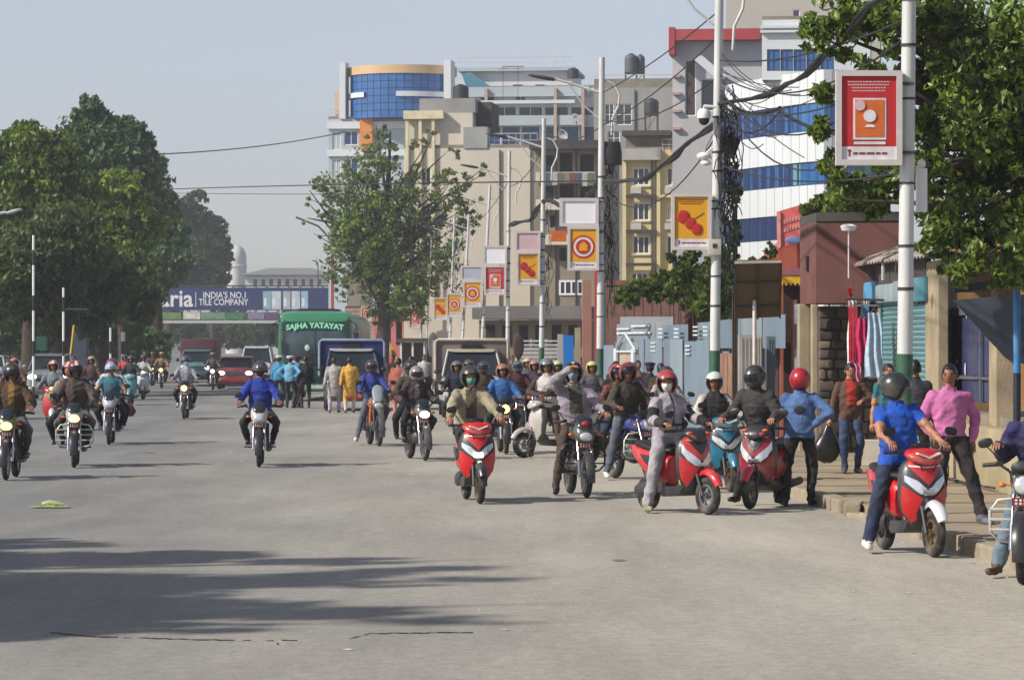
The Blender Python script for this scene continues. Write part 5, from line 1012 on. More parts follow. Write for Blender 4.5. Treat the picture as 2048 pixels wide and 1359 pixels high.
b = MB(); b.bb(0, f.L, 0, 4, 0, f.uz(960,640)[1]); part('wall', b, mat('grimy_plaster', (176,164,142), .5, .95, var=.3, scale=.5, dirt=.6, dirtc=(.12,.11,.1), stretch=(1,1,.3)), t, 0); b = MB(); b.bb(-.2, f.L, -.9, 4.1, f.uz(960,638)[1], f.uz(960,612)[1]); part('roof_slab', b, mat('slab_grey', (132,130,130), .6, .9, var=.2, scale=.5, dirt=.4), t, 0)
for i in range(6): r = f.rect(972+i*33, 650, 990+i*33, 690); b = MB(); b.bb(r[0], r[1], -.05, -.004, r[2], r[3]); part('shop_opening', b, mat('dark_opening', (46,42,44), .6, .9, var=.4, scale=1), t, 0)
# slatted white barrier
t = thing('white_barrier', 'white barrier of horizontal rails behind the crowd of riders', 'barrier', at(1030,HY,108).xy.to_3d())
for i in range(6): b = MB(); z = CH+(HY-(680+i*8))*108/F; b.bb(0, 95*108/F, 0, .04, z-.05, z); part('rail', b, mat('rail_white', (206,214,220), .8, .6), t, 0)
for i in range(4): b = MB(); x = i*.5; b.bb(x, x+.05, .045, .09, .1, CH+(HY-678)*108/F); part('post', b, mat('rail_white', (206,214,220), .8, .6), t, 0)
wbox('blue_column', 'bright blue painted column standing behind the saluting rider', 'column', 1127, 670, 1147, 900, 88, .25, mat('vivid_blue', (16,120,206), .85, .5, var=.05))
wbox('pale_column', 'grey pale slab directly beside the bright blue column', 'column', 1115, 668, 1126, 900, 88.5, .25, mat('grey_balcony', (190,188,186), .7, .8, var=.1, scale=1))
wbox('pink_pillar', 'tall dusty pink pillar rising in the gap before the brick wall', 'pillar', 1165, 560, 1183, 900, 92, .4, mat('dusty_pink', (188,134,120), .66, .9, var=.2, scale=1.2, dirt=.3))
wbox('cream_pillar', 'narrow cream pillar next to the tall dusty pink one', 'pillar', 1150, 655, 1161, 900, 90, .3, PIL)
wbox('red_post', 'slim red and white post touching the third lamp post', 'post', 1189, 540, 1195, 700, 84, .1, mat('post_red', (200,70,66), .8, .6), True)
for (px, py, d, lb, c_) in ((1037,692,98,'brown oval sign on a thin pole beside the grey truck',(84,60,50)),(866,690,150,'grey oval sign turned away beside the thin bare post',(110,112,112))):
    v = at(px, py, d); t = thing('oval_sign', lb, 'sign', (v.x, v.y, 0)); s = d/F; b = MB(); b.ell((0,0,v.z),(11*s,.03,26*s),20,10); part('sign_face', b, mat('sign_'+str(c_[0]), c_, .7, .6), t, 60); b = MB(); b.tube([(0,.05,0),(0,.05,v.z)],.04,6); part('pole', b, DGR, t, 60)
b = MB(); b.tube([at(757,652,210), at(800,730,205)], .14, 4); o = part('crane_arm', b, mat('steel_yellow', (214,164,64), .75, .6, var=.2), None, 0); tag(o, 'slanting yellow boom behind the blue canvas topped vehicle', 'boom')
wbox('street_planter', 'weathered concrete planter at the foot of the third lamp post', 'planter', 1180, 838, 1238, 905, 74, .7, mat('planter', (104,104,96), .55, .9, var=.25, scale=2, dirt=.4), True)
wbox('red_tall_post', 'tall thin red post standing against the sky beside the footbridge', 'post', 662, 445, 668, 700, 290, .3, mat('post_red', (170,70,66), .8, .6), True)
b = MB(); v = at(664,470,290); b.tube([(0,0,v.z-.5),(-1.2,0,v.z+.8),(-3.2,0,v.z+1.6)], .09, 5); o = part('lamp_bracket', b, DGR, None, 40); o.location = (v.x, v.y-.2, 0); tag(o, 'dark curved lamp bracket reaching out from the tall red post', 'lamp bracket')
# ------------------------------------------------ verge with poles and signs on the far side
def striped(px, py0, d, r, label, arm=0):
    v = at(px, py0, d); t = thing('striped_pole', label, 'pole', (v.x, v.y, 0)); n = int(v.z/.55)
    for i in range(n+1): z0, z1 = i*.55, min(v.z, (i+1)*.55-.002); b = MB(); b.tube([(0,0,z0),(0,0,z1)], r, 8); part('band', b, WHT if (i % 3) else BLK, t, 60)
    if arm: b = MB(); b.tube([(0,0,v.z-.8),(.9,0,v.z-.82)], .03, 6); part('arm', b, DGR, t, 60)
striped(67, 470, 118, .045, 'tall thin striped pole in front of the broad bright green tree'); striped(127, 575, 122, .045, 'shorter striped pole with a side arm behind the silver car', 1)
striped(246, 664, 140, .09, 'stubby white post with a black cap beyond the motorcycles'); striped(221, 655, 150, .05, 'thin grey post beyond the motorcycles')
b = MB(); v = at(148,650,124); b.tube([(0,0,v.z),(-.25,0,.6)], .05, 6); o = part('leaning_rod', b, mat('rod_yellow',(206,176,70),.8,.6), None, 40); o.location = (v.x, v.y, 0); tag(o, 'yellow rod leaning beside the shorter striped pole', 'rod')
wbox('green_sign', 'teal green sign board glimpsed between dark leaves', 'sign', 222, 620, 252, 642, 148, .08, mat('sign_teal',(40,150,122),.75,.6), False)
wbox('green_box', 'dark green box low on the verge near the striped pole', 'box', 72, 672, 92, 700, 126, .5, mat('box_green',(24,92,70),.75,.6), False)
wbox('blue_grey_booth', 'tall grey blue booth at the verge behind the parked car', 'booth', 146, 652, 172, 760, 150, 1, mat('booth', (74,84,104), .6, .7, var=.2, scale=1), True)
b = MB(); b.tube([at(-30,432,95), at(12,424,95)], .04, 6); b.loft([(0,0,0,.05,.02),(.3,0,0,.13,.04),(.5,0,0,.05,.03)], 10, axis='x', T=None) if False else None
v = at(28,422,95); b.ell(v, (.26,.12,.05), 12, 6, R=Matrix.Rotation(radians(-14),3,'Y')); o = part('street_lamp', b, mat('lamp_head_pale', (206,212,216), .8, .4), None, 50); tag(o, 'pale street lamp head poking in over the green treetops', 'street lamp')
b = MB(); rr = random.Random(8)
for k_ in range(26): a = rr.uniform(0,2*pi); e = Vector((cos(a)*rr.uniform(.3,.9), sin(a)*.6, rr.uniform(.3,1.3))); b.tube([(0,0,0), e*.6+Vector((0,0,.25)), e], [.03,.05,.01], 4)
o = part('palm_shrub', b, GL5, None, 60); o.location = at(335,HY,240).xy.to_3d()+Vector((0,0,1.2)); tag(o, 'spiky palm like shrub at the verge near the maroon truck', 'shrub')
# off-frame street trees whose shade falls on the near road
_c = cos(SUN_EL)/sin(SUN_EL); _ox, _oy = -cos(SUN_AZ)*_c, -sin(SUN_AZ)*_c
def shade_tree(base, targets, seed, label):
    bl = []
    for px, py, z, r in targets: g = gp(px, py); bl.append((g.x-_ox*z, g.y-_oy*z, z, r, r, r*.8))
    tree(label, (base[0], base[1], 0), bl, 15000, .13, GL1, seed, .2, None, limbs=14)
shade_tree((-10.6, 28.5), [(-60,1088,4,1.0),(160,1118,4.6,1.2),(420,1108,5.6,.65),(640,1122,6.6,.6),(830,1138,7.4,.5),(970,1157,8,.38),(600,1152,6.3,.75),(300,1168,5.2,1.1),(0,1172,4.2,1.5),(780,1168,7.0,.42),(-200,1120,3.6,1.3)], 61, 'street tree outside the view whose shade reaches across the asphalt')
shade_tree((-10.4, 23.2), [(100,1212,4.6,1.1),(380,1216,5.6,.75),(640,1226,6.6,.6),(840,1240,7.6,.36),(940,1247,8.2,.24),(60,1240,4.4,1.2),(430,1256,5.8,.42),(-150,1262,3.8,1.0),(-150,1215,3.8,1.3)], 62, 'second street tree outside the view nearer the photographer')

# litter
def litter():
    p = gp(100, 1015); t = thing('crumpled_rag', 'crumpled yellow green rag lying flat on the empty asphalt', 'litter', (p.x, p.y, .005))
    b = MB(); vs = []; n = 14
    for j in range(5):
        for i in range(n): vs.append((-.24+.48*i/(n-1), -.12+.06*j, .012+.03*abs(noise.noise(Vector((i*.6,j*.8,2)))) + (.05 if 5 < i < 9 and j == 2 else 0)))
    b.add(vs, [(j*n+i, j*n+i+1, (j+1)*n+i+1, (j+1)*n+i) for j in range(4) for i in range(n-1)]); part('rag', b, mat('rag_green', (172,180,90), .7, .9, var=.35, scale=12), t, 60)
    b = MB(); b.tube([(-.1,0,.05),(0,-.03,.07),(.18,0,.04)], [.02,.03,.012], 6); part('fold', b, mat('rag_pale', (196,208,150), .75, .9, var=.2, scale=12), t, 60)
litter()
# ------------------------------------------------ two wheelers; every one faces -Y in its own frame
_mesh = {}
def cached(key, fn):
    if key not in _mesh: _mesh[key] = fn()
    return _mesh[key]
def wheel(par, y, r, w_, spokes, rimm, name='wheel'):
    wh = link(name, None, par, (0, y, r))
    def ty():
        b = MB(); n = 9; pr = []
        for i in range(n): a = 2*pi*i/n; pr.append((r-w_*.55+w_*.55*cos(a), w_*.5*sin(a)))
        b.lathe(pr, (0,0,0), 'x', 28, closed=True); return b.mesh('tyre', RUB, 50)
    link('tyre', cached(('ty', r, w_), ty), wh)
    def rim():
        b = MB(); ri = r-w_*1.05
        b.lathe([(ri-.018,-w_*.35),(ri+.01,-w_*.35),(ri+.01,w_*.35),(ri-.018,w_*.35)], (0,0,0), 'x', 24, closed=True)
        b.lathe([(0,-.05),(.032,-.05),(.032,.05),(0,.05)], (0,0,0), 'x', 10)
        for k in range(spokes): a = 2*pi*k/spokes+.3; b.tube([(0, .03*cos(a), .03*sin(a)), (0, ri*cos(a), ri*sin(a))], .012 if spokes < 8 else .004, 5)
        b.lathe([(ri*.35,.045),(ri*.62,.045),(ri*.62,.05),(ri*.35,.05)], (0,0,0), 'x', 16, closed=True)
        return b.mesh('rim', rimm, 40)
    link('rim', cached(('rim', r, w_, spokes, rimm.name), rim), wh); return wh
def mirrors(par, y, z, hw, mt=BLK):
    for s in (-1, 1):
        b = MB(); b.tube([(s*hw*.62, y, z), (s*hw*.8, y-.01, z+.1), (s*hw, y+.01, z+.17)], .007, 5)
        def sh():
            q = MB(); q.loft([(-.02,0,0,.035,.025),(-.012,0,0,.068,.042),(.015,0,0,.06,.038),(.03,0,0,.02,.015)], 14, axis='y'); return q
        m_ = link('mirror', cached(('mirst', y, z, hw, s), lambda: b.mesh('mirror_stalk', BLK, 50)), par)
        link('mirror_head', cached(('mirh', mt.name), lambda: sh().mesh('mirror_head', mt, 50)), m_, (s*hw, y, z+.19), (0, s*.25, 0))
def plate_part(par, loc, w_=.2, h=.12, tilt=.25, mt=None):
    b = MB(); b.box((0,0,0),(w_,.012,h)); o = link('number_plate', cached(('np', w_, h, (mt or RD).name), lambda: b.mesh('number_plate', mt or mat('plate_red2',(150,34,38),.7,.6,var=.15,dirt=.3), 0)), par, loc, (tilt,0,0))
    b = MB()
    rl = random.Random(4)
    for j in range(2):
        for i in range(4): b.bb(-w_*.36+i*w_*.19, -w_*.36+i*w_*.19+w_*.1, -.0095, -.0065, h*(.1-.4*j), h*(.1-.4*j)+h*.24)
    link('plate_print', cached(('npp', w_, h), lambda: b.mesh('plate_print', WHT, 0)), o); return o
def motorbike(label, loc, rz, tank, cowl=None, light='on', guard=None, style='round', group=None, hi=0, low=0, leg_shield=None, tall_screen=0, handle=1.02):
    t = thing('motorcycle', label, 'motorcycle', loc, rz, group); T_ = paint('t%d%d%d' % tank, tank); CW = paint('t%d%d%d' % (cowl or tank), cowl or tank)
    fy, ry, R = -.66, .62, .30+hi*.02
    wheel(t, fy, R, .092 if hi else .08, 5 if not hi else 24, ALU if not hi else DGR); wheel(t, ry, R, .11, 5 if not hi else 24, ALU if not hi else DGR)
    hy, hz = -.36, .93+hi*.05     # steering head
    b = MB()
    for s in (-1,1): b.tube([(s*.095, fy, R), (s*.095, fy+.06, R+.22)], .026, 8); b.tube([(s*.095, fy+.06, R+.2), (s*.09, hy, hz)], .019, 8)
    b.box((0,hy-.0,hz-.02),(.22,.07,.04)); link('fork', cached(('fork', hi, R), lambda: b.mesh('fork', CHR if not hi else DGR, 50)), t)
    def fend():
        b = MB(); rings = []; r2 = R+.028+hi*.10; zf = hi*.0
        for i in range(11):
            a = radians(20+(200 if not hi else 120)*i/10-35); c_ = Vector((0, fy-cos(a)*r2*1.0 if False else fy-r2*cos(a), R+r2*sin(a)+zf)); rad = Vector((0,-cos(a),sin(a)))
            rings.append([c_+Vector((x,0,0))+rad*(.018*(1-(x/.062)**2)) for x in (-.062,-.035,0,.035,.062)]+[c_+Vector((x,0,0))-rad*.008 for x in (.06,0,-.06)])
        b.ring(rings); return b
    link('front_fender', cached(('fend', hi, CW.name), lambda: fend().mesh('front_fender', CW if hi or style=='black' else mat('fender_dark',(48,46,50),.8,.35,coat=.3), 60)), t)
    # headlamp and cowl
    if style == 'round':
        b = MB(); b.loft([(hy-.22,0,.86,.075,.075),(hy-.2,0,.86,.092,.09),(hy-.1,0,.865,.09,.085),(hy-.02,0,.87,.05,.05)], 16, axis='y'); link('headlamp_housing', cached(('hh', tank), lambda: b.mesh('headlamp_housing', CW, 50)), t)
        lz, lr = .86, (.082,.03,.082); ly = hy-.21
        b2 = MB(); b2.loft([(hy-.13,0,1.0,.05,.02),(hy-.1,0,1.01,.12,.06),(hy-.02,0,1.03,.09,.05)], 12, axis='y'); link('instrument_pod', cached(('ip',), lambda: b2.mesh('instrument_pod', BLK, 50)), t)
    else:
        b = MB(); k_ = 1.0
        b.loft([(hy-.27,0,.80,.03,.03),(hy-.25,0,.82,.085,.075),(hy-.2,0,.86,.135,.12),(hy-.1,0,.91,.15,.15),(hy+.0,0,.94,.11,.13)], 18, axis='y', e=2.3); link('headlamp_cowl', cached(('hc', cowl or tank), lambda: b.mesh('headlamp_cowl', CW, 50)), t)
        b2 = MB(); b2.loft([(hy-.235,0,.93,.05,.015),(hy-.2,0,.96,.10,.05),(hy-.1,0,1.05+tall_screen*.5,.12,.05+tall_screen),(hy-.06,0,1.06+tall_screen*.5,.10,.05+tall_screen)], 12, axis='y'); link('fly_screen', cached(('fs', tall_screen, tank[0] > 150 and style=='black'), lambda: b2.mesh('fly_screen', GLASS if not tall_screen else mat('clear_screen',(170,182,190),.7,.1,var=.1), 50)), t)
        lz, lr, ly = .83, (.088,.03,.062), hy-.262
    b = MB(); b.ell((0,ly,lz), lr, 16, 9); link('headlight', cached(('hl', lz, lr, ly, light), lambda: b.mesh('headlight', {'on':LAMPON,'amber':LAMPY,'off':LENS}[light], 60)), t)
    if 'red badge' in label: b = MB(); b.ell((-.0,hy-.2,1.005),(.055,.03,.04),12,7); part('red_badge', b, RD, t, 60)
    for s in (-1,1): b = MB(); b.tube([(s*.08, hy-.12, .86), (s*.17, hy-.14, .86)], .008, 5); b.ell((s*.19, hy-.14, .86), (.035,.028,.022), 10, 6); link('indicator', cached(('ind', s), lambda: b.mesh('indicator', AMB, 60)), t)
    # handlebar
    def hb():
        b = MB(); b.tube([(-.37,-.2,handle),(-.25,-.26,handle+.02),(-.1,-.36,hz+.02),(.1,-.36,hz+.02),(.25,-.26,handle+.02),(.37,-.2,handle)], .012, 7)
        for s in (-1,1): b.tube([(s*.26,-.255,handle+.015),(s*.385,-.195,handle)], .019, 8); b.tube([(s*.24,-.3,handle),(s*.38,-.25,handle-.01)], .006, 5); b.box((s*.23,-.27,handle+.02),(.05,.05,.05))
        return b
    link('handlebar', cached(('hb', handle, hz), lambda: hb().mesh('handlebar', BLK, 50)), t); mirrors(t, -.25, handle+.01, .36)
    b = MB(); b.tube([(-.23,-.3,handle),(-.14,-.46,handle-.02),(-.08,-.44,.8),(-.09,-.6,.45)], .006, 5); b.tube([(.23,-.3,handle),(.16,-.45,handle-.03),(.06,-.38,.84)], .006, 5); link('brake_cable', cached(('mcab', handle), lambda: b.mesh('brake_cable', BLK, 50)), t)
    # tank, seat, body
    def tk():
        b = MB(); b.loft([(-.36,0,.84,.07,.07),(-.30,0,.87,.125,.11),(-.16,0,.885,.155,.125),(0,0,.86,.135,.105),(.1,0,.82,.09,.07),(.13,0,.80,.06,.04)], 16, axis='y'); b.lathe([(0,1.02),(.03,1.02),(.035,1.0),(.035,.99)], (0,-.16,0), 'z', 10); return b
    link('fuel_tank', cached(('tk', tank), lambda: tk().mesh('fuel_tank', T_, 50)), t)
    def st():
        b = MB(); b.loft([(.06,0,.80,.07,.035),(.15,0,.80,.12,.045),(.35,0,.80,.13,.045),(.5,0,.84,.12,.05),(.7,0,.86,.10,.045),(.78,0,.86,.05,.025)], 14, axis='y'); return b
    link('seat', cached(('st',), lambda: st().mesh('seat', mat('seat_vinyl',(30,28,28),.8,.6,var=.15), 50)), t)
    def tl():
        b = MB(); b.loft([(.1,0,.68,.10,.06),(.4,0,.70,.115,.075),(.7,0,.78,.09,.055),(.88,0,.84,.05,.035)], 12, axis='y'); return b
    link('side_cover', cached(('tl', tank), lambda: tl().mesh('side_cover', T_, 50)), t)
    def en():
        b = MB(); b.loft([(.3,0,.0,.09,.16),(.36,0,0,.13,.2),(.44,0,0,.13,.2),(.5,0,0,.1,.17)], 14, axis='z')
        for k in range(7): b.box((0,-.13,.53+k*.028),(.2-.004*k,.2,.012))
        b.box((0,-.13,.6),(.13,.13,.2)); b.lathe([(0,-.15),(.075,-.15),(.085,-.12),(.085,.12),(.075,.15),(0,.15)], (0,.02,.40), 'x', 14)
        b.tube([(0,-.34,.86),(0,-.3,.45),(0,-.2,.33)], .022, 7); b.tube([(.09,.05,.75),(.1,.2,.45),(.1,.62,.3)], .018, 6); b.tube([(-.09,.05,.75),(-.1,.2,.45),(-.1,.62,.3)], .018, 6)
        for s in (-1,1): b.tube([(s*.12,.45,.72),(s*.12,.6,.33)], .028, 8)
        return b
    link('engine', cached(('en',), lambda: en().mesh('engine', mat('engine_grey',(82,80,80),.8,.5,.5,var=.25), 40)), t)
    b = MB(); b.tube([(.08,-.24,.6),(.1,-.3,.45),(.13,-.1,.27),(.15,.2,.27)], .02, 8); b.tube([(.15,.2,.27),(.16,.35,.29),(.17,.75,.36)], [.03,.045,.04], 10); link('exhaust', cached(('ex',), lambda: b.mesh('exhaust', mat('exhaust_dark',(96,94,94),.8,.4,.7), 50)), t)
    b = MB()
    for s in (-1,1): b.tube([(s*.1,.08,.32),(s*.27,.1,.33)], .014, 7); b.tube([(s*.13,.42,.36),(s*.25,.45,.37)], .012, 6)
    b.tube([(-.12,.08,.32),(.12,.08,.32)], .014, 6); b.tube([(-.13,.42,.36),(.13,.42,.36)], .012, 6); b.tube([(0,.08,.32),(0,.42,.36)], .02, 6); link('foot_pegs', cached(('fp',), lambda: b.mesh('foot_pegs', BLK, 50)), t)
    b = MB(); b.ell((0,.9,.83),(.06,.025,.035),10,6); link('tail_light', cached(('tlt',), lambda: b.mesh('tail_light', mat('tail_red',(190,20,24),.8,.2), 60)), t)
    def rf():
        b = MB(); rings = []; r2 = R+.05
        for i in range(8):
            a = radians(15+110*i/7); c_ = Vector((0, ry+r2*cos(a), R+r2*sin(a))); rad = Vector((0,cos(a),sin(a))); rings.append([c_+Vector((x,0,0))+rad*(.012) for x in (-.07,0,.07)]+[c_+Vector((x,0,0)) for x in (.07,-.07)])
        b.ring(rings); return b
    link('rear_fender', cached(('rf', R), lambda: rf().mesh('rear_fender', BLK, 60)), t)
    if guard:
        def gu():
            b = MB()
            for s in (-1,1):
                b.tube([(s*.05,-.34,.74),(s*.24,-.36,.72),(s*.31,-.36,.62),(s*.31,-.34,.44),(s*.24,-.3,.36),(s*.08,-.24,.34)], .014, 7)
                for z in (.46,.55,.64): b.tube([(s*.1,-.36,z),(s*.31,-.37,z)], .011, 6)
            return b
        link('crash_guard', cached(('gu', guard.name), lambda: gu().mesh('crash_guard', guard, 50)), t)
    if leg_shield:
        for s in (-1,1): b = MB(); b.side([(-.42,.86),(-.30,.84),(-.16,.56),(-.22,.42),(-.34,.5)], s*.12, s*.145); part('tank_shroud', b, paint('ls%d'%leg_shield[0], leg_shield), t, 40, .008)
    if not hi: plate_part(t, (0, fy-.07 if False else hy-.2, .715), .2, .075, .12)
    return t
def on_surface(poly, f, th, mi=0, cuts=2):
    """panel with outline poly (x,z) laid on surface y=f(x,z), thickness th outwards (-Y)"""
    bm = bmesh.new(); vs = [bm.verts.new((x, 0, z)) for x, z in poly]; fc = bm.faces.new(vs); bmesh.ops.triangulate(bm, faces=[fc])
    bmesh.ops.subdivide_edges(bm, edges=bm.edges[:], cuts=cuts, use_grid_fill=True)
    bmesh.ops.recalc_face_normals(bm, faces=bm.faces); n = len(bm.verts); bm.verts.index_update()
    V = [v.co.copy() for v in bm.verts]; Fs = [tuple(v.index for v in f_.verts) for f_ in bm.faces]; be = [tuple(v.index for v in e.verts) for e in bm.edges if len(e.link_faces) == 1]; bm.free()
    b = MB(); out = [(v.x, f(v.x, v.z)-th, v.z) for v in V]; inn = [(v.x, f(v.x, v.z)+.004, v.z) for v in V]
    b.add(out+inn, Fs+[tuple(i+n for i in reversed(f_)) for f_ in Fs]+[(a, c, c+n, a+n) for a, c in be], mi); return b
def scooter(label, loc, rz, col, light='on', fender=None, nose=None, kind='sport', group=None, dark=(52,52,56), seatbody=None):
    t = thing('scooter', label, 'scooter', loc, rz, group); P_ = paint('t%d%d%d' % col, col); D_ = mat('scoot_dark%d' % dark[0], dark, .8, .42, var=.1, coat=.2); FEN = paint('t%d%d%d' % (fender or col), fender or col); B_ = paint('t%d%d%d' % (seatbody or col), seatbody or col)
    fy, ry, R = -.64, .62, .235
    wheel(t, fy, R, .095, 5, mat('alloy_gold',(150,134,96),.7,.4,.6) if kind == 'sport' else ALU); wheel(t, ry, R-.01, .10, 5, ALU)
    K = (col, fender, kind, dark, seatbody)
    b = MB()
    for s in (-1,1): b.tube([(s*.08, fy, R), (s*.075, fy+.13, .5)], .02, 8)
    b.tube([(0,fy+.13,.45),(0,-.36,.95)], .03, 8); link('fork', cached(('sfork',), lambda: b.mesh('fork', DGR, 50)), t)
    # fender
    def fe():
        b = MB(); rings = []
        for i in range(11):
            s = i/10; a = radians(28+130*s); r2 = R+.05+.02*sin(pi*s); c_ = Vector((0, fy-r2*cos(a), R+r2*sin(a))); rad = Vector((0,-cos(a),sin(a))); hw = .075*(.55+.45*sin(pi*min(1,s*1.4+.1)))
            rings.append([c_+Vector((x*hw,0,0))+rad*(.03*(1-x*x))-rad*.03*abs(x)**3 for x in (-1,-.6,0,.6,1)]+[c_+Vector((x*hw*.95,0,0))-rad*(.012+.03*abs(x)**3) for x in (1,0,-1)])
        b.ring(rings); return b
    link('front_fender', cached(('sfe', K), lambda: fe().mesh('front_fender', FEN, 60)), t)
    # front apron (dark core) and coloured panels on it
    fz = lambda z: -.50+.10*((z-.62)/.35)**2*(1 if z > .62 else .8)+(.0 if z < .9 else (z-.9)*.3)
    f = lambda x, z: fz(z)+2.2*x*x
    def ap():
        b = MB(); secs = []
        for z, hw in ((.30,.12),(.36,.17),(.45,.215),(.56,.24),(.68,.245),(.8,.235),(.9,.20),(.97,.13)):
            rg = []; n = 9
            for i in range(n): x = -hw+2*hw*i/(n-1); rg.append(Vector((x, f(x,z), z)))
            for i in range(n): x = hw-2*hw*i/(n-1); rg.append(Vector((x, f(x,z)+.07+.06*(1-(x/hw)**2), z)))
            secs.append(rg)
        b.ring(secs); return b
    link('front_apron', cached(('sap', K), lambda: ap().mesh('front_apron', D_, 50)), t)
    wide_surface = lambda poly, ff, th: on_surface([(x*1.18, z) for x, z in poly], ff, th)
    sports = kind == 'sport'
    if sports:
        nosep = [(-.155,.90),(-.12,.955),(0,.975),(.12,.955),(.155,.90),(.085,.80),(0,.70),(-.085,.80)]
        link('nose_panel', cached(('snp', K), lambda: wide_surface(nosep, f, .022).mesh('nose_panel', P_, 50)), t)
        link('nose_trim', cached(('snt', K), lambda: wide_surface([(-.14,.885),(0,.872),(.14,.885),(.15,.90),(0,.888),(-.15,.90)], f, .03).mesh('nose_trim', WHT, 50)), t)
        head = [[(s*.015,.665),(s*.085,.745),(s*.175,.80),(s*.178,.74),(s*.11,.655),(s*.07,.62),(s*.015,.60)] for s in (-1,1)]
        for i, h in enumerate(head): link('headlight', cached(('shl', i, light, 's'), lambda: wide_surface(h, f, .018).mesh('headlight', LENS, 50)), t)
        b = MB(); b.bb(-.06,.06,f(0,.64)-.03,f(0,.64)+.01,.605,.665); link('headlight_bulb', cached(('shb', light), lambda: b.mesh('headlight_bulb', {'on':LAMPON,'amber':LAMPY,'off':CHR}[light], 50, .01)), t)
        for s in (-1,1):
            sidep = [(s*.05,.57),(s*.13,.64),(s*.2,.70),(s*.203,.56),(s*.18,.43),(s*.12,.33),(s*.085,.36),(s*.1,.47)]
            link('side_panel', cached(('ssp', s, K), lambda: wide_surface(sidep, f, .014).mesh('side_panel', P_, 50)), t)
    elif kind == 'maxi':
        nosep = [(-.165,.86),(-.13,.95),(0,.97),(.13,.95),(.165,.86),(.17,.78),(0,.66),(-.17,.78)]
        link('nose_panel', cached(('snp', K), lambda: wide_surface(nosep, f, .02).mesh('nose_panel', P_, 50)), t)
        link('centre_panel', cached(('scp', K), lambda: wide_surface([(-.11,.89),(.11,.89),(.06,.80),(0,.74),(-.06,.80)], f, .03).mesh('centre_panel', D_, 50)), t)
        link('nose_trim', cached(('snt2', K), lambda: wide_surface([(-.13,.905),(0,.90),(.13,.905),(.135,.925),(0,.918),(-.135,.925)], f, .034).mesh('nose_trim', mat('trim_rose',(226,150,150),.85,.3,coat=.4), 50)), t)
        for i, s in enumerate((-1,1)):
            link('headlight', cached(('mhl', s, light), lambda: wide_surface([(s*.02,.66),(s*.08,.72),(s*.15,.80),(s*.17,.86),(s*.18,.76),(s*.14,.66),(s*.08,.60),(s*.02,.59)], f, .026).mesh('headlight', LENS, 50)), t)
            link('side_panel', cached(('mspn', s, K), lambda: wide_surface([(s*.03,.575),(s*.1,.6),(s*.2,.72),(s*.203,.56),(s*.18,.43),(s*.13,.34),(s*.1,.42)], f, .014).mesh('side_panel', P_, 50)), t)
        b = MB(); b.bb(-.07,.07,f(0,.62)-.035,f(0,.62)+.01,.6,.64); link('headlight_bulb', cached(('shb2', light), lambda: b.mesh('headlight_bulb', {'on':LAMPON,'amber':LAMPY,'off':CHR}[light], 50, .01)), t)
    else:
        link('nose_panel', cached(('cnp', K), lambda: wide_surface([(-.16,.9),(0,.96),(.16,.9),(.2,.7),(.18,.45),(.1,.32),(-.1,.32),(-.18,.45),(-.2,.7)], f, .02).mesh('nose_panel', P_, 50)), t)
    # handlebar cowl with V beak
    def hc():
        b = MB()
        if kind == 'maxi': b.loft([(-.52,0,.92,.05,.03),(-.49,0,.94,.11,.055),(-.43,0,.97,.155,.07),(-.36,0,1.0,.17,.06),(-.29,0,1.02,.15,.045),(-.24,0,1.02,.1,.03)], 18, 1, axis='y', e=2.4); b.loft([(-.505,0,.935,.10,.02),(-.5,0,.95,.13,.02),(-.44,0,1.0,.17,.02),(-.40,0,1.02,.15,.012)], 14, 0, axis='y'); return b
        b.loft([(-.535,0,.935,.06,.03),(-.505,0,.955,.135,.052),(-.44,0,.985,.19,.068),(-.37,0,1.01,.205,.06),(-.3,0,1.025,.17,.045),(-.24,0,1.02,.11,.03)], 18, axis='y', e=2.2); b.loft([(-.36,0,1.08,.05,.012),(-.33,0,1.09,.10,.03),(-.26,0,1.08,.10,.03),(-.23,0,1.07,.06,.02)], 12, 1, axis='y'); 
        return b
    link('handlebar_cowl', cached(('shc', K), lambda: hc().mesh('handlebar_cowl', [P_, D_ if kind == 'maxi' else BLK], 50)), t)
    b = MB(); b.tube([(-.2,-.33,1.05),(-.1,-.5,.98),(-.04,-.46,.8)], .006, 5); b.tube([(.2,-.33,1.05),(.13,-.49,.97),(.05,-.46,.8)], .006, 5); link('brake_cable', cached(('bcab',), lambda: b.mesh('brake_cable', BLK, 50)), t)
    if kind == 'classic' or kind == 'maxi' and False: pass
    if kind == 'classic': b = MB(); b.ell((0,-.485,1.01),(.075,.03,.05),14,8); link('headlight', cached(('chl', light), lambda: b.mesh('headlight', {'on':LAMPON,'amber':LAMPY,'off':LENS}[light], 60)), t)
    elif sports: b = MB(); b.plate([(-.12,1.01),(0,.965),(.12,1.01),(.12,1.026),(0,.985),(-.12,1.026)], -.535, -.47); link('beak_trim', cached(('bkt',), lambda: b.mesh('beak_trim', WHT, 50)), t)
    b = MB()
    b.tube([(-.34,-.22,1.02),(-.16,-.32,1.03),(.16,-.32,1.03),(.34,-.22,1.02)], .012, 7)
    for s in (-1,1): b.tube([(s*.22,-.285,1.025),(s*.355,-.21,1.02)], .019, 8); b.tube([(s*.19,-.34,1.03),(s*.34,-.27,1.02)], .006, 5)
    link('handlebar', cached(('shb3',), lambda: b.mesh('handlebar', BLK, 50)), t); mirrors(t, -.29, 1.04, .33)
    # inner shield, floor, seat body
    b = MB(); b.side([(-.36,.92),(-.33,.93),(-.30,.5),(-.18,.34),(.12,.33),(.16,.25),(.1,.2),(-.22,.22),(-.34,.34),(-.40,.5)], -.155, .155); link('leg_shield', cached(('lsh', K), lambda: b.mesh('leg_shield', D_, 40, .02)), t)
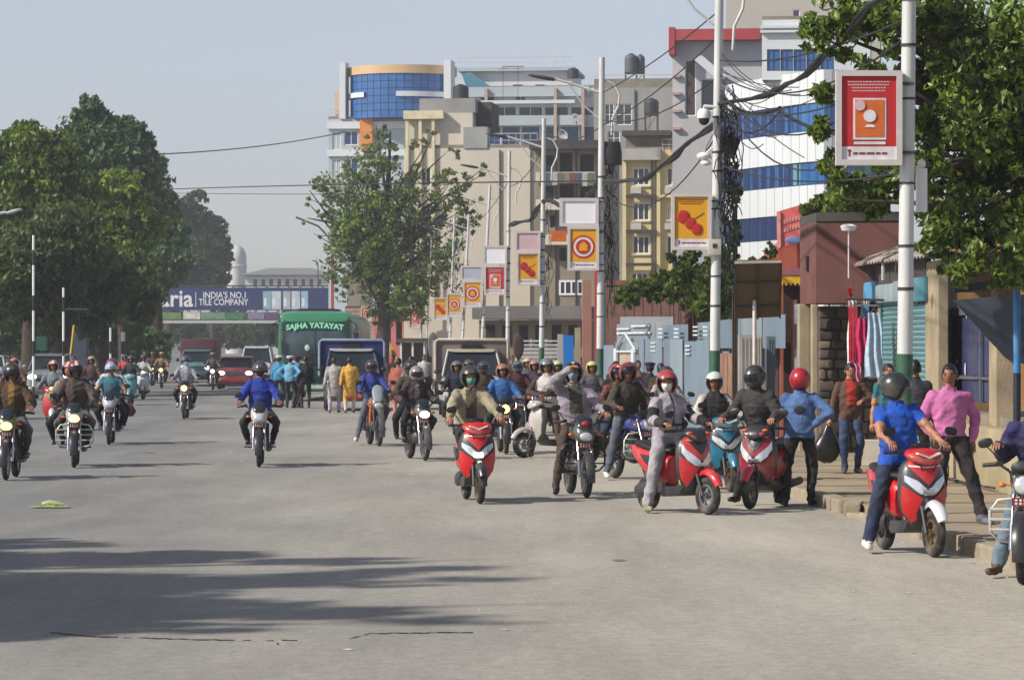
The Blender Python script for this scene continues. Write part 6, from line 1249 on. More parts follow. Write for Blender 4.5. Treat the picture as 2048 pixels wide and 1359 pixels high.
    def sb():
        b = MB(); b.loft([(.06,0,.52,.12,.18),(.14,0,.55,.16,.21),(.35,0,.58,.185,.2),(.6,0,.66,.17,.14),(.8,0,.74,.12,.08),(.92,0,.79,.05,.035)], 16, axis='y', e=2.8); return b
    link('body_panel', cached(('sbd', K), lambda: sb().mesh('body_panel', B_, 50)), t)
    if kind != 'classic':
        for s in (-1,1): b = MB(); b.side([(.15,.62),(.3,.70),(.55,.72),(.45,.62),(.3,.54)], s*.165, s*.192); link('side_inset', cached(('sin', s, dark), lambda: b.mesh('side_inset', D_, 40, .01)), t)
        for s in (-1,1):
            for k in range(3): b = MB(); b.side([(-.33+k*.035,.42),(-.315+k*.035,.42),(-.345+k*.035,.36),(-.36+k*.035,.36)], s*.157, s*.162); link('gold_stripe', cached(('gs', s, k), lambda: b.mesh('gold_stripe', mat('gold_stripe',(222,190,90),.85,.4), 0)), t)
    b = MB(); b.loft([(.04,0,.77,.08,.03),(.12,0,.775,.14,.045),(.35,0,.78,.15,.045),(.55,0,.81,.14,.05),(.78,0,.85,.11,.04),(.86,0,.86,.05,.02)], 14, axis='y'); link('seat', cached(('sst',), lambda: b.mesh('seat', mat('seat_vinyl',(30,28,28),.8,.6,var=.15), 50)), t)
    b = MB(); b.loft([(.3,-.09,.3,.05,.07),(.4,-.1,.3,.07,.1),(.65,-.1,.27,.06,.09),(.75,-.1,.26,.03,.05)], 12, axis='y'); b.tube([(.14,.1,.25),(.17,.3,.27),(.18,.78,.32)], [.02,.05,.05], 10); b.bb(-.1,.1,.1,.45,.25,.45)
    link('engine', cached(('sen',), lambda: b.mesh('engine', mat('engine_grey',(82,80,80),.8,.5,.5,var=.25), 50)), t)
    for s in (-1,1):
        b = MB(); b.ell((s*.135,-.455,1.0),(.04,.02,.016),10,6); link('indicator', cached(('sin2', s), lambda: b.mesh('indicator', AMB, 60)), t)
    b = MB(); b.ell((0,.92,.79),(.08,.03,.035),10,6); link('tail_light', cached(('stl',), lambda: b.mesh('tail_light', mat('tail_red',(190,20,24),.8,.2), 60)), t)
    plate_part(t, (0, -.505 if kind=='classic' else -.50, .53), .14, .08, .1) if kind == 'classic' else None
    return t
# ------------------------------------------------ cars, vans, bus; also facing -Y
def car_wheel(par, x, y, r, w_=.2):
    wh = link('wheel', None, par, (x, y, r))
    def ty(): b = MB(); b.lathe([(r*.6,-w_/2),(r*.93,-w_/2),(r,-w_*.35),(r,w_*.35),(r*.93,w_/2),(r*.6,w_/2)], (0,0,0), 'x', 24, closed=True); return b.mesh('tyre', RUB, 40)
    def rim():
        b = MB(); b.lathe([(0,-.02),(r*.15,-.03),(r*.15,.03),(0,.02)], (0,0,0), 'x', 10); b.lathe([(r*.55,-w_*.4),(r*.62,-w_*.4),(r*.62,w_*.4),(r*.55,w_*.4)], (0,0,0), 'x', 20, closed=True)
        for k in range(6): a = pi*k/3; b.tube([(0,0,0),(0,r*.58*cos(a),r*.58*sin(a))], .028, 5)
        return b.mesh('rim', ALU, 40)
    link('tyre', cached(('cty', r, w_), ty), wh); link('rim', cached(('crim', r, w_), rim), wh)
def car(name, label, cat, loc, rz, col, W=1.7, L=4.1, hood=.95, roof=1.5, gl=.3, light='on', wsb=-.95, wst=-.35, back=1.9, clear=.2, roofcol=None, kind='car', nosew=.85, lamp=None):
    """loc: ground under the front bumper centre; body runs back in +Y"""
    t = thing(name, label, cat, loc, rz); P_ = paint('t%d%d%d' % col, col); y0 = 0
    prof = [(0.0,.45),(.05,.62),(.12,hood-.18),(.35,hood-.08),(1.0+wsb+.95,hood)] 
    wy = 1.0+(wsb+.95); ty_ = wy+(.65 if kind=='car' else .45 if kind == 'van' else .3)
    b = MB(); secs = []
    for y, zt, k_ in ((0,.62,.86),(.06,hood-.2,.93),(.3,hood-.09,.98),(wy*.6,hood-.03,1),(wy,hood,1),(L*.5,hood+.02,1),(L*.8,hood+.02,1),(L-.08,hood,.97),(L,hood-.2,.9)):
        zb = clear+(.12 if y in (0,L) else 0); secs.append((y, 0, (zt+zb)/2, W/2*k_, (zt-zb)/2))
    b.loft(secs, 24, axis='y', e=5); part('body', b, P_, t, 50)
    b = MB(); b.loft([(ty_-.15,0,roof-.05,W*.36,.04),(ty_,0,roof-.035,W*.40,.035),(ty_+.6,0,roof-.02,W*.41,.04),(L-.5,0,roof-.03,W*.40,.04),(L-.3,0,roof-.07,W*.36,.03)], 20, axis='y', e=4); part('roof', b, paint('t%d%d%d' % roofcol, roofcol) if roofcol else P_, t, 50)
    # glasshouse ring
    b = MB(); rw, rb = W*.385, W*.475; zb, zt = hood-.02, roof-.06
    b.ring([[Vector((-rb,wy,zb)),Vector((rb,wy,zb)),Vector((rb,L-.1,zb)),Vector((-rb,L-.1,zb))],[Vector((-rw,ty_-.05,zt)),Vector((rw,ty_-.05,zt)),Vector((rw,L-.4,zt)),Vector((-rw,L-.4,zt))]]); part('window_glass', b, GLASS, t, 0)
    b = MB()
    for s in (-1,1):
        b.tube([(s*rb,wy-.01,zb),(s*rw,ty_-.06,zt)], .035, 5); b.tube([(s*(rb+.005),L*.5,zb),(s*(rw+.005),L*.5,zt)], .03, 5); b.tube([(s*rb,L-.12,zb),(s*rw,L-.42,zt)], .06, 5)
    part('pillars', b, P_, t, 40)
    lz = hood-.28
    for s in (-1,1):
        b = MB(); b.ell((s*W*.36,.05,lz),(W*.095,.06,.09),14,8); part('headlight', b, {'on':lamp or LAMPON,'off':LENS}[light], t, 60)
        b = MB(); b.ell((s*W*.56,wy+.15,hood+.1),(.1,.06,.075),10,6); part('mirror', b, P_ if kind=='car' else BLK, t, 60)
    b = MB(); b.bb(-W*.25,W*.25,-.012,.03,lz-.1,lz+.07); g = part('grille', b, BLK, t, 0, .02)
    b = MB()
    for k in range(3): b.bb(-W*.24,W*.24,-.022,-.0125,lz-.07+k*.05,lz-.055+k*.05)
    part('grille_bar', b, CHR, g, 0)
    b = MB(); b.loft([(-.06,0,.42,W*.40,.08),(0,0,.42,W*.46,.11),(.12,0,.42,W*.49,.11)], 18, axis='y', e=4); part('bumper', b, P_ if kind=='car' else DGR, t, 50)
    b = MB(); b.bb(-.26,.26,-.075,-.062,.38,.5); part('number_plate', b, mat('plate_red',(178,36,40),.8,.5,var=.08), t, 0)
    for s in (-1,1):
        for y in (.75, L-.75): car_wheel(t, s*(W/2-.12), y, .31)
    b = MB(); b.tube([(-.35,wy-.02,hood+.02),(.05,wy+.18,hood+.17)], .008, 4); b.tube([(.2,wy-.02,hood+.02),(.55,wy+.16,hood+.15)], .008, 4); part('wiper', b, BLK, t, 0)
    return t
def bus(loc, rz):
    t = thing('city_bus', 'large green city bus stopped behind the traffic police', 'bus', loc, rz); GR = mat('bus_green', (30,112,72), .75, .4, var=.15, scale=1, coat=.2, dirt=.35); GD = mat('bus_green_dark', (14,66,48), .75, .35, var=.1, coat=.3)
    W, H, L = 2.5, 3.2, 10.5
    b = MB(); b.loft([(0,0,1.75,W*.46,1.33),(.06,0,1.77,W*.485,1.4),(.25,0,1.8,W*.5,1.42),(L*.5,0,1.8,W*.5,1.42),(L-.1,0,1.8,W*.49,1.4),(L,0,1.78,W*.46,1.35)], 32, axis='y', e=7); part('body', b, GR, t, 50)
    b = MB(); b.loft([(-.03,0,2.98,W*.44,.09),(.05,0,3.1,W*.47,.14),(.5,0,3.2,W*.46,.1),(2,0,3.22,W*.44,.06)], 20, axis='y', e=3); part('roof_front', b, mat('bus_green_light', (58,140,98), .8, .4, var=.1, coat=.3), t, 50)
    b = MB(); b.loft([(-.06,0,2.1,W*.42,.72),(-.02,0,2.1,W*.455,.78),(.02,0,2.1,W*.46,.8)], 28, axis='y', e=6); ws = part('windscreen', b, mat('bus_glass', (78,100,104), .5, .22, var=.8, scale=.9), t, 50)  # reflections are put into the glass colour as paler blotches
    b = MB(); b.bb(-.012,.012,-.075,-.06,1.36,2.6); part('divider', b, GD, ws, 0)
    b = MB(); b.plate([(-W*.44,2.6),(W*.44,2.6),(W*.42,2.9),(-W*.42,2.9)], -.085, -.0); vz = part('destination_panel', b, GD, t, 0, .02)
    m = text_mesh('SAJHA YATAYAT', .27, mat('mint_lettering', (150,236,196), .9, .5), bold=.012); w_ = max(v.co.x for v in m.vertices)-min(v.co.x for v in m.vertices)
    n = len(m.vertices)
    for v in m.vertices: v.co.y -= .09*(v.co.x/(w_/2))**2-.03
    o = part('lettering', m, None, vz); o.rotation_euler = (pi/2,0,0); o.location = (0,-.092,2.735); o.scale = (1.92/w_,1,1)
    b = MB(); b.plate([(-W*.45,1.28),(W*.45,1.28),(W*.45,1.16),(-W*.45,1.16)], -.075, 0); part('trim_band', b, GD, t, 0, .015)
    for k in range(4): b = MB(); b.bb(-.75,.75,-.06,.0,.62+k*.13,.69+k*.13); part('grille_slat', b, GD, t, 0)
    b = MB(); b.loft([(-.1,0,.5,W*.44,.13),(0,0,.5,W*.48,.16),(.2,0,.5,W*.5,.16)], 20, axis='y', e=5); part('bumper', b, mat('bus_bumper', (30,110,70), .8, .4, var=.15, dirt=.3), t, 50)
    for s in (-1,1):
        b = MB(); b.ell((s*W*.37,-.02,.82),(.2,.06,.11),14,8); part('headlight', b, LENS, t, 60)
        b = MB(); b.tube([(s*W*.46,0,2.95),(s*W*.56,-.25,2.8),(s*W*.56,-.25,2.55)], .022, 5); b.box((s*W*.56,-.25,2.3),(.16,.08,.42)); part('mirror', b, BLK, t, 30)
        for y in (2.2, 8.0): car_wheel(t, s*(W/2-.16), y, .48, .3)
        for k in range(6): b = MB(); b.bb(s*W*.498, s*W*.508, .9+k*1.5, 2.2+k*1.5, 1.6, 2.6); part('side_window', b, GLASS, t, 0)
    b = MB(); b.bb(-.3,.3,-.125,-.105,.46,.6); part('number_plate', b, mat('plate_pale',(190,200,190),.8,.5), t, 0)
    b = MB(); b.bb(.2,.62,-.078,-.06,1.4,1.52); b.bb(-.8,-.35,-.078,-.06,1.4,1.5); b.ell((-.25,-.07,1.95),(.09,.02,.12),10,6); part('windscreen_sticker', b, mat('sticker',(176,206,196),.8,.6,var=.2), ws, 40)
    b = MB(); b.tube([(-.7,-.08,1.35),(.1,-.08,1.75)], .012, 4); b.tube([(.9,-.08,1.35),(.15,-.08,1.7)], .012, 4); part('wiper', b, BLK, t, 0)
    b = MB(); b.loft([(.8,0,3.24,.5,.03),(1.0,0,3.3,.75,.1),(2.4,0,3.3,.75,.1),(2.6,0,3.24,.5,.03)], 12, axis='y', e=4); part('roof_hatch', b, BLK, t, 40)
    return t
def canopy_truck(name, label, loc, rz, cab, canopy, edge, W=2.0, zt=2.55, zb=1.55, L=4.6, rail=1, cabin_roof=None, sign=None):
    t = car(name, label, 'truck', loc, rz, cab, W=W*.86, L=L, hood=1.2, roof=1.95, kind='van', light='off', clear=.35, roofcol=cabin_roof)
    b = MB(); b.bb(-W/2,W/2,1.75,L+.3,zb-.5,zt); part('canvas_canopy', b, canopy, t, 30, .09)
    b = MB(); b.tube([(-W/2,1.72,zb-.4),(-W/2,1.72,zt-.08),(-W/2+.08,1.72,zt),(W/2-.08,1.72,zt),(W/2,1.72,zt-.08),(W/2,1.72,zb-.4)], .045, 6); part('canopy_hoop', b, edge, t, 50)
    b = MB(); b.bb(-.28,.28,1.66,1.74,zt-.36,zt-.14); part('roof_lamp', b, BLK, t, 0)
    if rail: b = MB(); b.bb(-.32,.32,1.5,1.72,1.96,2.03); part('beacon', b, BLK, t, 0, .02)
    return t
# ------------------------------------------------ people; facing -Y in their own frame
def capsule(b, a, c, ra, rc, n=12, lat=None, fl=1.0):
    a, c = Vector(a), Vector(c); t = c-a; L_ = t.length
    if L_ < 1e-5: t = Vector((0,0,1)); L_ = 1e-5
    t = t/L_; u = (Vector(lat)-t*Vector(lat).dot(t)).normalized() if lat is not None else t.orthogonal().normalized(); v = t.cross(u)
    rings = []
    for (p, r, off) in [(a, ra, -.97), (a, ra, -.8), (a, ra, -.45)]+[(a.lerp(c, s), ra+(rc-ra)*s, 0) for s in (0,.25,.5,.75,1)]+[(c, rc, .45), (c, rc, .8), (c, rc, .97)]:
        k = sqrt(max(0, 1-off*off)); q = p+t*off*r; rings.append([q+u*cos(2*pi*j/n)*r*k+v*sin(2*pi*j/n)*r*k*fl for j in range(n)])
    b.ring(rings)
def ik(a, c, l1, l2, pole):
    a, c, pole = Vector(a), Vector(c), Vector(pole); d = c-a; L_ = min(d.length, (l1+l2)*.998); dn = d.normalized(); c2 = a+dn*L_
    x = (l1*l1-l2*l2+L_*L_)/(2*L_); h = sqrt(max(0, l1*l1-x*x)); pv = pole-dn*pole.dot(dn); pv = pv.normalized() if pv.length > 1e-4 else dn.orthogonal(); return a+dn*x+pv*h, c2
def pose(hip, lean=0, twist=0, side=0, hands=None, feet=None, look=(0,0), pelvis_yaw=0, headlean=None, sh=.168):
    """hands/feet: {1:(x,y,z),-1:(...)}; look: (yaw, pitch down)"""
    J = {}; hip = Vector(hip); ax = Vector((sin(side), -sin(lean)*cos(side), cos(lean)*cos(side))); lat0 = Vector((cos(pelvis_yaw), sin(pelvis_yaw), 0)); lat1 = Vector((cos(twist), sin(twist), 0)); lat1 = (lat1-ax*lat1.dot(ax)).normalized()
    J['hipc'] = hip; J['waist'] = hip+Vector((0,0,.1))*.6+ax*.08; J['chest'] = hip+ax*.33; J['neck'] = hip+ax*.50; J['ax'] = ax; J['lat0'] = lat0; J['lat1'] = lat1
    hl = lean*.6 if headlean is None else headlean; J['head'] = J['neck']+Vector((sin(side)*.5, -sin(hl), cos(hl))).normalized()*.150; J['look'] = look
    for s in (1,-1):
        J['sh',s] = hip+ax*.445+lat1*s*sh; J['hip',s] = hip+lat0*s*.09-Vector((0,0,.01))
        J['el',s], J['wr',s] = ik(J['sh',s], hands[s], .285, .25, hands.get(('p',s), (s*.6,.5,-.7)))
        J['kn',s], J['an',s] = ik(J['hip',s], feet[s], .43, .42, feet.get(('p',s), (s*.25,-1,.2)))
        tz = feet.get(('t',s)); J['toe',s] = J['an',s]+(Vector(tz)-Vector(feet[s])) if tz is not None else Vector(J['an',s])+Vector((s*.03,-.17,-.06))
    return J
def finger_hand(b, wr, dirv, palm_n, s, mi, curl=.5, k=1.0):
    wr = Vector(wr); d = Vector(dirv).normalized(); n = Vector(palm_n); n = (n-d*n.dot(d)).normalized(); w_ = d.cross(n)*s
    rings = []
    for t_, hw, ht in ((-.01,.024,.018),(.02,.03,.018),(.06,.040,.016),(.088,.040,.013)):
        c_ = wr+d*t_*k; rings.append([c_+w_*cos(2*pi*j/10)*hw*k+n*sin(2*pi*j/10)*ht*k for j in range(10)])
    b.ring(rings, mi)
    for i, (o, L_) in enumerate(((-.030,.068),(-.010,.078),(.011,.073),(.031,.058))):
        p = wr+(d*.082+w_*o)*k; pts = [p]; dd = d.copy()
        for j in range(3): dd = (Matrix.Rotation(-curl*(1 if j else .7), 3, w_) @ dd) if False else (dd*cos(curl)+n*sin(curl)*1.0).normalized() if j == 0 else (dd+n*curl*.9-d*curl*.5).normalized(); p = p+dd*L_*k*(.42,.32,.26)[j]; pts.append(p)
        b.tube(pts, [.0095*k,.009*k,.008*k,.006*k], 6, mi)
    p = wr+(d*.02-w_*.026)*k; b.tube([p, p+(d*.03-w_*.025+n*.008)*k, p+(d*.058-w_*.022+n*.022)*k], [.013*k,.011*k,.007*k], 6, mi)
def head_verts(b, c, R, lod, hasface, skin_i, eye_i, lip_i, k=1.0):
    nu, nv = (26, 18) if lod == 0 else (12, 9); rx, ry, rz_ = .074*k, .094*k, .112*k; vs = []; rings = []
    for i in range(nv):
        t = -pi/2+pi*(i+.4)/(nv-.2); rg = []
        for j in range(nu):
            a = 2*pi*j/nu; x, y, z = cos(t)*cos(a), cos(t)*sin(a), sin(t)
            X, Y, Z = x*rx, y*ry, z*rz_
            if z < 0: X *= 1-.28*z*z; Y *= (1-.05*z*z) if y < 0 else 1+.35*z
            if y < 0 and hasface:
                Y -= .022*math.exp(-(x/.16)**2-((z+.08)/.16)**2) + .006*math.exp(-(x/.3)**2-((z+.55)/.12)**2) + .005*math.exp(-((abs(x)-.35)/.25)**2-((z-.22)/.1)**2)
                Y += .008*math.exp(-((abs(x)-.38)/.16)**2-((z-.02)/.1)**2)
            rg.append(c+R @ Vector((X, Y, Z)))
        rings.append(rg)
    b.ring(rings, skin_i)
    for s in (-1,1): b.ell(c+R @ Vector((s*.075*k, .01, -.01)), (.012*k,.02*k,.03*k), 8, 6, skin_i, R)
    if hasface and lod == 0:
        for s in (-1,1): b.ell(c+R @ Vector((s*.03*k,-.083*k,.008*k)), (.014*k,.008*k,.006*k), 8, 5, eye_i, R); b.ell(c+R @ Vector((s*.03*k,-.086*k,.028*k)), (.018*k,.006*k,.004*k), 8, 5, eye_i, R)
        b.ell(c+R @ Vector((0,-.092*k,-.058*k)), (.023*k,.006*k,.006*k), 10, 5, lip_i, R)
def build_figure(J, o, lod=0):
    """o: dict of outfit shape options. Returns mesh with slots skin, top, bottom, shoes, eye, lip, glove, top2, inner"""
    vox = .0155 if lod == 0 else .026; b = MB(); f = o.get('puff', .012); lp = o.get('legpuff', .012); S = []   # segments: a, b, ra, rb, region
    hp, wa, ch, nk = J['hipc'], J['waist'], J['chest'], J['neck']; n = 18; g = o.get('girth', 1.0)
    rings = []
    def rg(c, lat, ax, rx, ry):
        lat = (lat-ax*lat.dot(ax)).normalized(); fr = ax.cross(lat); return [c+lat*cos(2*pi*j/n)*rx+fr*sin(2*pi*j/n)*ry for j in range(n)]
    Z = Vector((0,0,1)); up = J['ax']; l0, l1 = J['lat0'], J['lat1']
    for c, lat, ax, rx, ry in ((hp-Z*.09, l0, Z, .10, .08), (hp-Z*.05, l0, Z, .155, .115), (hp+Z*.02, l0, Z, .168+f*.5, .122+f*.5), (wa, l0.lerp(l1,.3), Z.lerp(up,.5).normalized(), (.156+f*1.3)*g, (.116+f*1.2)*g), (hp+up*.24, l0.lerp(l1,.6), up, (.163+f*1.3)*g, (.120+f*1.2)*g), (ch, l1, up, .175+f, .126+f), (hp+up*.40, l1, up, .172+f*.7, .115+f*.7), (hp+up*.46, l1, up, .135+f*.5, .088+f*.4), (nk-up*.005, l1, up, .088+f*.4, .074+f*.3), (nk+up*.02, l1, up, .068, .06), (nk+up*.03, l1, up, .05, .05)): rings.append(rg(c, lat, ax, rx, ry))
    b.ring(rings); capsule(b, nk-up*.02, J['head']-Vector((0,0,.05)), .06+f*.3, .05)
    S += [(hp-Z*.05, wa, .15, .15, 'pelvis'), (wa, ch, .15, .17, 'torso'), (ch, nk, .17, .06, 'torso2'), (nk, J['head'], .05, .05, 'neck')]
    for s in (1,-1):
        sh, el, wr = J['sh',s], J['el',s], J['wr',s]; af = f if o.get('sleeve','long') == 'long' else 0
        capsule(b, ch+up*.075+l1*s*.08, sh-up*.012, .070+f*.3, .056+f*.5); capsule(b, sh-up*.01, el, .050+f*.8, .043+af); capsule(b, el, wr, .043+af, .030+af*.6)
        S += [(sh, el, .056, .045, ('ua', s)), (el, wr, .045, .032, ('fa', s))]
        if lod: d = (wr-el).normalized(); capsule(b, wr, wr+d*.09, .034, .03, 8, None, .7); S.append((wr+d*.015, wr+d*.1, .03, .03, ('hand', s)))
        h, kn, an, toe = J['hip',s], J['kn',s], J['an',s], J['toe',s]; cf = lp if o.get('legs','long') == 'long' else 0
        capsule(b, h, kn, .082+lp, .058+cf); capsule(b, kn, an, .056+cf, .037+cf*(1.2 if cf else 1)); cal = kn.lerp(an,.3)
        capsule(b, kn.lerp(an,.15), kn.lerp(an,.55), .055+cf*.5, .045+cf*.5)
        S += [(h, kn, .085, .06, ('th', s)), (kn, an-(an-kn).normalized()*.03, .058, .045, ('ca', s))]
        tv = (Vector(toe)-an); heel = an-Vector((tv.x, tv.y, 0)).normalized()*.045-Vector((0,0,.045)) if tv.length > .05 else an
        capsule(b, heel, Vector(toe)-tv*.1+Vector((0,0,.008)), .037, .034, 12, None, 1); capsule(b, an, heel.lerp(Vector(toe),.35), .04, .036)
        S += [(an-Vector((0,0,.02)), heel, .045, .04, ('ft', s)), (heel, Vector(toe), .04, .036, ('ft', s))]
    sk = o.get('skirt')
    if sk:
        zb = sk; rr = []
        for i in range(6): t_ = i/5; z = hp.z+.12-(hp.z+.12-zb)*t_; fx = hp.lerp((J['kn',1]+J['kn',-1])/2, min(1,(hp.z-z)/.43) if z < hp.z else 0); rr.append([Vector((fx.x+cos(2*pi*j/n)*(.165+.05*t_), fx.y+sin(2*pi*j/n)*(.13+.04*t_), z)) for j in range(n)])
        b.ring(rr); S.append((Vector((hp.x,hp.y,hp.z)), Vector((hp.x,hp.y,zb)), .2, .22, 'skirt'))
    me = bpy.data.meshes.new('tmp'); me.from_pydata(b.v, [], b.f); ob = bpy.data.objects.new('tmp', me); COL.objects.link(ob)
    md = ob.modifiers.new('r', 'REMESH'); md.mode = 'VOXEL'; md.voxel_size = vox; m2 = ob.modifiers.new('s', 'SMOOTH'); m2.factor = .5; m2.iterations = 3 if lod == 0 else 2
    dg = bpy.context.evaluated_depsgraph_get(); res = bpy.data.meshes.new_from_object(ob.evaluated_get(dg)); bpy.data.objects.remove(ob); bpy.data.meshes.remove(me)
    nv = len(res.vertices); V = np.zeros(nv*3, np.float32); res.vertices.foreach_get('co', V); V = V.reshape(-1,3); N_ = np.zeros(nv*3, np.float32); res.vertices.foreach_get('normal', N_); N_ = N_.reshape(-1,3)
    # cloth folds
    q = V*np.array([1,1,1]); so = (nv*.37) % 97; w1 = np.array([noise.ridged_multi_fractal((x*6+so, y*6, z*(9 if z > hp.z else 7)), 1.0, 2.2, 3, .9, 1.6) for x, y, z in V.tolist()]); w1 = (w1-w1.mean())/(w1.std()+1e-6); V = V+N_*(np.clip(w1,-1.6,2.2)*(.0052 if lod == 0 else .004))[:,None]
    Fc = [tuple(p.vertices) for p in res.polygons]; cen = np.array([V[list(f_)].mean(0) for f_ in Fc]); bpy.data.meshes.remove(res)
    A = np.array([s[0][:] for s in S]); B_ = np.array([s[1][:] for s in S]); AB = B_-A; L2 = (AB**2).sum(1)+1e-9
    t = np.clip(((cen[:,None]-A[None])*AB[None]).sum(2)/L2[None], 0, 1); D = np.linalg.norm(cen[:,None]-(A[None]+t[:,:,None]*AB[None]), axis=2)
    rad = np.array([s[2] for s in S])[None]*(1-t)+np.array([s[3] for s in S])[None]*t; best = (D/rad).argmin(1)
    SK, TOP, BOT, SHO, EYE_, LIP_, GLO, TOP2, INN = range(9); mi = []
    slv, lg = o.get('sleeve','long'), o.get('legs','long'); hem = o.get('hem', .0); fwd = up.cross(l1)
    for i, k_ in enumerate(best):
        rgn = S[k_][4]; tt = t[i,k_]; c = Vector(cen[i])
        nm = rgn[0] if isinstance(rgn, tuple) else rgn
        if nm == 'pelvis': m = TOP if c.z > hp.z+hem else BOT
        elif nm in ('torso','torso2'):
            m = TOP; rel = (c-hp).dot(up)
            if rel < o.get('split', -9): m = TOP2
            if o.get('inner') and abs((c-hp).dot(l1)) < o['inner'] and (c-hp-up*rel).dot(fwd) < 0: m = INN
        elif nm == 'neck': m = SK if not o.get('collar') or tt > .22 else TOP
        elif nm == 'ua': m = TOP if slv == 'long' or tt < .62 else SK
        elif nm == 'fa': m = TOP if slv == 'long' else SK
        elif nm == 'hand': m = GLO
        elif nm == 'th': m = BOT if (c.z < hp.z+hem or tt > .3) else TOP
        elif nm == 'ca': m = BOT if lg == 'long' or (lg == 'short' and tt < .15) else SK
        elif nm == 'skirt': m = TOP
        else: m = SHO
        if o.get('arm2') and nm in ('ua','fa') and m == TOP and tt > o.get('arm2t', -1): m = TOP2
        if nm == 'th' and o.get('skirt') and c.z > o['skirt']: m = TOP
        mi.append(m)
    out = MB(); out.v = [tuple(v) for v in V.tolist()]; out.f = Fc; out.m = mi
    yw, pt = J['look']; R = Matrix.Rotation(yw, 3, 'Z') @ Matrix.Rotation(pt, 3, 'X')
    head_verts(out, J['head'], R, lod, True, SK, EYE_, LIP_)
    if lod == 0:
        for s in (1,-1):
            d = (J['wr',s]-J['el',s]).normalized(); pn = o.get(('palm',s), (0,0,-1)); finger_hand(out, J['wr',s], o.get(('hd',s), d), pn, s, GLO, o.get('curl', .6))
    m_ = bpy.data.meshes.new('person'); m_.from_pydata(out.v, [], out.f)
    for k_ in range(9): m_.materials.append(SKIN)
    m_.polygons.foreach_set('material_index', out.m); m_.polygons.foreach_set('use_smooth', [True]*len(out.f)); m_.update(); return m_
def sphere_patch(rx, ry, rz_, inside, nu=36, nv=22, th=.012, nose=0, jit=0):
    bm = bmesh.new(); g = {}
    def vert(i, j):
        i %= nu
        if (i, j) not in g:
            a = 2*pi*i/nu; t = -pi/2+pi*j/nv; x, y, z = cos(t)*cos(a)*rx, cos(t)*sin(a)*ry, sin(t)*rz_
            if nose and y < 0: y -= nose*math.exp(-(cos(t)*cos(a)/.3)**2-((sin(t)+.15)/.3)**2)
            if jit: q = 1+jit*noise.noise(Vector((x,y,z))*55); x *= q; y *= q; z *= q
            g[i,j] = bm.verts.new((x,y,z))
        return g[i,j]
    for i in range(nu):
        for j in range(nv):
            a = (2*pi*(i+.5)/nu); az = (a+pi/2+pi) % (2*pi)-pi; el = -90+180*(j+.5)/nv   # az 0 = front
            if inside(math.degrees(az), el):
                vs = [vert(i,j), vert(i+1,j), vert(i+1,j+1), vert(i,j+1)]; u = []
                for v in vs:
                    if v not in u: u.append(v)
                try: bm.faces.new(u)
                except ValueError: pass
    bmesh.ops.remove_doubles(bm, verts=bm.verts, dist=1e-5)
    bmesh.ops.recalc_face_normals(bm, faces=bm.faces); bmesh.ops.solidify(bm, geom=bm.faces[:], thickness=th)
    me = bpy.data.meshes.new('patch'); bm.to_mesh(me); bm.free(); me.polygons.foreach_set('use_smooth', [True]*len(me.polygons)); me.set_sharp_from_angle(angle=radians(50)); return me
def with_mat(me, m, name): me = me.copy(); me.name = name; me.materials.clear(); me.materials.append(m); return me
def helmet(par, c, R, col, kind='open', visor='up', stripe=None, gloss=True):
    hm = paint('hel%d%d%d' % col, col) if gloss else mat('helmat%d%d%d' % col, col, .8, .6, var=.1)
    ins = {'full': lambda az, el: el > -66 and not (abs(az) < 62 and -14 < el < 24), 'open': lambda az, el: el > -52 and not (abs(az) < 60 and el < 20), 'half': lambda az, el: el > -8 or (abs(az) > 75 and el > -25)}[kind]
    base = cached(('hel', kind), lambda: sphere_patch(.125, .148, .138, ins)); o = link('helmet', cached(('hel', kind, hm.name), lambda: with_mat(base, hm, 'helmet')), par); o.location = c+R @ Vector((0,.008,.014)); o.rotation_euler = R.to_euler(); o.scale = (1.06,)*3
    if kind == 'full' or visor == 'down':
        v = cached(('vis',), lambda: with_mat(sphere_patch(.122,.146,.134, lambda az, el: abs(az) < 66 and -18 < el < 28, th=.003), mat('visor_smoke',(30,34,40),.8,.06), 'visor')); link('visor', v, o)
    elif visor == 'up':
        v = cached(('visu',), lambda: with_mat(sphere_patch(.130,.153,.143, lambda az, el: abs(az) < 58 and 18 < el < 50, th=.003), mat('visor_smoke',(30,34,40),.8,.06), 'visor')); link('visor', v, o)
    elif visor == 'peak':
        v = cached(('visp', hm.name), lambda: with_mat(sphere_patch(.128,.185,.141, lambda az, el: abs(az) < 40 and 18 < el < 30, th=.006), hm, 'peak')); link('peak', v, o)
    rb = cached(('rimb', kind), lambda: with_mat(sphere_patch(.1265,.1495,.1395, {'full': lambda az, el: -70 < el < -60, 'open': lambda az, el: (el > -57 and el < -46 and abs(az) > 58) or (abs(abs(az)-62) < 6 and -50 < el < 24) or (abs(az) < 62 and 16 < el < 26), 'half': lambda az, el: abs(az) < 76 and -12 < el < -3}[kind], th=.004, nu=60, nv=44), BLK, 'rim_seal')); link('rim_seal', rb, o)
    if stripe: sp = cached(('str', stripe), lambda: with_mat(sphere_patch(.127,.150,.140, lambda az, el: (abs(az) < 18 and 26 < el < 62), th=.003, nu=48), mat('helstripe%d%d%d' % stripe, stripe, .85, .4), 'helmet_mark')); link('helmet_mark', sp, o)
    return o
def mask(par, c, R, mt):
    me = cached(('mask', mt.name), lambda: with_mat(sphere_patch(.079,.099,.112, lambda az, el: abs(az) < 62 and -58 < el < 4, nose=.024, th=.004), mt, 'face_mask')); o = link('face_mask', me, par); o.location = c; o.rotation_euler = R.to_euler()
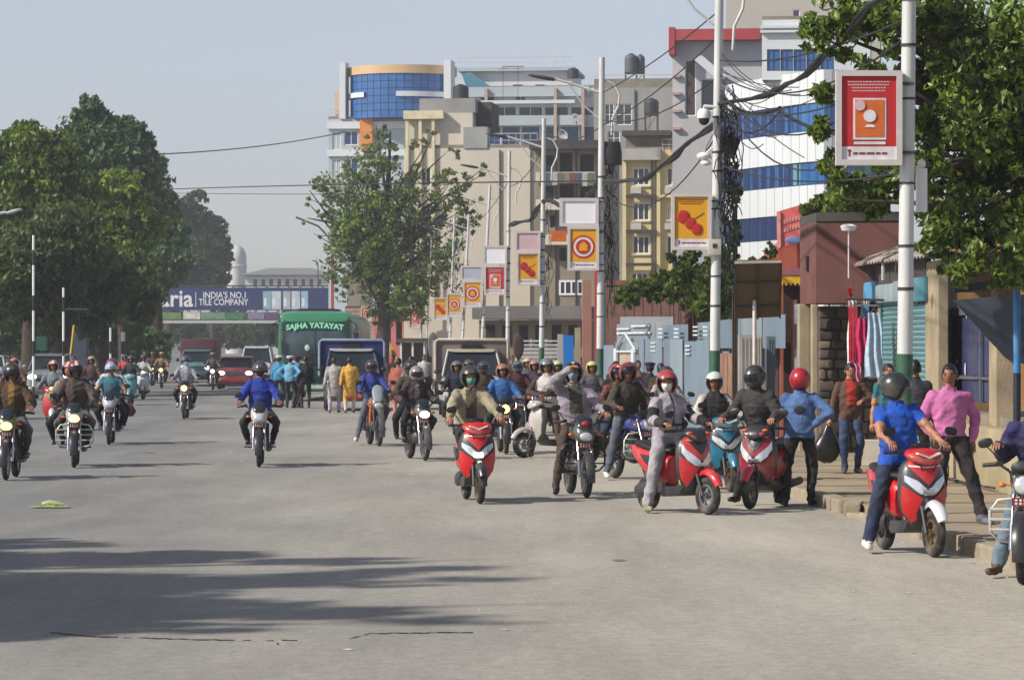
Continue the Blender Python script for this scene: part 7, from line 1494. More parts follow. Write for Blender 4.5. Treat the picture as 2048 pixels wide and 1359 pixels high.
def hair(par, c, R, mt=HAIR, long=0):
    me = cached(('hair', mt.name, long), lambda: with_mat(sphere_patch(.083,.104,.122, lambda az, el: el > (38 if abs(az) < 45 else 8 if abs(az) < 85 else (-30 if not long else -75)), jit=.06, th=.012, nu=40, nv=26), mt, 'hair')); o = link('hair', me, par); o.location = c+R @ Vector((0,.004,.004)); o.rotation_euler = R.to_euler()
def person(label, loc, rz, J, o, key=None, lod=0, cols=None, head=None, group=None, scale=1.0):
    """cols: (skin, top, bottom, shoes, glove, top2, inner); head: dict(helmet=, hair=, mask=, cap=)"""
    me = cached(('fig', key), lambda: build_figure(J, o, lod)) if key else build_figure(J, o, lod)
    p = link('person', me, None, loc, (0,0,rz)); p.scale = (scale,)*3; tag(p, label, 'person', group)
    sk, tp, bt, sh, gl, t2, inn = cols; mats = [sk, tp, bt, sh, EYE, LIP, gl or sk, t2 or tp, inn or tp]
    for i, m in enumerate(mats): p.material_slots[i].link = 'OBJECT'; p.material_slots[i].material = m
    yw, pt = J['look']; R = Matrix.Rotation(yw, 3, 'Z') @ Matrix.Rotation(pt, 3, 'X'); c = J['head']; h = head or {'hair':1}
    if h.get('helmet'): helmet(p, c, R, h['helmet'], h.get('kind','open'), h.get('visor','up'), h.get('stripe'))
    if h.get('hair'): hair(p, c, R, long=h.get('long',0))
    if h.get('mask'): mask(p, c, R, h['mask'])
    if lod == 0 and o.get('collar'):
        up_, l_ = J['ax'], J['lat1']; f_ = up_.cross(l_); b = MB(); rr = []
        for i in range(22):
            a = radians(-90+22)+radians(316)*i/21; q0 = J['neck']; d_ = l_*cos(a)+f_*(-sin(a)) if False else l_*cos(a)-f_*sin(a)*-1
            base = q0-up_*(.012+.01*abs(sin(a))); rr.append([base+d_*.082, base+d_*.074+up_*.045, base+d_*.068+up_*.045, base+d_*.074])
        b.ring(rr); part('collar', b, tp, p, 60)
    if h.get('cap'):
        b = MB(); b.loft([(.02,0,0,.088,.108),(.05,0,.0,.09,.11),(.075,0,0,.115,.13),(.1,0,.01,.118,.135),(.125,0,.02,.07,.09)], 18, axis='z', e=2); m1 = b.mesh('cap', h['cap'], 50); q = link('cap', m1, p); q.location = c; q.rotation_euler = R.to_euler()
        b = MB(); b.loft([(.018,0,0,.092,.112),(.048,0,0,.092,.112)], 18, axis='z', e=2); b.ell((0,-.12,.02),(.07,.05,.008),10,5); part('cap_band', b, mat('cap_band',(30,44,110),.7,.6), q, 50)
    return p
# standard riding poses
def ride(kind='moto', feet='pp', hands='gg', lean=.2, look=(0,0), seat=None, twist=0, side=0, gx=.32):
    sy, sz = seat or ((.22,.915) if kind == 'moto' else (.22,.90)); H = {}; Ft = {}
    for i, s in enumerate((-1, 1)):
        c = hands[i]
        if c == 'g': H[s] = (s*gx, -.175, 1.075); H['p',s] = (s*.42,.35,-.75)
        elif c == 'h': H[s] = (s*.15, sy-.40, sz+.70); H['p',s] = (s*.95,-.25,-.1)       # hand raised to the helmet
        elif c == 'l': H[s] = (s*.12, sy-.26, sz+.16); H['p',s] = (s*.8,.4,-.2)
        elif c == 't': H[s] = (s*.16, sy-.36, sz+.1); H['p',s] = (s*.8,.4,-.2)
        f_ = feet[i]
        if f_ == 'p' and kind == 'moto': Ft[s] = (s*.2, sy-.02, .43); Ft['t',s] = Vector((s*.22, sy-.2, .36)); Ft['p',s] = (s*.35,-1,.4)
        elif f_ == 'p': Ft[s] = (s*.12, -.1, .42); Ft['t',s] = Vector((s*.13, -.27, .37)); Ft['p',s] = (s*.3,-1,.6)
        elif f_ == 'b': Ft[s] = (s*.25, sy+.02, .44); Ft['t',s] = Vector((s*.27, sy-.15, .37)); Ft['p',s] = (s*.5,-1,.4)   # pillion pegs
        elif f_ == 'd': Ft[s] = (s*.27, sy-.1, .095); Ft['t',s] = Vector((s*.31, sy-.28, .038)); Ft['p',s] = (s*.35,-1,.1)
        elif f_ == 'w': Ft[s] = (s*.36, sy-.1, .095); Ft['t',s] = Vector((s*.42, sy-.28, .038)); Ft['p',s] = (s*.5,-1,.1)
    side = side or (-.05 if 'w' == feet[0] or 'd' == feet[0] and feet[1] != 'd' else 0); return pose((.0, sy, sz), lean=lean, hands=H, feet=Ft, look=look, twist=twist, side=side)
def stand(hands=None, feet=None, lean=.03, look=(0,0), twist=0, hz=.90, stride=.0, arms='down'):
    H = {-1:(-.27,-.02,.80), 1:(.27,-.02,.80), ('p',-1):(-.3,1,0), ('p',1):(.3,1,0)}
    if arms == 'swing': H = {-1:(-.27,-.2,.86), 1:(.27,.16,.82), ('p',-1):(-.3,1,0), ('p',1):(.3,1,0)}
    if arms == 'hip': H = {-1:(-.2,.02,1.0), 1:(.2,.02,1.0), ('p',-1):(-1,.35,0), ('p',1):(1,.35,0)}
    H.update(hands or {})
    Ft = {-1:(-.11,-stride,.09), 1:(.11,stride,.09)}; Ft.update(feet or {}); return pose((0,0,hz), lean=lean, hands=H, feet=Ft, look=look, twist=twist)
# ------------------------------------------------ traffic and people, near to far
def veh_loc(px, py, rz, fy=-.65): g = gp(px, py); o = R2(rz) @ Vector((0, fy, 0)); return (g.x-o.x, g.y-o.y, 0)
c_ = cloth
DARKP = c_('black',(34,33,36)); JEAN = c_('denim',(70,94,130)); JEAND = c_('dark_denim',(44,56,84)); BRN = c_('brown',(84,66,58)); GRY = c_('grey',(150,146,152)); SHB = mat('shoe_black',(30,28,28),.8,.5); SHW = mat('shoe_white',(226,220,214),.85,.6,var=.1); SHN = mat('shoe_brown',(96,74,62),.8,.6); GLV = mat('glove_black',(36,34,36),.8,.7)
D = radians
def rider(label, loc, rz, J, key, cols, head, o=None, lod=0, group=None, scale=1.0): return person(label, loc, rz, J, dict({'puff':.018,'collar':1}, **(o or {})), key, lod, cols, head, group, scale)
def plaid(name, rgb, rgb2, k=.75):
    m = mat('plaid_'+name, rgb, k, .9, var=.2, scale=7, bump=.8, bscale=15); nt = m.node_tree; N, L = nt.nodes, nt.links; p = N['Principled BSDF']; src = p.inputs['Base Color'].links[0].from_socket
    tc = N.new('ShaderNodeTexCoord'); fac = None
    for ax in ('X', 'Z'):
        w_ = N.new('ShaderNodeTexWave'); w_.bands_direction = ax; w_.inputs['Scale'].default_value = 5.5; w_.inputs['Distortion'].default_value = .6; L.new(tc.outputs['Object'], w_.inputs[0]); g_ = N.new('ShaderNodeMath'); g_.operation = 'GREATER_THAN'; g_.inputs[1].default_value = .72; L.new(w_.outputs[1], g_.inputs[0])
        if fac is None: fac = g_.outputs[0]
        else: a_ = N.new('ShaderNodeMath'); a_.operation = 'MULTIPLY_ADD'; a_.inputs[1].default_value = .45; L.new(fac, a_.inputs[0]); h_ = N.new('ShaderNodeMath'); h_.operation = 'MULTIPLY'; h_.inputs[1].default_value = .45; L.new(g_.outputs[0], h_.inputs[0]); L.new(h_.outputs[0], a_.inputs[2]); fac = a_.outputs[0]
    mx = N.new('ShaderNodeMix'); mx.data_type = 'RGBA'; mx.inputs[7].default_value = (*[v*k for v in lin(rgb2)], 1); L.new(fac, mx.inputs[0]); L.new(src, mx.inputs[6]); L.new(mx.outputs[2], p.inputs['Base Color']); return m
# A. red scooter, grey and black jacket, white mask
rz = D(33); L_ = veh_loc(1416,1029,rz,-.64); scooter('bright red scooter with a dark centre panel ridden by the man in the white mask', L_, rz, (212,34,44), 'off', kind='maxi')
rider('person in grey and black zip jacket, red helmet and white mask on bright red scooter', L_, rz, ride('scoot','wp','gg',.08,look=(D(-38),D(4))), None, (SKIN, c_('jacket_grey',(184,176,186)), c_('trouser_grey',(176,172,180)), mat('shoe_olive',(150,150,120),.8,.7,var=.3,scale=30), None, DARKP, DARKP), {'helmet':(186,50,62),'kind':'open','visor':'none','mask':MASKW}, {'split':.17,'arm2':1,'arm2t':.45,'puff':.028,'collar':1,'legpuff':.022,'inner':.010}, scale=1.04)
# B. maroon scooter, empty in front, leaning rider in black
rz = D(-24); L_ = veh_loc(1500,1018,rz,-.64); scooter('dark maroon scooter with pink fender parked nose to nose beside the bright red one', L_, rz, (150,26,48), 'off', fender=(214,44,72), kind='maxi')
rider('person in charcoal jacket and plain black helmet bending over the maroon scooter', (L_[0]-.16, L_[1]+.25, 0), D(-24), ride('scoot','dd','gg',.36,look=(D(-20),D(12)),seat=(.26,.95)), None, (SKIN, c_('charcoal',(62,60,60)), DARKP, SHB, None, None, None), {'helmet':(44,44,46),'kind':'full'}, {'puff':.03,'collar':1}, scale=1.06)
# C. teal scooter, white helmet
rz = D(12); L_ = veh_loc(1462,984,rz,-.64); scooter('teal blue and white scooter squeezed between the bright red and maroon ones', L_, rz, (30,120,150), 'off', nose=None, kind='sport', seatbody=(30,110,160))
rider('person in white helmet and black and white jacket between the two red helmets', L_, rz, ride('scoot','dp','gg',.16,look=(D(-20),D(8))), None, (SKIND, c_('jacket_bw',(50,50,50)), JEAND, SHW, GLV, c_('offwhite',(206,200,186)), None), {'helmet':(226,228,226),'kind':'open','visor':'none'}, {'puff':.02,'collar':1,'arm2':1})
# D. blue denim shirt man standing with his back turned
p = gp(1600,1012); H = {-1:(-.42,-.28,1.02), ('p',-1):(-.2,-.3,-1), 1:(.15,.04,1.02), ('p',1):(1,.2,-.1)}
J = stand(hands={1:(-.42,-.30,1.08) if 0 else (.45,-.30,1.06), ('p',1):(.2,.3,-1), -1:(-.17,.05,1.0), ('p',-1):(-1,.3,-.1)}, feet={-1:(-.13,-.05,.09), 1:(.17,.1,.09)})
person('person in blue denim shirt and red helmet standing with his back turned, hand on hip', (p.x, p.y, 0), D(172), J, {'puff':.022,'hem':-.05,'collar':1}, None, 0, (SKIND, c_('denim_shirt',(84,118,172)), c_('black_trouser',(34,30,32)), SHB, None, None, None), {'helmet':(176,30,46),'kind':'open','visor':'none'}, scale=1.05)
b = MB(); b.ell((0,0,0), (.07,.012,.055), 12, 7); _o = part('shirt_logo', b, mat('logo_navy',(40,44,70),.8,.8), [o for o in COL.objects if o.get('label','').startswith('person in blue denim shirt')][0], 50); _o.location = (0,.145,1.19); _o.rotation_euler.x = -.1
# E. nearest red scooter
rz = D(16); L_ = veh_loc(1868,1114,rz,-.64); scooter('shiny red and black scooter with white fender ridden by the man in royal blue', L_, rz, (208,20,30), 'off', fender=(226,226,230), kind='sport', dark=(62,60,66))
rider('person in royal blue t-shirt, jeans and black helmet seated on the shiny red scooter', L_, rz, ride('scoot','wp','gg',.02,look=(D(62),D(22)),seat=(.25,.92),gx=.27), None, (SKIN, c_('royal_blue',(26,92,206)), JEAND, SHW, None, None, None), {'helmet':(48,50,52),'kind':'open','visor':'up'}, {'puff':.024,'sleeve':'short','girth':1.0,'hem':-.08,'legpuff':.022}, scale=1.05)
# F. cropped motorcycle at the frame edge
rz = D(-14); L_ = veh_loc(2022,1168,rz,-.65); motorbike('black motorcycle with a pale tubular crash guard cut by the frame edge', (L_[0]+.10, L_[1], 0), rz, (40,40,44), guard=mat('guard_white',(214,214,208),.85,.4,.2), light='off')
rider('person in navy hooded jacket and pale jeans bending low over the cropped motorcycle', (L_[0]+.20, L_[1], 0), rz, ride('moto','wp','gg',.80,look=(D(20),D(30))), None, (SKIN, c_('navy_hoodie',(44,44,96)), c_('pale_denim',(122,142,158)), SHN, None, None, None), {'hair':1}, {'puff':.034,'hem':-.08,'collar':1,'legpuff':.02}, scale=1.1)
# G. black motorcycle with saluting rider
rz = D(9); L_ = veh_loc(1173,995,rz,-.65); motorbike('black motorcycle with red badge on the fly screen and dark headlamp', L_, rz, (36,36,40), cowl=(34,34,38), light='off', style='black', guard=BLK)
rider('person in pale grey jacket raising a hand to a black full helmet with blue mask', L_, rz, ride('moto','dp','hg',.06,look=(D(-14),D(0))), None, (SKIN, c_('jacket_mauve',(164,156,166)), BRN, SHB, None, None, c_('olive_shirt',(84,86,74))), {'helmet':(40,40,46),'kind':'open','visor':'up','stripe':(210,204,180),'mask':mat('mask_blue',(120,160,180),.85,.8)}, {'puff':.03,'inner':.085,'girth':1.1,'collar':1}, scale=1.08)
# H. red scooter head on, lamp lit
rz = D(9); L_ = veh_loc(960,1007,rz,-.64); scooter('red scooter with lit headlamp coming head on, rider in beige jacket', L_, rz, (216,24,32), 'on', fender=(44,44,48), kind='sport')
rider('person in beige khaki jacket with green mask under a black helmet', L_, rz, ride('scoot','pp','gg',.1,look=(0,D(4)),seat=(.3,.92)), None, (SKIN, c_('khaki',(176,164,138)), DARKP, SHN, None, None, c_('dark_olive',(88,80,66))), {'helmet':(52,50,56),'kind':'open','visor':'none','mask':MASKG}, {'puff':.032,'inner':.07,'collar':1}, scale=1.05)
# I. silver scooter seen from its side, rider stopped
rz = D(-62); L_ = veh_loc(1048,915,rz,-.64); scooter('silver white scooter standing across the traffic behind the red one', (L_[0],L_[1],0), rz, (196,192,184), 'off', kind='classic', seatbody=(206,202,192), dark=(80,78,76))
rider('person in brown and white vest with grey helmet astride the silver white scooter', (L_[0]-.14,L_[1]-.15,0), D(-6), ride('scoot','dd','lg',.06,look=(D(4),D(12)),seat=(.0,.93)), None, (SKIND, c_('white_brown',(220,214,212)), c_('brown_trouser',(102,84,74)), SHN, None, c_('dark_brown',(72,56,54)), None), {'helmet':(122,124,130),'kind':'open','visor':'none'}, {'split':.24,'arm2':1,'puff':.016,'hem':-.05}, scale=1.06)
# J. red scooter pair on the side: blue motorcycle with two riders
rz = D(24); L_ = veh_loc(1302,962,rz,-.65); motorbike('blue motorcycle with pale engine guard beside the grey fence', L_, rz, (28,60,150), light='off', guard=mat('guard_white',(214,214,208),.85,.4,.2))
rider('person in dark olive jacket and glossy maroon helmet on the blue motorcycle', L_, rz, ride('moto','wp','gg',.22,look=(D(-14),D(14))), None, (SKIND, c_('olive_dark',(66,60,46)), c_('slate_jeans',(96,104,118)), SHW, None, None, c_('dark_tee',(52,50,54))), {'helmet':(140,36,48),'kind':'open','visor':'up'}, {'puff':.034,'collar':1,'inner':.05}, scale=1.06)
rider('person sitting pillion in red and cream helmet behind the dark olive jacket', L_, rz, ride('moto','bb','ll',.1,look=(D(-20),D(10)),seat=(.58,.98)), 'pil', (SKIND, plaid('rustp',(130,74,60),(60,40,44)), JEAND, SHB, None, None, None), {'helmet':(196,60,60),'kind':'open','visor':'up','stripe':(230,220,180)}, {'puff':.02}, 1)
rz = D(10); L_ = veh_loc(1352,930,rz,-.65); motorbike('dark motorcycle with silver cowl behind the two red scooters', L_, rz, (96,96,104), light='off', style='black', tall_screen=.05)
rider('person in pale grey jacket sitting behind the rider in the white mask', L_, rz, ride('moto','pp','gg',.2,look=(0,D(10))), 'm1', (SKIND, c_('palegrey',(176,170,172)), JEAND, SHB, None, None, None), {'helmet':(60,50,50),'kind':'half','visor':'none'}, {'puff':.02}, 1)
# K. dark motorcycle, maroon jacket
rz = D(14); L_ = veh_loc(850,921,rz,-.65); motorbike('dark sports motorcycle with smoked screen left of the red scooter'.replace('left of','next to'), L_, rz, (62,56,60), light='on', style='black', cowl=(70,66,70))
rider('person in dark maroon jacket and patterned helmet on the dark sports motorcycle', L_, rz, ride('moto','pp','gg',.28,look=(0,D(10))), 'm2', (SKIND, c_('maroon_jacket',(74,50,58)), DARKP, SHB, GLV, None, c_('ash_tee',(120,112,112))), {'helmet':(150,138,134),'kind':'full'}, {'puff':.028,'collar':1,'inner':.04}, 0)
rider('person sitting pillion in olive jacket and black helmet behind the dark maroon jacket', L_, rz, ride('moto','bb','ll',.1,look=(0,D(4)),seat=(.62,1.0)), 'pil2', (SKIND, c_('olive_dark',(66,60,46)), DARKP, SHB, None, None, None), {'helmet':(48,44,44),'kind':'full'}, {'puff':.02}, 1)
# L. orange tall motorcycle
rz = D(11); L_ = veh_loc(758,892,rz,-.65); motorbike('tall orange and white trail motorcycle with a clear screen', L_, rz, (232,110,60), cowl=(70,70,74), light='off', style='black', hi=1, leg_shield=(236,120,50), tall_screen=.10, handle=1.1)
rider('person in blue jacket and dark helmet with one grey leg down from the orange motorcycle', L_, rz, ride('moto','wp','gg',.14,look=(D(-4),D(6)),seat=(.26,.97)), 'm3', (SKIND, c_('mid_blue',(50,70,150)), c_('slate_jeans',(96,104,118)), SHW, None, None, None), {'helmet':(70,44,48),'kind':'full'}, {'puff':.02,'collar':1}, 0)
# M. blue shirt rider in the open road
rz = D(3); L_ = veh_loc(518,934,rz,-.65); motorbike('motorcycle with white lamp cowl and red lower trim alone in the open road', L_, rz, (60,60,66), cowl=(206,206,206), light='off', style='fair')
rider('person in bright blue shirt and dark cap helmet alone in the open road', L_, rz, ride('moto','pp','gg',.1,look=(0,D(2))), 'm4', (SKIND, c_('bright_blue',(30,62,170)), DARKP, SHN, None, None, None), {'helmet':(56,40,70),'kind':'half','visor':'peak','mask':mat('mask_dark',(58,52,54),.8,.8)}, {'puff':.028,'collar':1}, 0, scale=1.05)
# N. far traffic rider with mask in grey
rz = D(2); L_ = veh_loc(368,838,rz,-.65); motorbike('motorcycle with a lit round lamp and red side trim ahead of the maroon truck', L_, rz, (150,40,44), cowl=(120,124,124), light='amber', style='round')
rider('person in light grey jacket with white mask on the motorcycle ahead of the maroon truck', L_, rz, ride('moto','pp','gg',.14), 'm5', (SKIND, c_('light_grey',(156,162,178)), DARKP, SHW, None, None, c_('pale_tee',(190,190,196))), {'helmet':(66,66,90),'kind':'half','visor':'peak','mask':MASKW}, {'puff':.028,'collar':1,'inner':.05}, 1, scale=1.04)
# O. motorcycle with red helmet and pillion
rz = D(6); L_ = veh_loc(148,935,rz,-.65); motorbike('black motorcycle with chrome lamp carrying two people near the silver car', L_, rz, (60,58,58), cowl=(170,170,170), light='amber', style='fair', guard=mat('guard_white',(214,214,208),.85,.4,.2))
rider('person in brown jacket and red helmet with white emblem riding beside the silver car', L_, rz, ride('moto','pp','gg',.16,look=(D(10),0)), 'm6', (SKIND, c_('jacket_brown',(92,78,76)), c_('slate_trouser',(96,92,98)), SHB, GLV, None, c_('dark_tee',(52,50,54))), {'helmet':(150,28,36),'kind':'open','visor':'down','stripe':(220,220,220)}, {'puff':.034,'collar':1,'inner':.045}, 0, scale=1.06)
rider('person in beige jacket and orange helmet sitting pillion behind the red helmet', (L_[0]-.12,L_[1],0), rz, ride('moto','bb','ll',.06,look=(D(-8),0),seat=(.6,.99)), 'pil', (SKIND, plaid('beige',(160,152,124),(96,92,80)), DARKP, SHB, None, None, None), {'helmet':(190,86,60),'kind':'open','visor':'none','stripe':(230,220,200)}, {'puff':.02}, 1)
# P. teal shirt
rz = D(4); L_ = veh_loc(218,889,rz,-.65); motorbike('dark motorcycle with white cowl whose riders wear teal and white', L_, rz, (44,44,48), cowl=(196,198,200), light='off', style='fair')
rider('person in teal shirt and blue and white helmet on the white cowled motorcycle', L_, rz, ride('moto','pp','gg',.12,look=(D(6),0)), 'm5b', (SKIND, c_('teal',(70,124,140)), DARKP, SHB, None, None, None), {'helmet':(170,180,205),'kind':'half','visor':'peak'}, {'puff':.026,'sleeve':'short'}, 1)
rider('person in white shirt sitting pillion behind the teal shirt', L_, rz, ride('moto','bb','ll',.06,seat=(.6,.99)), 'pil', (SKIND, c_('white_shirt',(206,206,204)), DARKP, SHN, None, None, None), {'helmet':(110,50,44),'kind':'open','visor':'none'}, {'puff':.02}, 1)
b = MB(); b.loft([(-.1,0,0,.13,.1),(0,0,0,.2,.13),(.12,0,0,.14,.1),(.2,0,0,.03,.03)], 14, axis='z'); o = part('carrier_bag', b, mat('bag_maroon',(84,52,50),.7,.8), None, 50); o.location = gp(252,880)+Vector((0,.2,.62)); tag(o, 'dark maroon bag carried at the side of the white cowled motorcycle', 'bag')
# Q. yellow green lamp at the frame edge
rz = D(2); L_ = veh_loc(12,960,rz,-.65); motorbike('olive motorcycle with big lit yellow lamp cut by the frame edge', L_, rz, (96,104,40), light='amber', style='fair', cowl=(112,118,40))
rider('person in dark jacket and brown helmet on the olive motorcycle at the frame edge', L_, rz, ride('moto','pp','gg',.14,look=(0,D(6))), 'm6', (SKIND, c_('umber',(92,66,44)), c_('slate_trouser',(96,92,98)), SHB, None, None, c_('amber_tee',(150,110,60))), {'helmet':(56,38,34),'kind':'open','visor':'down'}, {'puff':.034,'collar':1,'inner':.045}, 0, scale=1.05)
# R. red scooter behind
rz = D(6); L_ = veh_loc(104,862,rz,-.64); scooter('red and white scooter with amber lamp behind the two riders', L_, rz, (190,36,36), 'amber', fender=(220,220,214), kind='classic')
rider('person in grey top with white and orange helmet on the red and white scooter', L_, rz, ride('scoot','pp','gg',.1), 's1', (SKIND, plaid('misty',(146,156,158),(90,100,116)), DARKP, SHN, None, None, None), {'helmet':(200,120,96),'kind':'open','visor':'none','stripe':(235,230,225)}, {'puff':.024}, 1)
# far two wheelers in the oncoming lane
def far_rider(px, py, rz, kind, col, light, lbv, lbp, top, bot, hel, hk='open', cowl=None, msk=None, lod=1):
    rz = D(rz); L_ = veh_loc(px, py, rz)
    if kind == 's': scooter(lbv, L_, rz, col, light, kind='classic'); J, key = ride('scoot','pp','gg',.1), 's1'
    else: motorbike(lbv, L_, rz, col, cowl=cowl, light=light, style='round' if not cowl else 'fair'); J, key = ride('moto','pp','gg',.14), 'm5'
    rider(lbp, L_, rz, J, key, (SKIND, top, bot, SHB, None, None, None), {'helmet':hel,'kind':hk,'visor':'none' if hk != 'full' else 'down','mask':msk}, {'puff':.028 if key=='m5' else .024,'collar':1}, lod)
far_rider(285,799,4,'s',(214,222,228),'on','white scooter beyond the riders in teal and white','person in white top and dark helmet on the far white scooter', c_('white_shirt',(206,206,204)), DARKP, (70,70,74))
far_rider(322,776,4,'m',(150,110,50),'amber','distant motorcycle with amber lamp beside the verge','person in tan jacket on the distant motorcycle with amber lamp', c_('tan',(160,130,90)), DARKP, (180,170,110))
far_rider(303,772,2,'m',(110,70,60),'amber','distant motorcycle half hidden beside another amber lamp','person in brown top on the half hidden distant motorcycle', BRN, DARKP, (120,70,60))
far_rider(425,780,4,'m',(60,60,66),'on','distant motorcycle squeezed between the maroon truck and dark red car','person in dusky jacket and grey helmet beside the dark red car', c_('dusky',(100,92,98)), DARKP, (130,126,120))
far_rider(247,800,2,'m',(40,60,90),'off','far motorcycle whose rider wears coral pink','person in coral pink top beyond the teal shirted rider', c_('coral',(214,80,80)), DARKP, (60,50,50))
far_rider(258,810,2,'s',(90,170,180),'off','pale teal scooter next to the coral pink rider','person in dark top on the pale teal scooter', c_('ink',(50,52,66)), DARKP, (70,60,60))
far_rider(178,822,2,'m',(70,60,60),'off','dark motorcycle hidden behind the riders with the red helmet','person in umber top and cream helmet behind the rider with the red helmet', c_('umber2',(96,72,66)), DARKP, (190,150,120))
far_rider(22,838,2,'m',(80,60,50),'off','brown motorcycle in front of the silver car at the frame edge','person in rust jacket with orange helmet by the silver car bonnet', c_('rust',(120,70,60)), DARKP, (196,100,70))
# four wheelers in the oncoming lane
def veh_front(px, py): g = gp(px, py); return (g.x, g.y, 0)
car('silver_car', 'silver grey off road car with lit headlamps at the edge of the verge', 'car', veh_front(98,800), D(4), (128,134,140), W=1.75, L=4.3, hood=1.15, roof=1.72, light='on')
car('dark_red_car', 'dark red car with both headlamps lit in the middle lane', 'car', veh_front(470,778), D(2), (128,44,44), W=1.75, L=4.2, hood=1.02, roof=1.5, light='on')
car('white_van', 'white high roofed van behind the dark red car', 'van', veh_front(512,768), D(2), (222,226,224), W=1.66, L=4.2, hood=1.15, roof=1.95, light='off', kind='van')
t = car('maroon_truck', 'maroon cargo truck with teal windscreen behind the masked rider', 'truck', veh_front(391,772), D(2), (90,140,150), W=1.7, L=6.5, hood=1.2, roof=1.8, light='on', kind='van', clear=.4)
b = MB(); b.bb(-.88,.88,2.0,7.0,.8,2.36); part('cargo_box', b, mat('maroon_tarp',(98,56,62),.7,.7,var=.2,scale=1), t, 30, .12)
car('white_car', 'white car showing only its corner at the frame edge', 'car', veh_front(-28,770), D(2), (210,214,210), W=1.7, L=4.1, light='off')
_b = bus(veh_front(630,802), D(-1)); _b.scale = (1.1,1.05,1.0)
canopy_truck('canvas_pickup', 'pickup with a dark blue canvas canopy beside the green bus', veh_front(706,822), D(4), (34,44,92), mat('canvas_blue',(24,42,104),.75,.75,var=.2,scale=1.5), mat('canvas_edge',(150,164,190),.8,.6), W=2.05, zt=2.22, zb=1.5, cabin_roof=(206,206,210))
canopy_truck('cream_jeep', 'cream roofed police pickup with a dust grey canvas canopy behind the crowd', veh_front(948,835), D(3), (196,198,190), mat('canvas_grey',(132,122,118),.68,.8,var=.15,scale=1.5), mat('canvas_rim',(206,196,180),.8,.7), W=2.1, zt=2.22, zb=1.5, cabin_roof=(214,206,180))
# ---------------- people on foot
JS = stand(); JW = stand(stride=.14, arms='swing'); JH = stand(arms='hip')
def walker(label, px, py, rz, top, bot, shoes=SHB, J=JS, key='st', o=None, head=None, lod=1, z=0, scale=1.02, skin=SKIND, cols=None, group=None):
    g = gp(px, py, z); return person(label, g, D(rz), J, o or {'puff':.016,'hem':-.04}, key, lod, cols or (skin, top, bot, shoes, None, None, None), head or {'hair':1}, group, scale)
POL = c_('police_blue',(60,146,196)); WC = mat('cap_white',(228,228,226),.88,.7)
walker('traffic police officer in blue shirt and white cap close to the bus corner', 558, 812, 170, POL, c_('navy_trouser',(34,36,52)), J=JS, head={'cap':WC,'hair':1})
walker('traffic police officer in sky blue shirt and white cap facing the bus', 580, 816, 160, c_('police_sky',(110,176,210)), c_('navy_trouser',(34,36,52)), J=JH, key='hip', head={'cap':WC,'hair':1})
walker('person in blue uniform with a maroon cap in front of the bus grille', 594, 815, 120, POL, c_('navy_trouser',(34,36,52)), head={'cap':mat('cap_maroon',(110,40,50),.8,.7),'hair':1})
walker('person in black uniform standing in front of the bus', 611, 816, 190, c_('black_uniform',(36,38,46)), c_('black_trouser2',(34,34,40)), J=JS)
walker('person in long pale grey kurta walking away beside the blue pickup', 668, 826, 175, c_('kurta_grey',(186,182,178)), c_('lilac_trouser',(186,170,198)), SHN, J=JW, key='kur', o={'puff':.02,'skirt':.5,'hem':-.05}, head={'hair':1})
walker('person in long yellow kurta walking away in front of the blue pickup', 699, 826, 182, c_('kurta_yellow',(232,178,72)), c_('white_trouser',(216,206,226)), SHN, J=JW, key='kur', o={'puff':.02,'skirt':.5,'hem':-.05}, head={'hair':1})
walker('person in grey brown t-shirt and camouflage trousers walking away', 822, 842, 176, c_('greybrown',(128,106,112)), c_('camo',(136,124,96)), SHB, J=JW, key='wk', o={'puff':.02,'sleeve':'short','hem':-.04}, scale=1.06)
walker('person in orange brown shawl and pink trousers beside the grey brown t-shirt', 797, 836, 168, c_('shawl',(176,100,80)), c_('rose_trouser',(206,140,140)), SHN, J=JS, key='kur2', o={'puff':.03,'skirt':.55})
walker('person in white shirt beyond the grey brown t-shirt', 848, 800, 10, c_('white_shirt2',(214,214,220)), DARKP)
# pavement pedestrians
p = gp(1700, 946, .14); J = stand(hands={-1:(-.34,-.05,.78), 1:(.16,-.24,1.10), ('p',1):(.8,.3,-.4)}, feet={-1:(-.10,-.1,.09), 1:(.12,.08,.09)}, look=(D(10),D(10)))
person('person in brown jacket over a red shirt carrying a black bag on the pavement', p, D(4), J, {'puff':.02,'inner':.075,'hem':-.08,'collar':1}, None, 0, (SKIN, c_('brown_jacket',(98,68,52)), c_('blue_jeans',(50,72,112)), SHN, None, None, c_('red_shirt',(188,54,34))), {'hair':1}, scale=1.0)
hb_ = p+Vector((-.36,-.06,.72))
b = MB(); b.loft([(-.62,0,0,.06,.05),(-.58,0,0,.15,.1),(-.46,0,0,.215,.15),(-.34,0,0,.2,.14),(-.2,.02,0,.12,.09),(-.08,.03,0,.045,.035),(.02,.03,0,.02,.02),(.06,.03,0,.035,.02)], 16, axis='z'); me = b.mesh('bag', mat('black_polythene',(34,34,36),.8,.3,var=.3,scale=20), 60)
for v in me.vertices: v.co += Vector(noise.noise_vector(v.co*11))*.022
o = link('shopping_bag', me, None, hb_+Vector((0,0,.06))); tag(o, 'bulging black plastic bag held by the man in the brown jacket', 'bag')
walker('person in teal t-shirt and dark shorts half hidden by the nearest lamp post', 1776, 958, 20, c_('teal_tee',(46,118,136)), c_('dark_shorts',(62,58,62)), mat('sandal',(150,140,120),.8,.7), J=JS, key='shorts', o={'puff':.018,'sleeve':'short','legs':'short','hem':-.05}, lod=0, z=.14, skin=SKIN, scale=1.0)
walker('person with black hair standing just behind the black helmet and green pole base', 1830, 968, 170, c_('ink',(50,52,66)), DARKP, z=.14, scale=1.04)
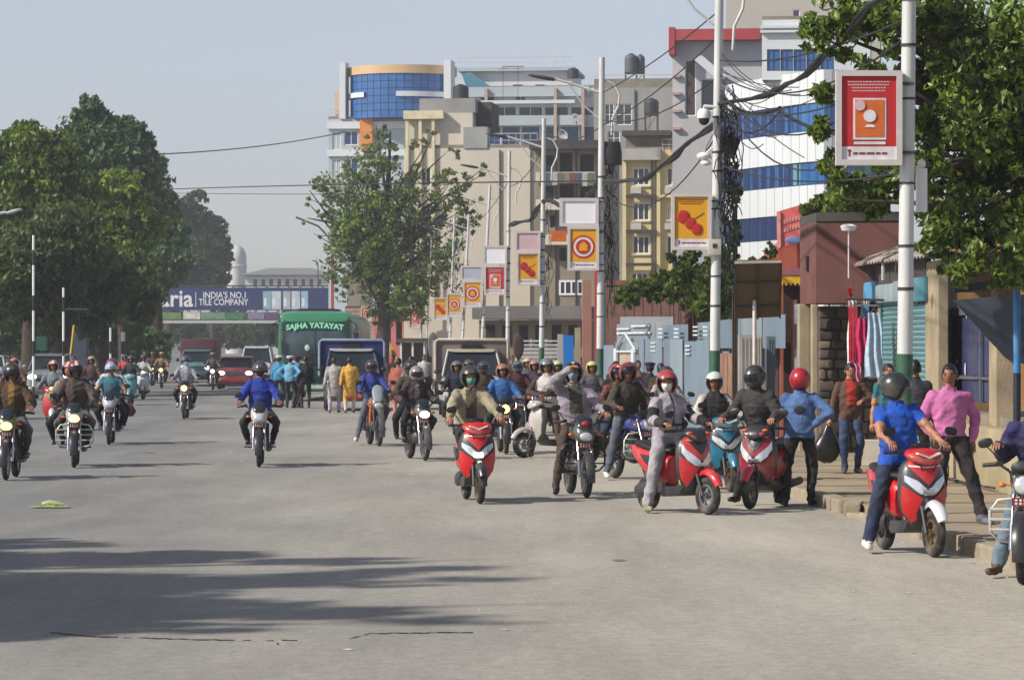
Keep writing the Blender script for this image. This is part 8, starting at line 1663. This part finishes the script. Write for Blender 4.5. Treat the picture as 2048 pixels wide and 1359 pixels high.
g = gp(1898, 1045, .14); J = stand(hands={-1:(-.22,-.16,.92), 1:(.25,-.02,.86), ('p',1):(.7,.6,0), ('p',-1):(-.6,.6,-.3)}, feet={-1:(-.09,.08,.09), 1:(.30,-.26,.03), ('t',1):Vector((.36,-.42,-.05))}, look=(D(-24),D(6)), twist=D(-6), hz=.89)
person('person in pink shirt and black trousers stepping down off the kerb', g, D(8), J, {'puff':.018,'hem':.02,'girth':.98,'legpuff':.022,'collar':1}, None, 0, (SKIND, c_('pink_shirt',(214,120,178)), c_('black_trouser',(34,30,32)), mat('shoe_grey',(110,112,122),.8,.7), None, None, None), {'hair':1}, scale=1.05)
# riders and bikes crowded between the cream jeep and the fence
cols = {'navy':(36,40,66),'wine':(78,34,42),'blue':(54,110,180),'grey':(96,92,98),'olive':(72,68,50),'black':(34,32,36),'tan':(140,112,86),'rose':(160,100,106),'white':(208,206,204),'brown':(76,56,48),'purple':(70,56,84)}
def crowd(px, py, kind, tc, hc, lbl, what='m', lod=1, rz=5, light='off', hk='open'):
    if kind == 'r':
        far_rider(px, py, rz, what, cols.get(lbl[1], (60,60,66)), light, lbl[0], lbl[2], c_('crowd_'+tc, cols[tc]), DARKP, hc, hk)
crowd(1012,908,'r','blue',(176,110,90),('black motorcycle with a lit amber lamp just behind the red scooter','black','person in vivid blue jacket and tan helmet behind the red scooter'), light='amber')
crowd(972,880,'r','brown',(60,52,50),('motorcycle hidden behind the beige jacket rider','wine','person in brown top and dark helmet looking over the beige jacket rider'), hk='full')
crowd(1042,872,'r','wine',(84,92,104),('motorcycle deep in the crowd beside the vivid blue jacket','navy','person in wine jacket and slate helmet beside the vivid blue jacket'), hk='full')
crowd(1075,866,'r','purple',(196,130,110),('motorcycle in the crowd behind the silver white scooter','grey','person in purple top and peach helmet beyond the slate helmet'))
crowd(1122,872,'r','black',(200,216,150),('motorcycle in the crowd in line with the blue column','black','person in black top and pale green helmet near the blue column'))
crowd(918,874,'r','navy',(110,104,98),('motorcycle behind the dark sports motorcycle','brown','person in navy top and taupe helmet behind the patterned helmet'))
crowd(942,862,'r','olive',(90,80,60),('motorcycle in front of the cream roofed jeep','olive','person in olive top and drab helmet before the cream roofed jeep'))
crowd(1100,852,'r','rose',(170,60,60),('motorcycle far back in the crowd by the white barrier','purple','person in rose top and brick helmet by the white barrier'))
crowd(1060,846,'r','grey',(214,190,150),('motorcycle far back with a straw coloured helmet above it','grey','person in grey top and straw coloured helmet far back in the crowd'))
crowd(1192,880,'r','grey',(220,220,110),('motorcycle beside the third lamp post','navy','person with yellow green helmet beside the third lamp post'))
crowd(1240,905,'r','black',(60,50,50),('black motorcycle parked by the concrete planter','black','person in black jacket on the motorcycle by the concrete planter'), hk='full')
crowd(1272,892,'r','purple',(54,54,70),('purple motorcycle beside the blue tin fence','purple','person in purple top by the doorway of the tin fence'))
for i, (px, py, tc, rz_, lb) in enumerate(((1258,880,'white',60,'person in white shirt with black hair beside the tin fence doorway'),(1232,872,'black',-30,'person in black jacket bending near the tin fence'),(1300,884,'black',175,'person in black jacket and dark cap standing in front of the tin fence'),(1322,892,'brown',190,'person in brown jacket close behind the glossy maroon helmet'),(1275,862,'tan',20,'person in tan top framed by the tin fence doorway'))):
    walker(lb, px, py, rz_, c_('crowd_'+tc, cols[tc]), DARKP, head={'hair':1} if i != 2 else {'cap':mat('cap_dark',(50,44,46),.8,.7),'hair':1})
for i, (px, py, tc, lb) in enumerate(((772,812,'wine','person in wine top beside the blue canopy'),(786,806,'black','person in black top under the yellow boom'),(868,800,'brown','person in brown top next to the oval grey sign'),(884,806,'purple','person in purple top at the corner of the grey canopy'),(1108,812,'rose','person in rose top in front of the white barrier'),(1024,806,'tan','person in tan top under the brown oval sign'),(1160,830,'tan','person in tan top next to the dusty pink pillar'),(1140,838,'grey','person in grey top close to the blue column'))):
    walker(lb, px, py, 20*i-60, c_('crowd_'+tc, cols[tc]), DARKP, J=JW if i % 2 else JS, key='wk1' if i % 2 else 'st')
scooter('parked blue scooter behind the crowd near the white barrier', veh_loc(1080,842,D(30)), D(30), (60,100,170), 'off', kind='classic')
for o in list(COL.objects):
    if o.type == 'EMPTY': o.empty_display_size = .1
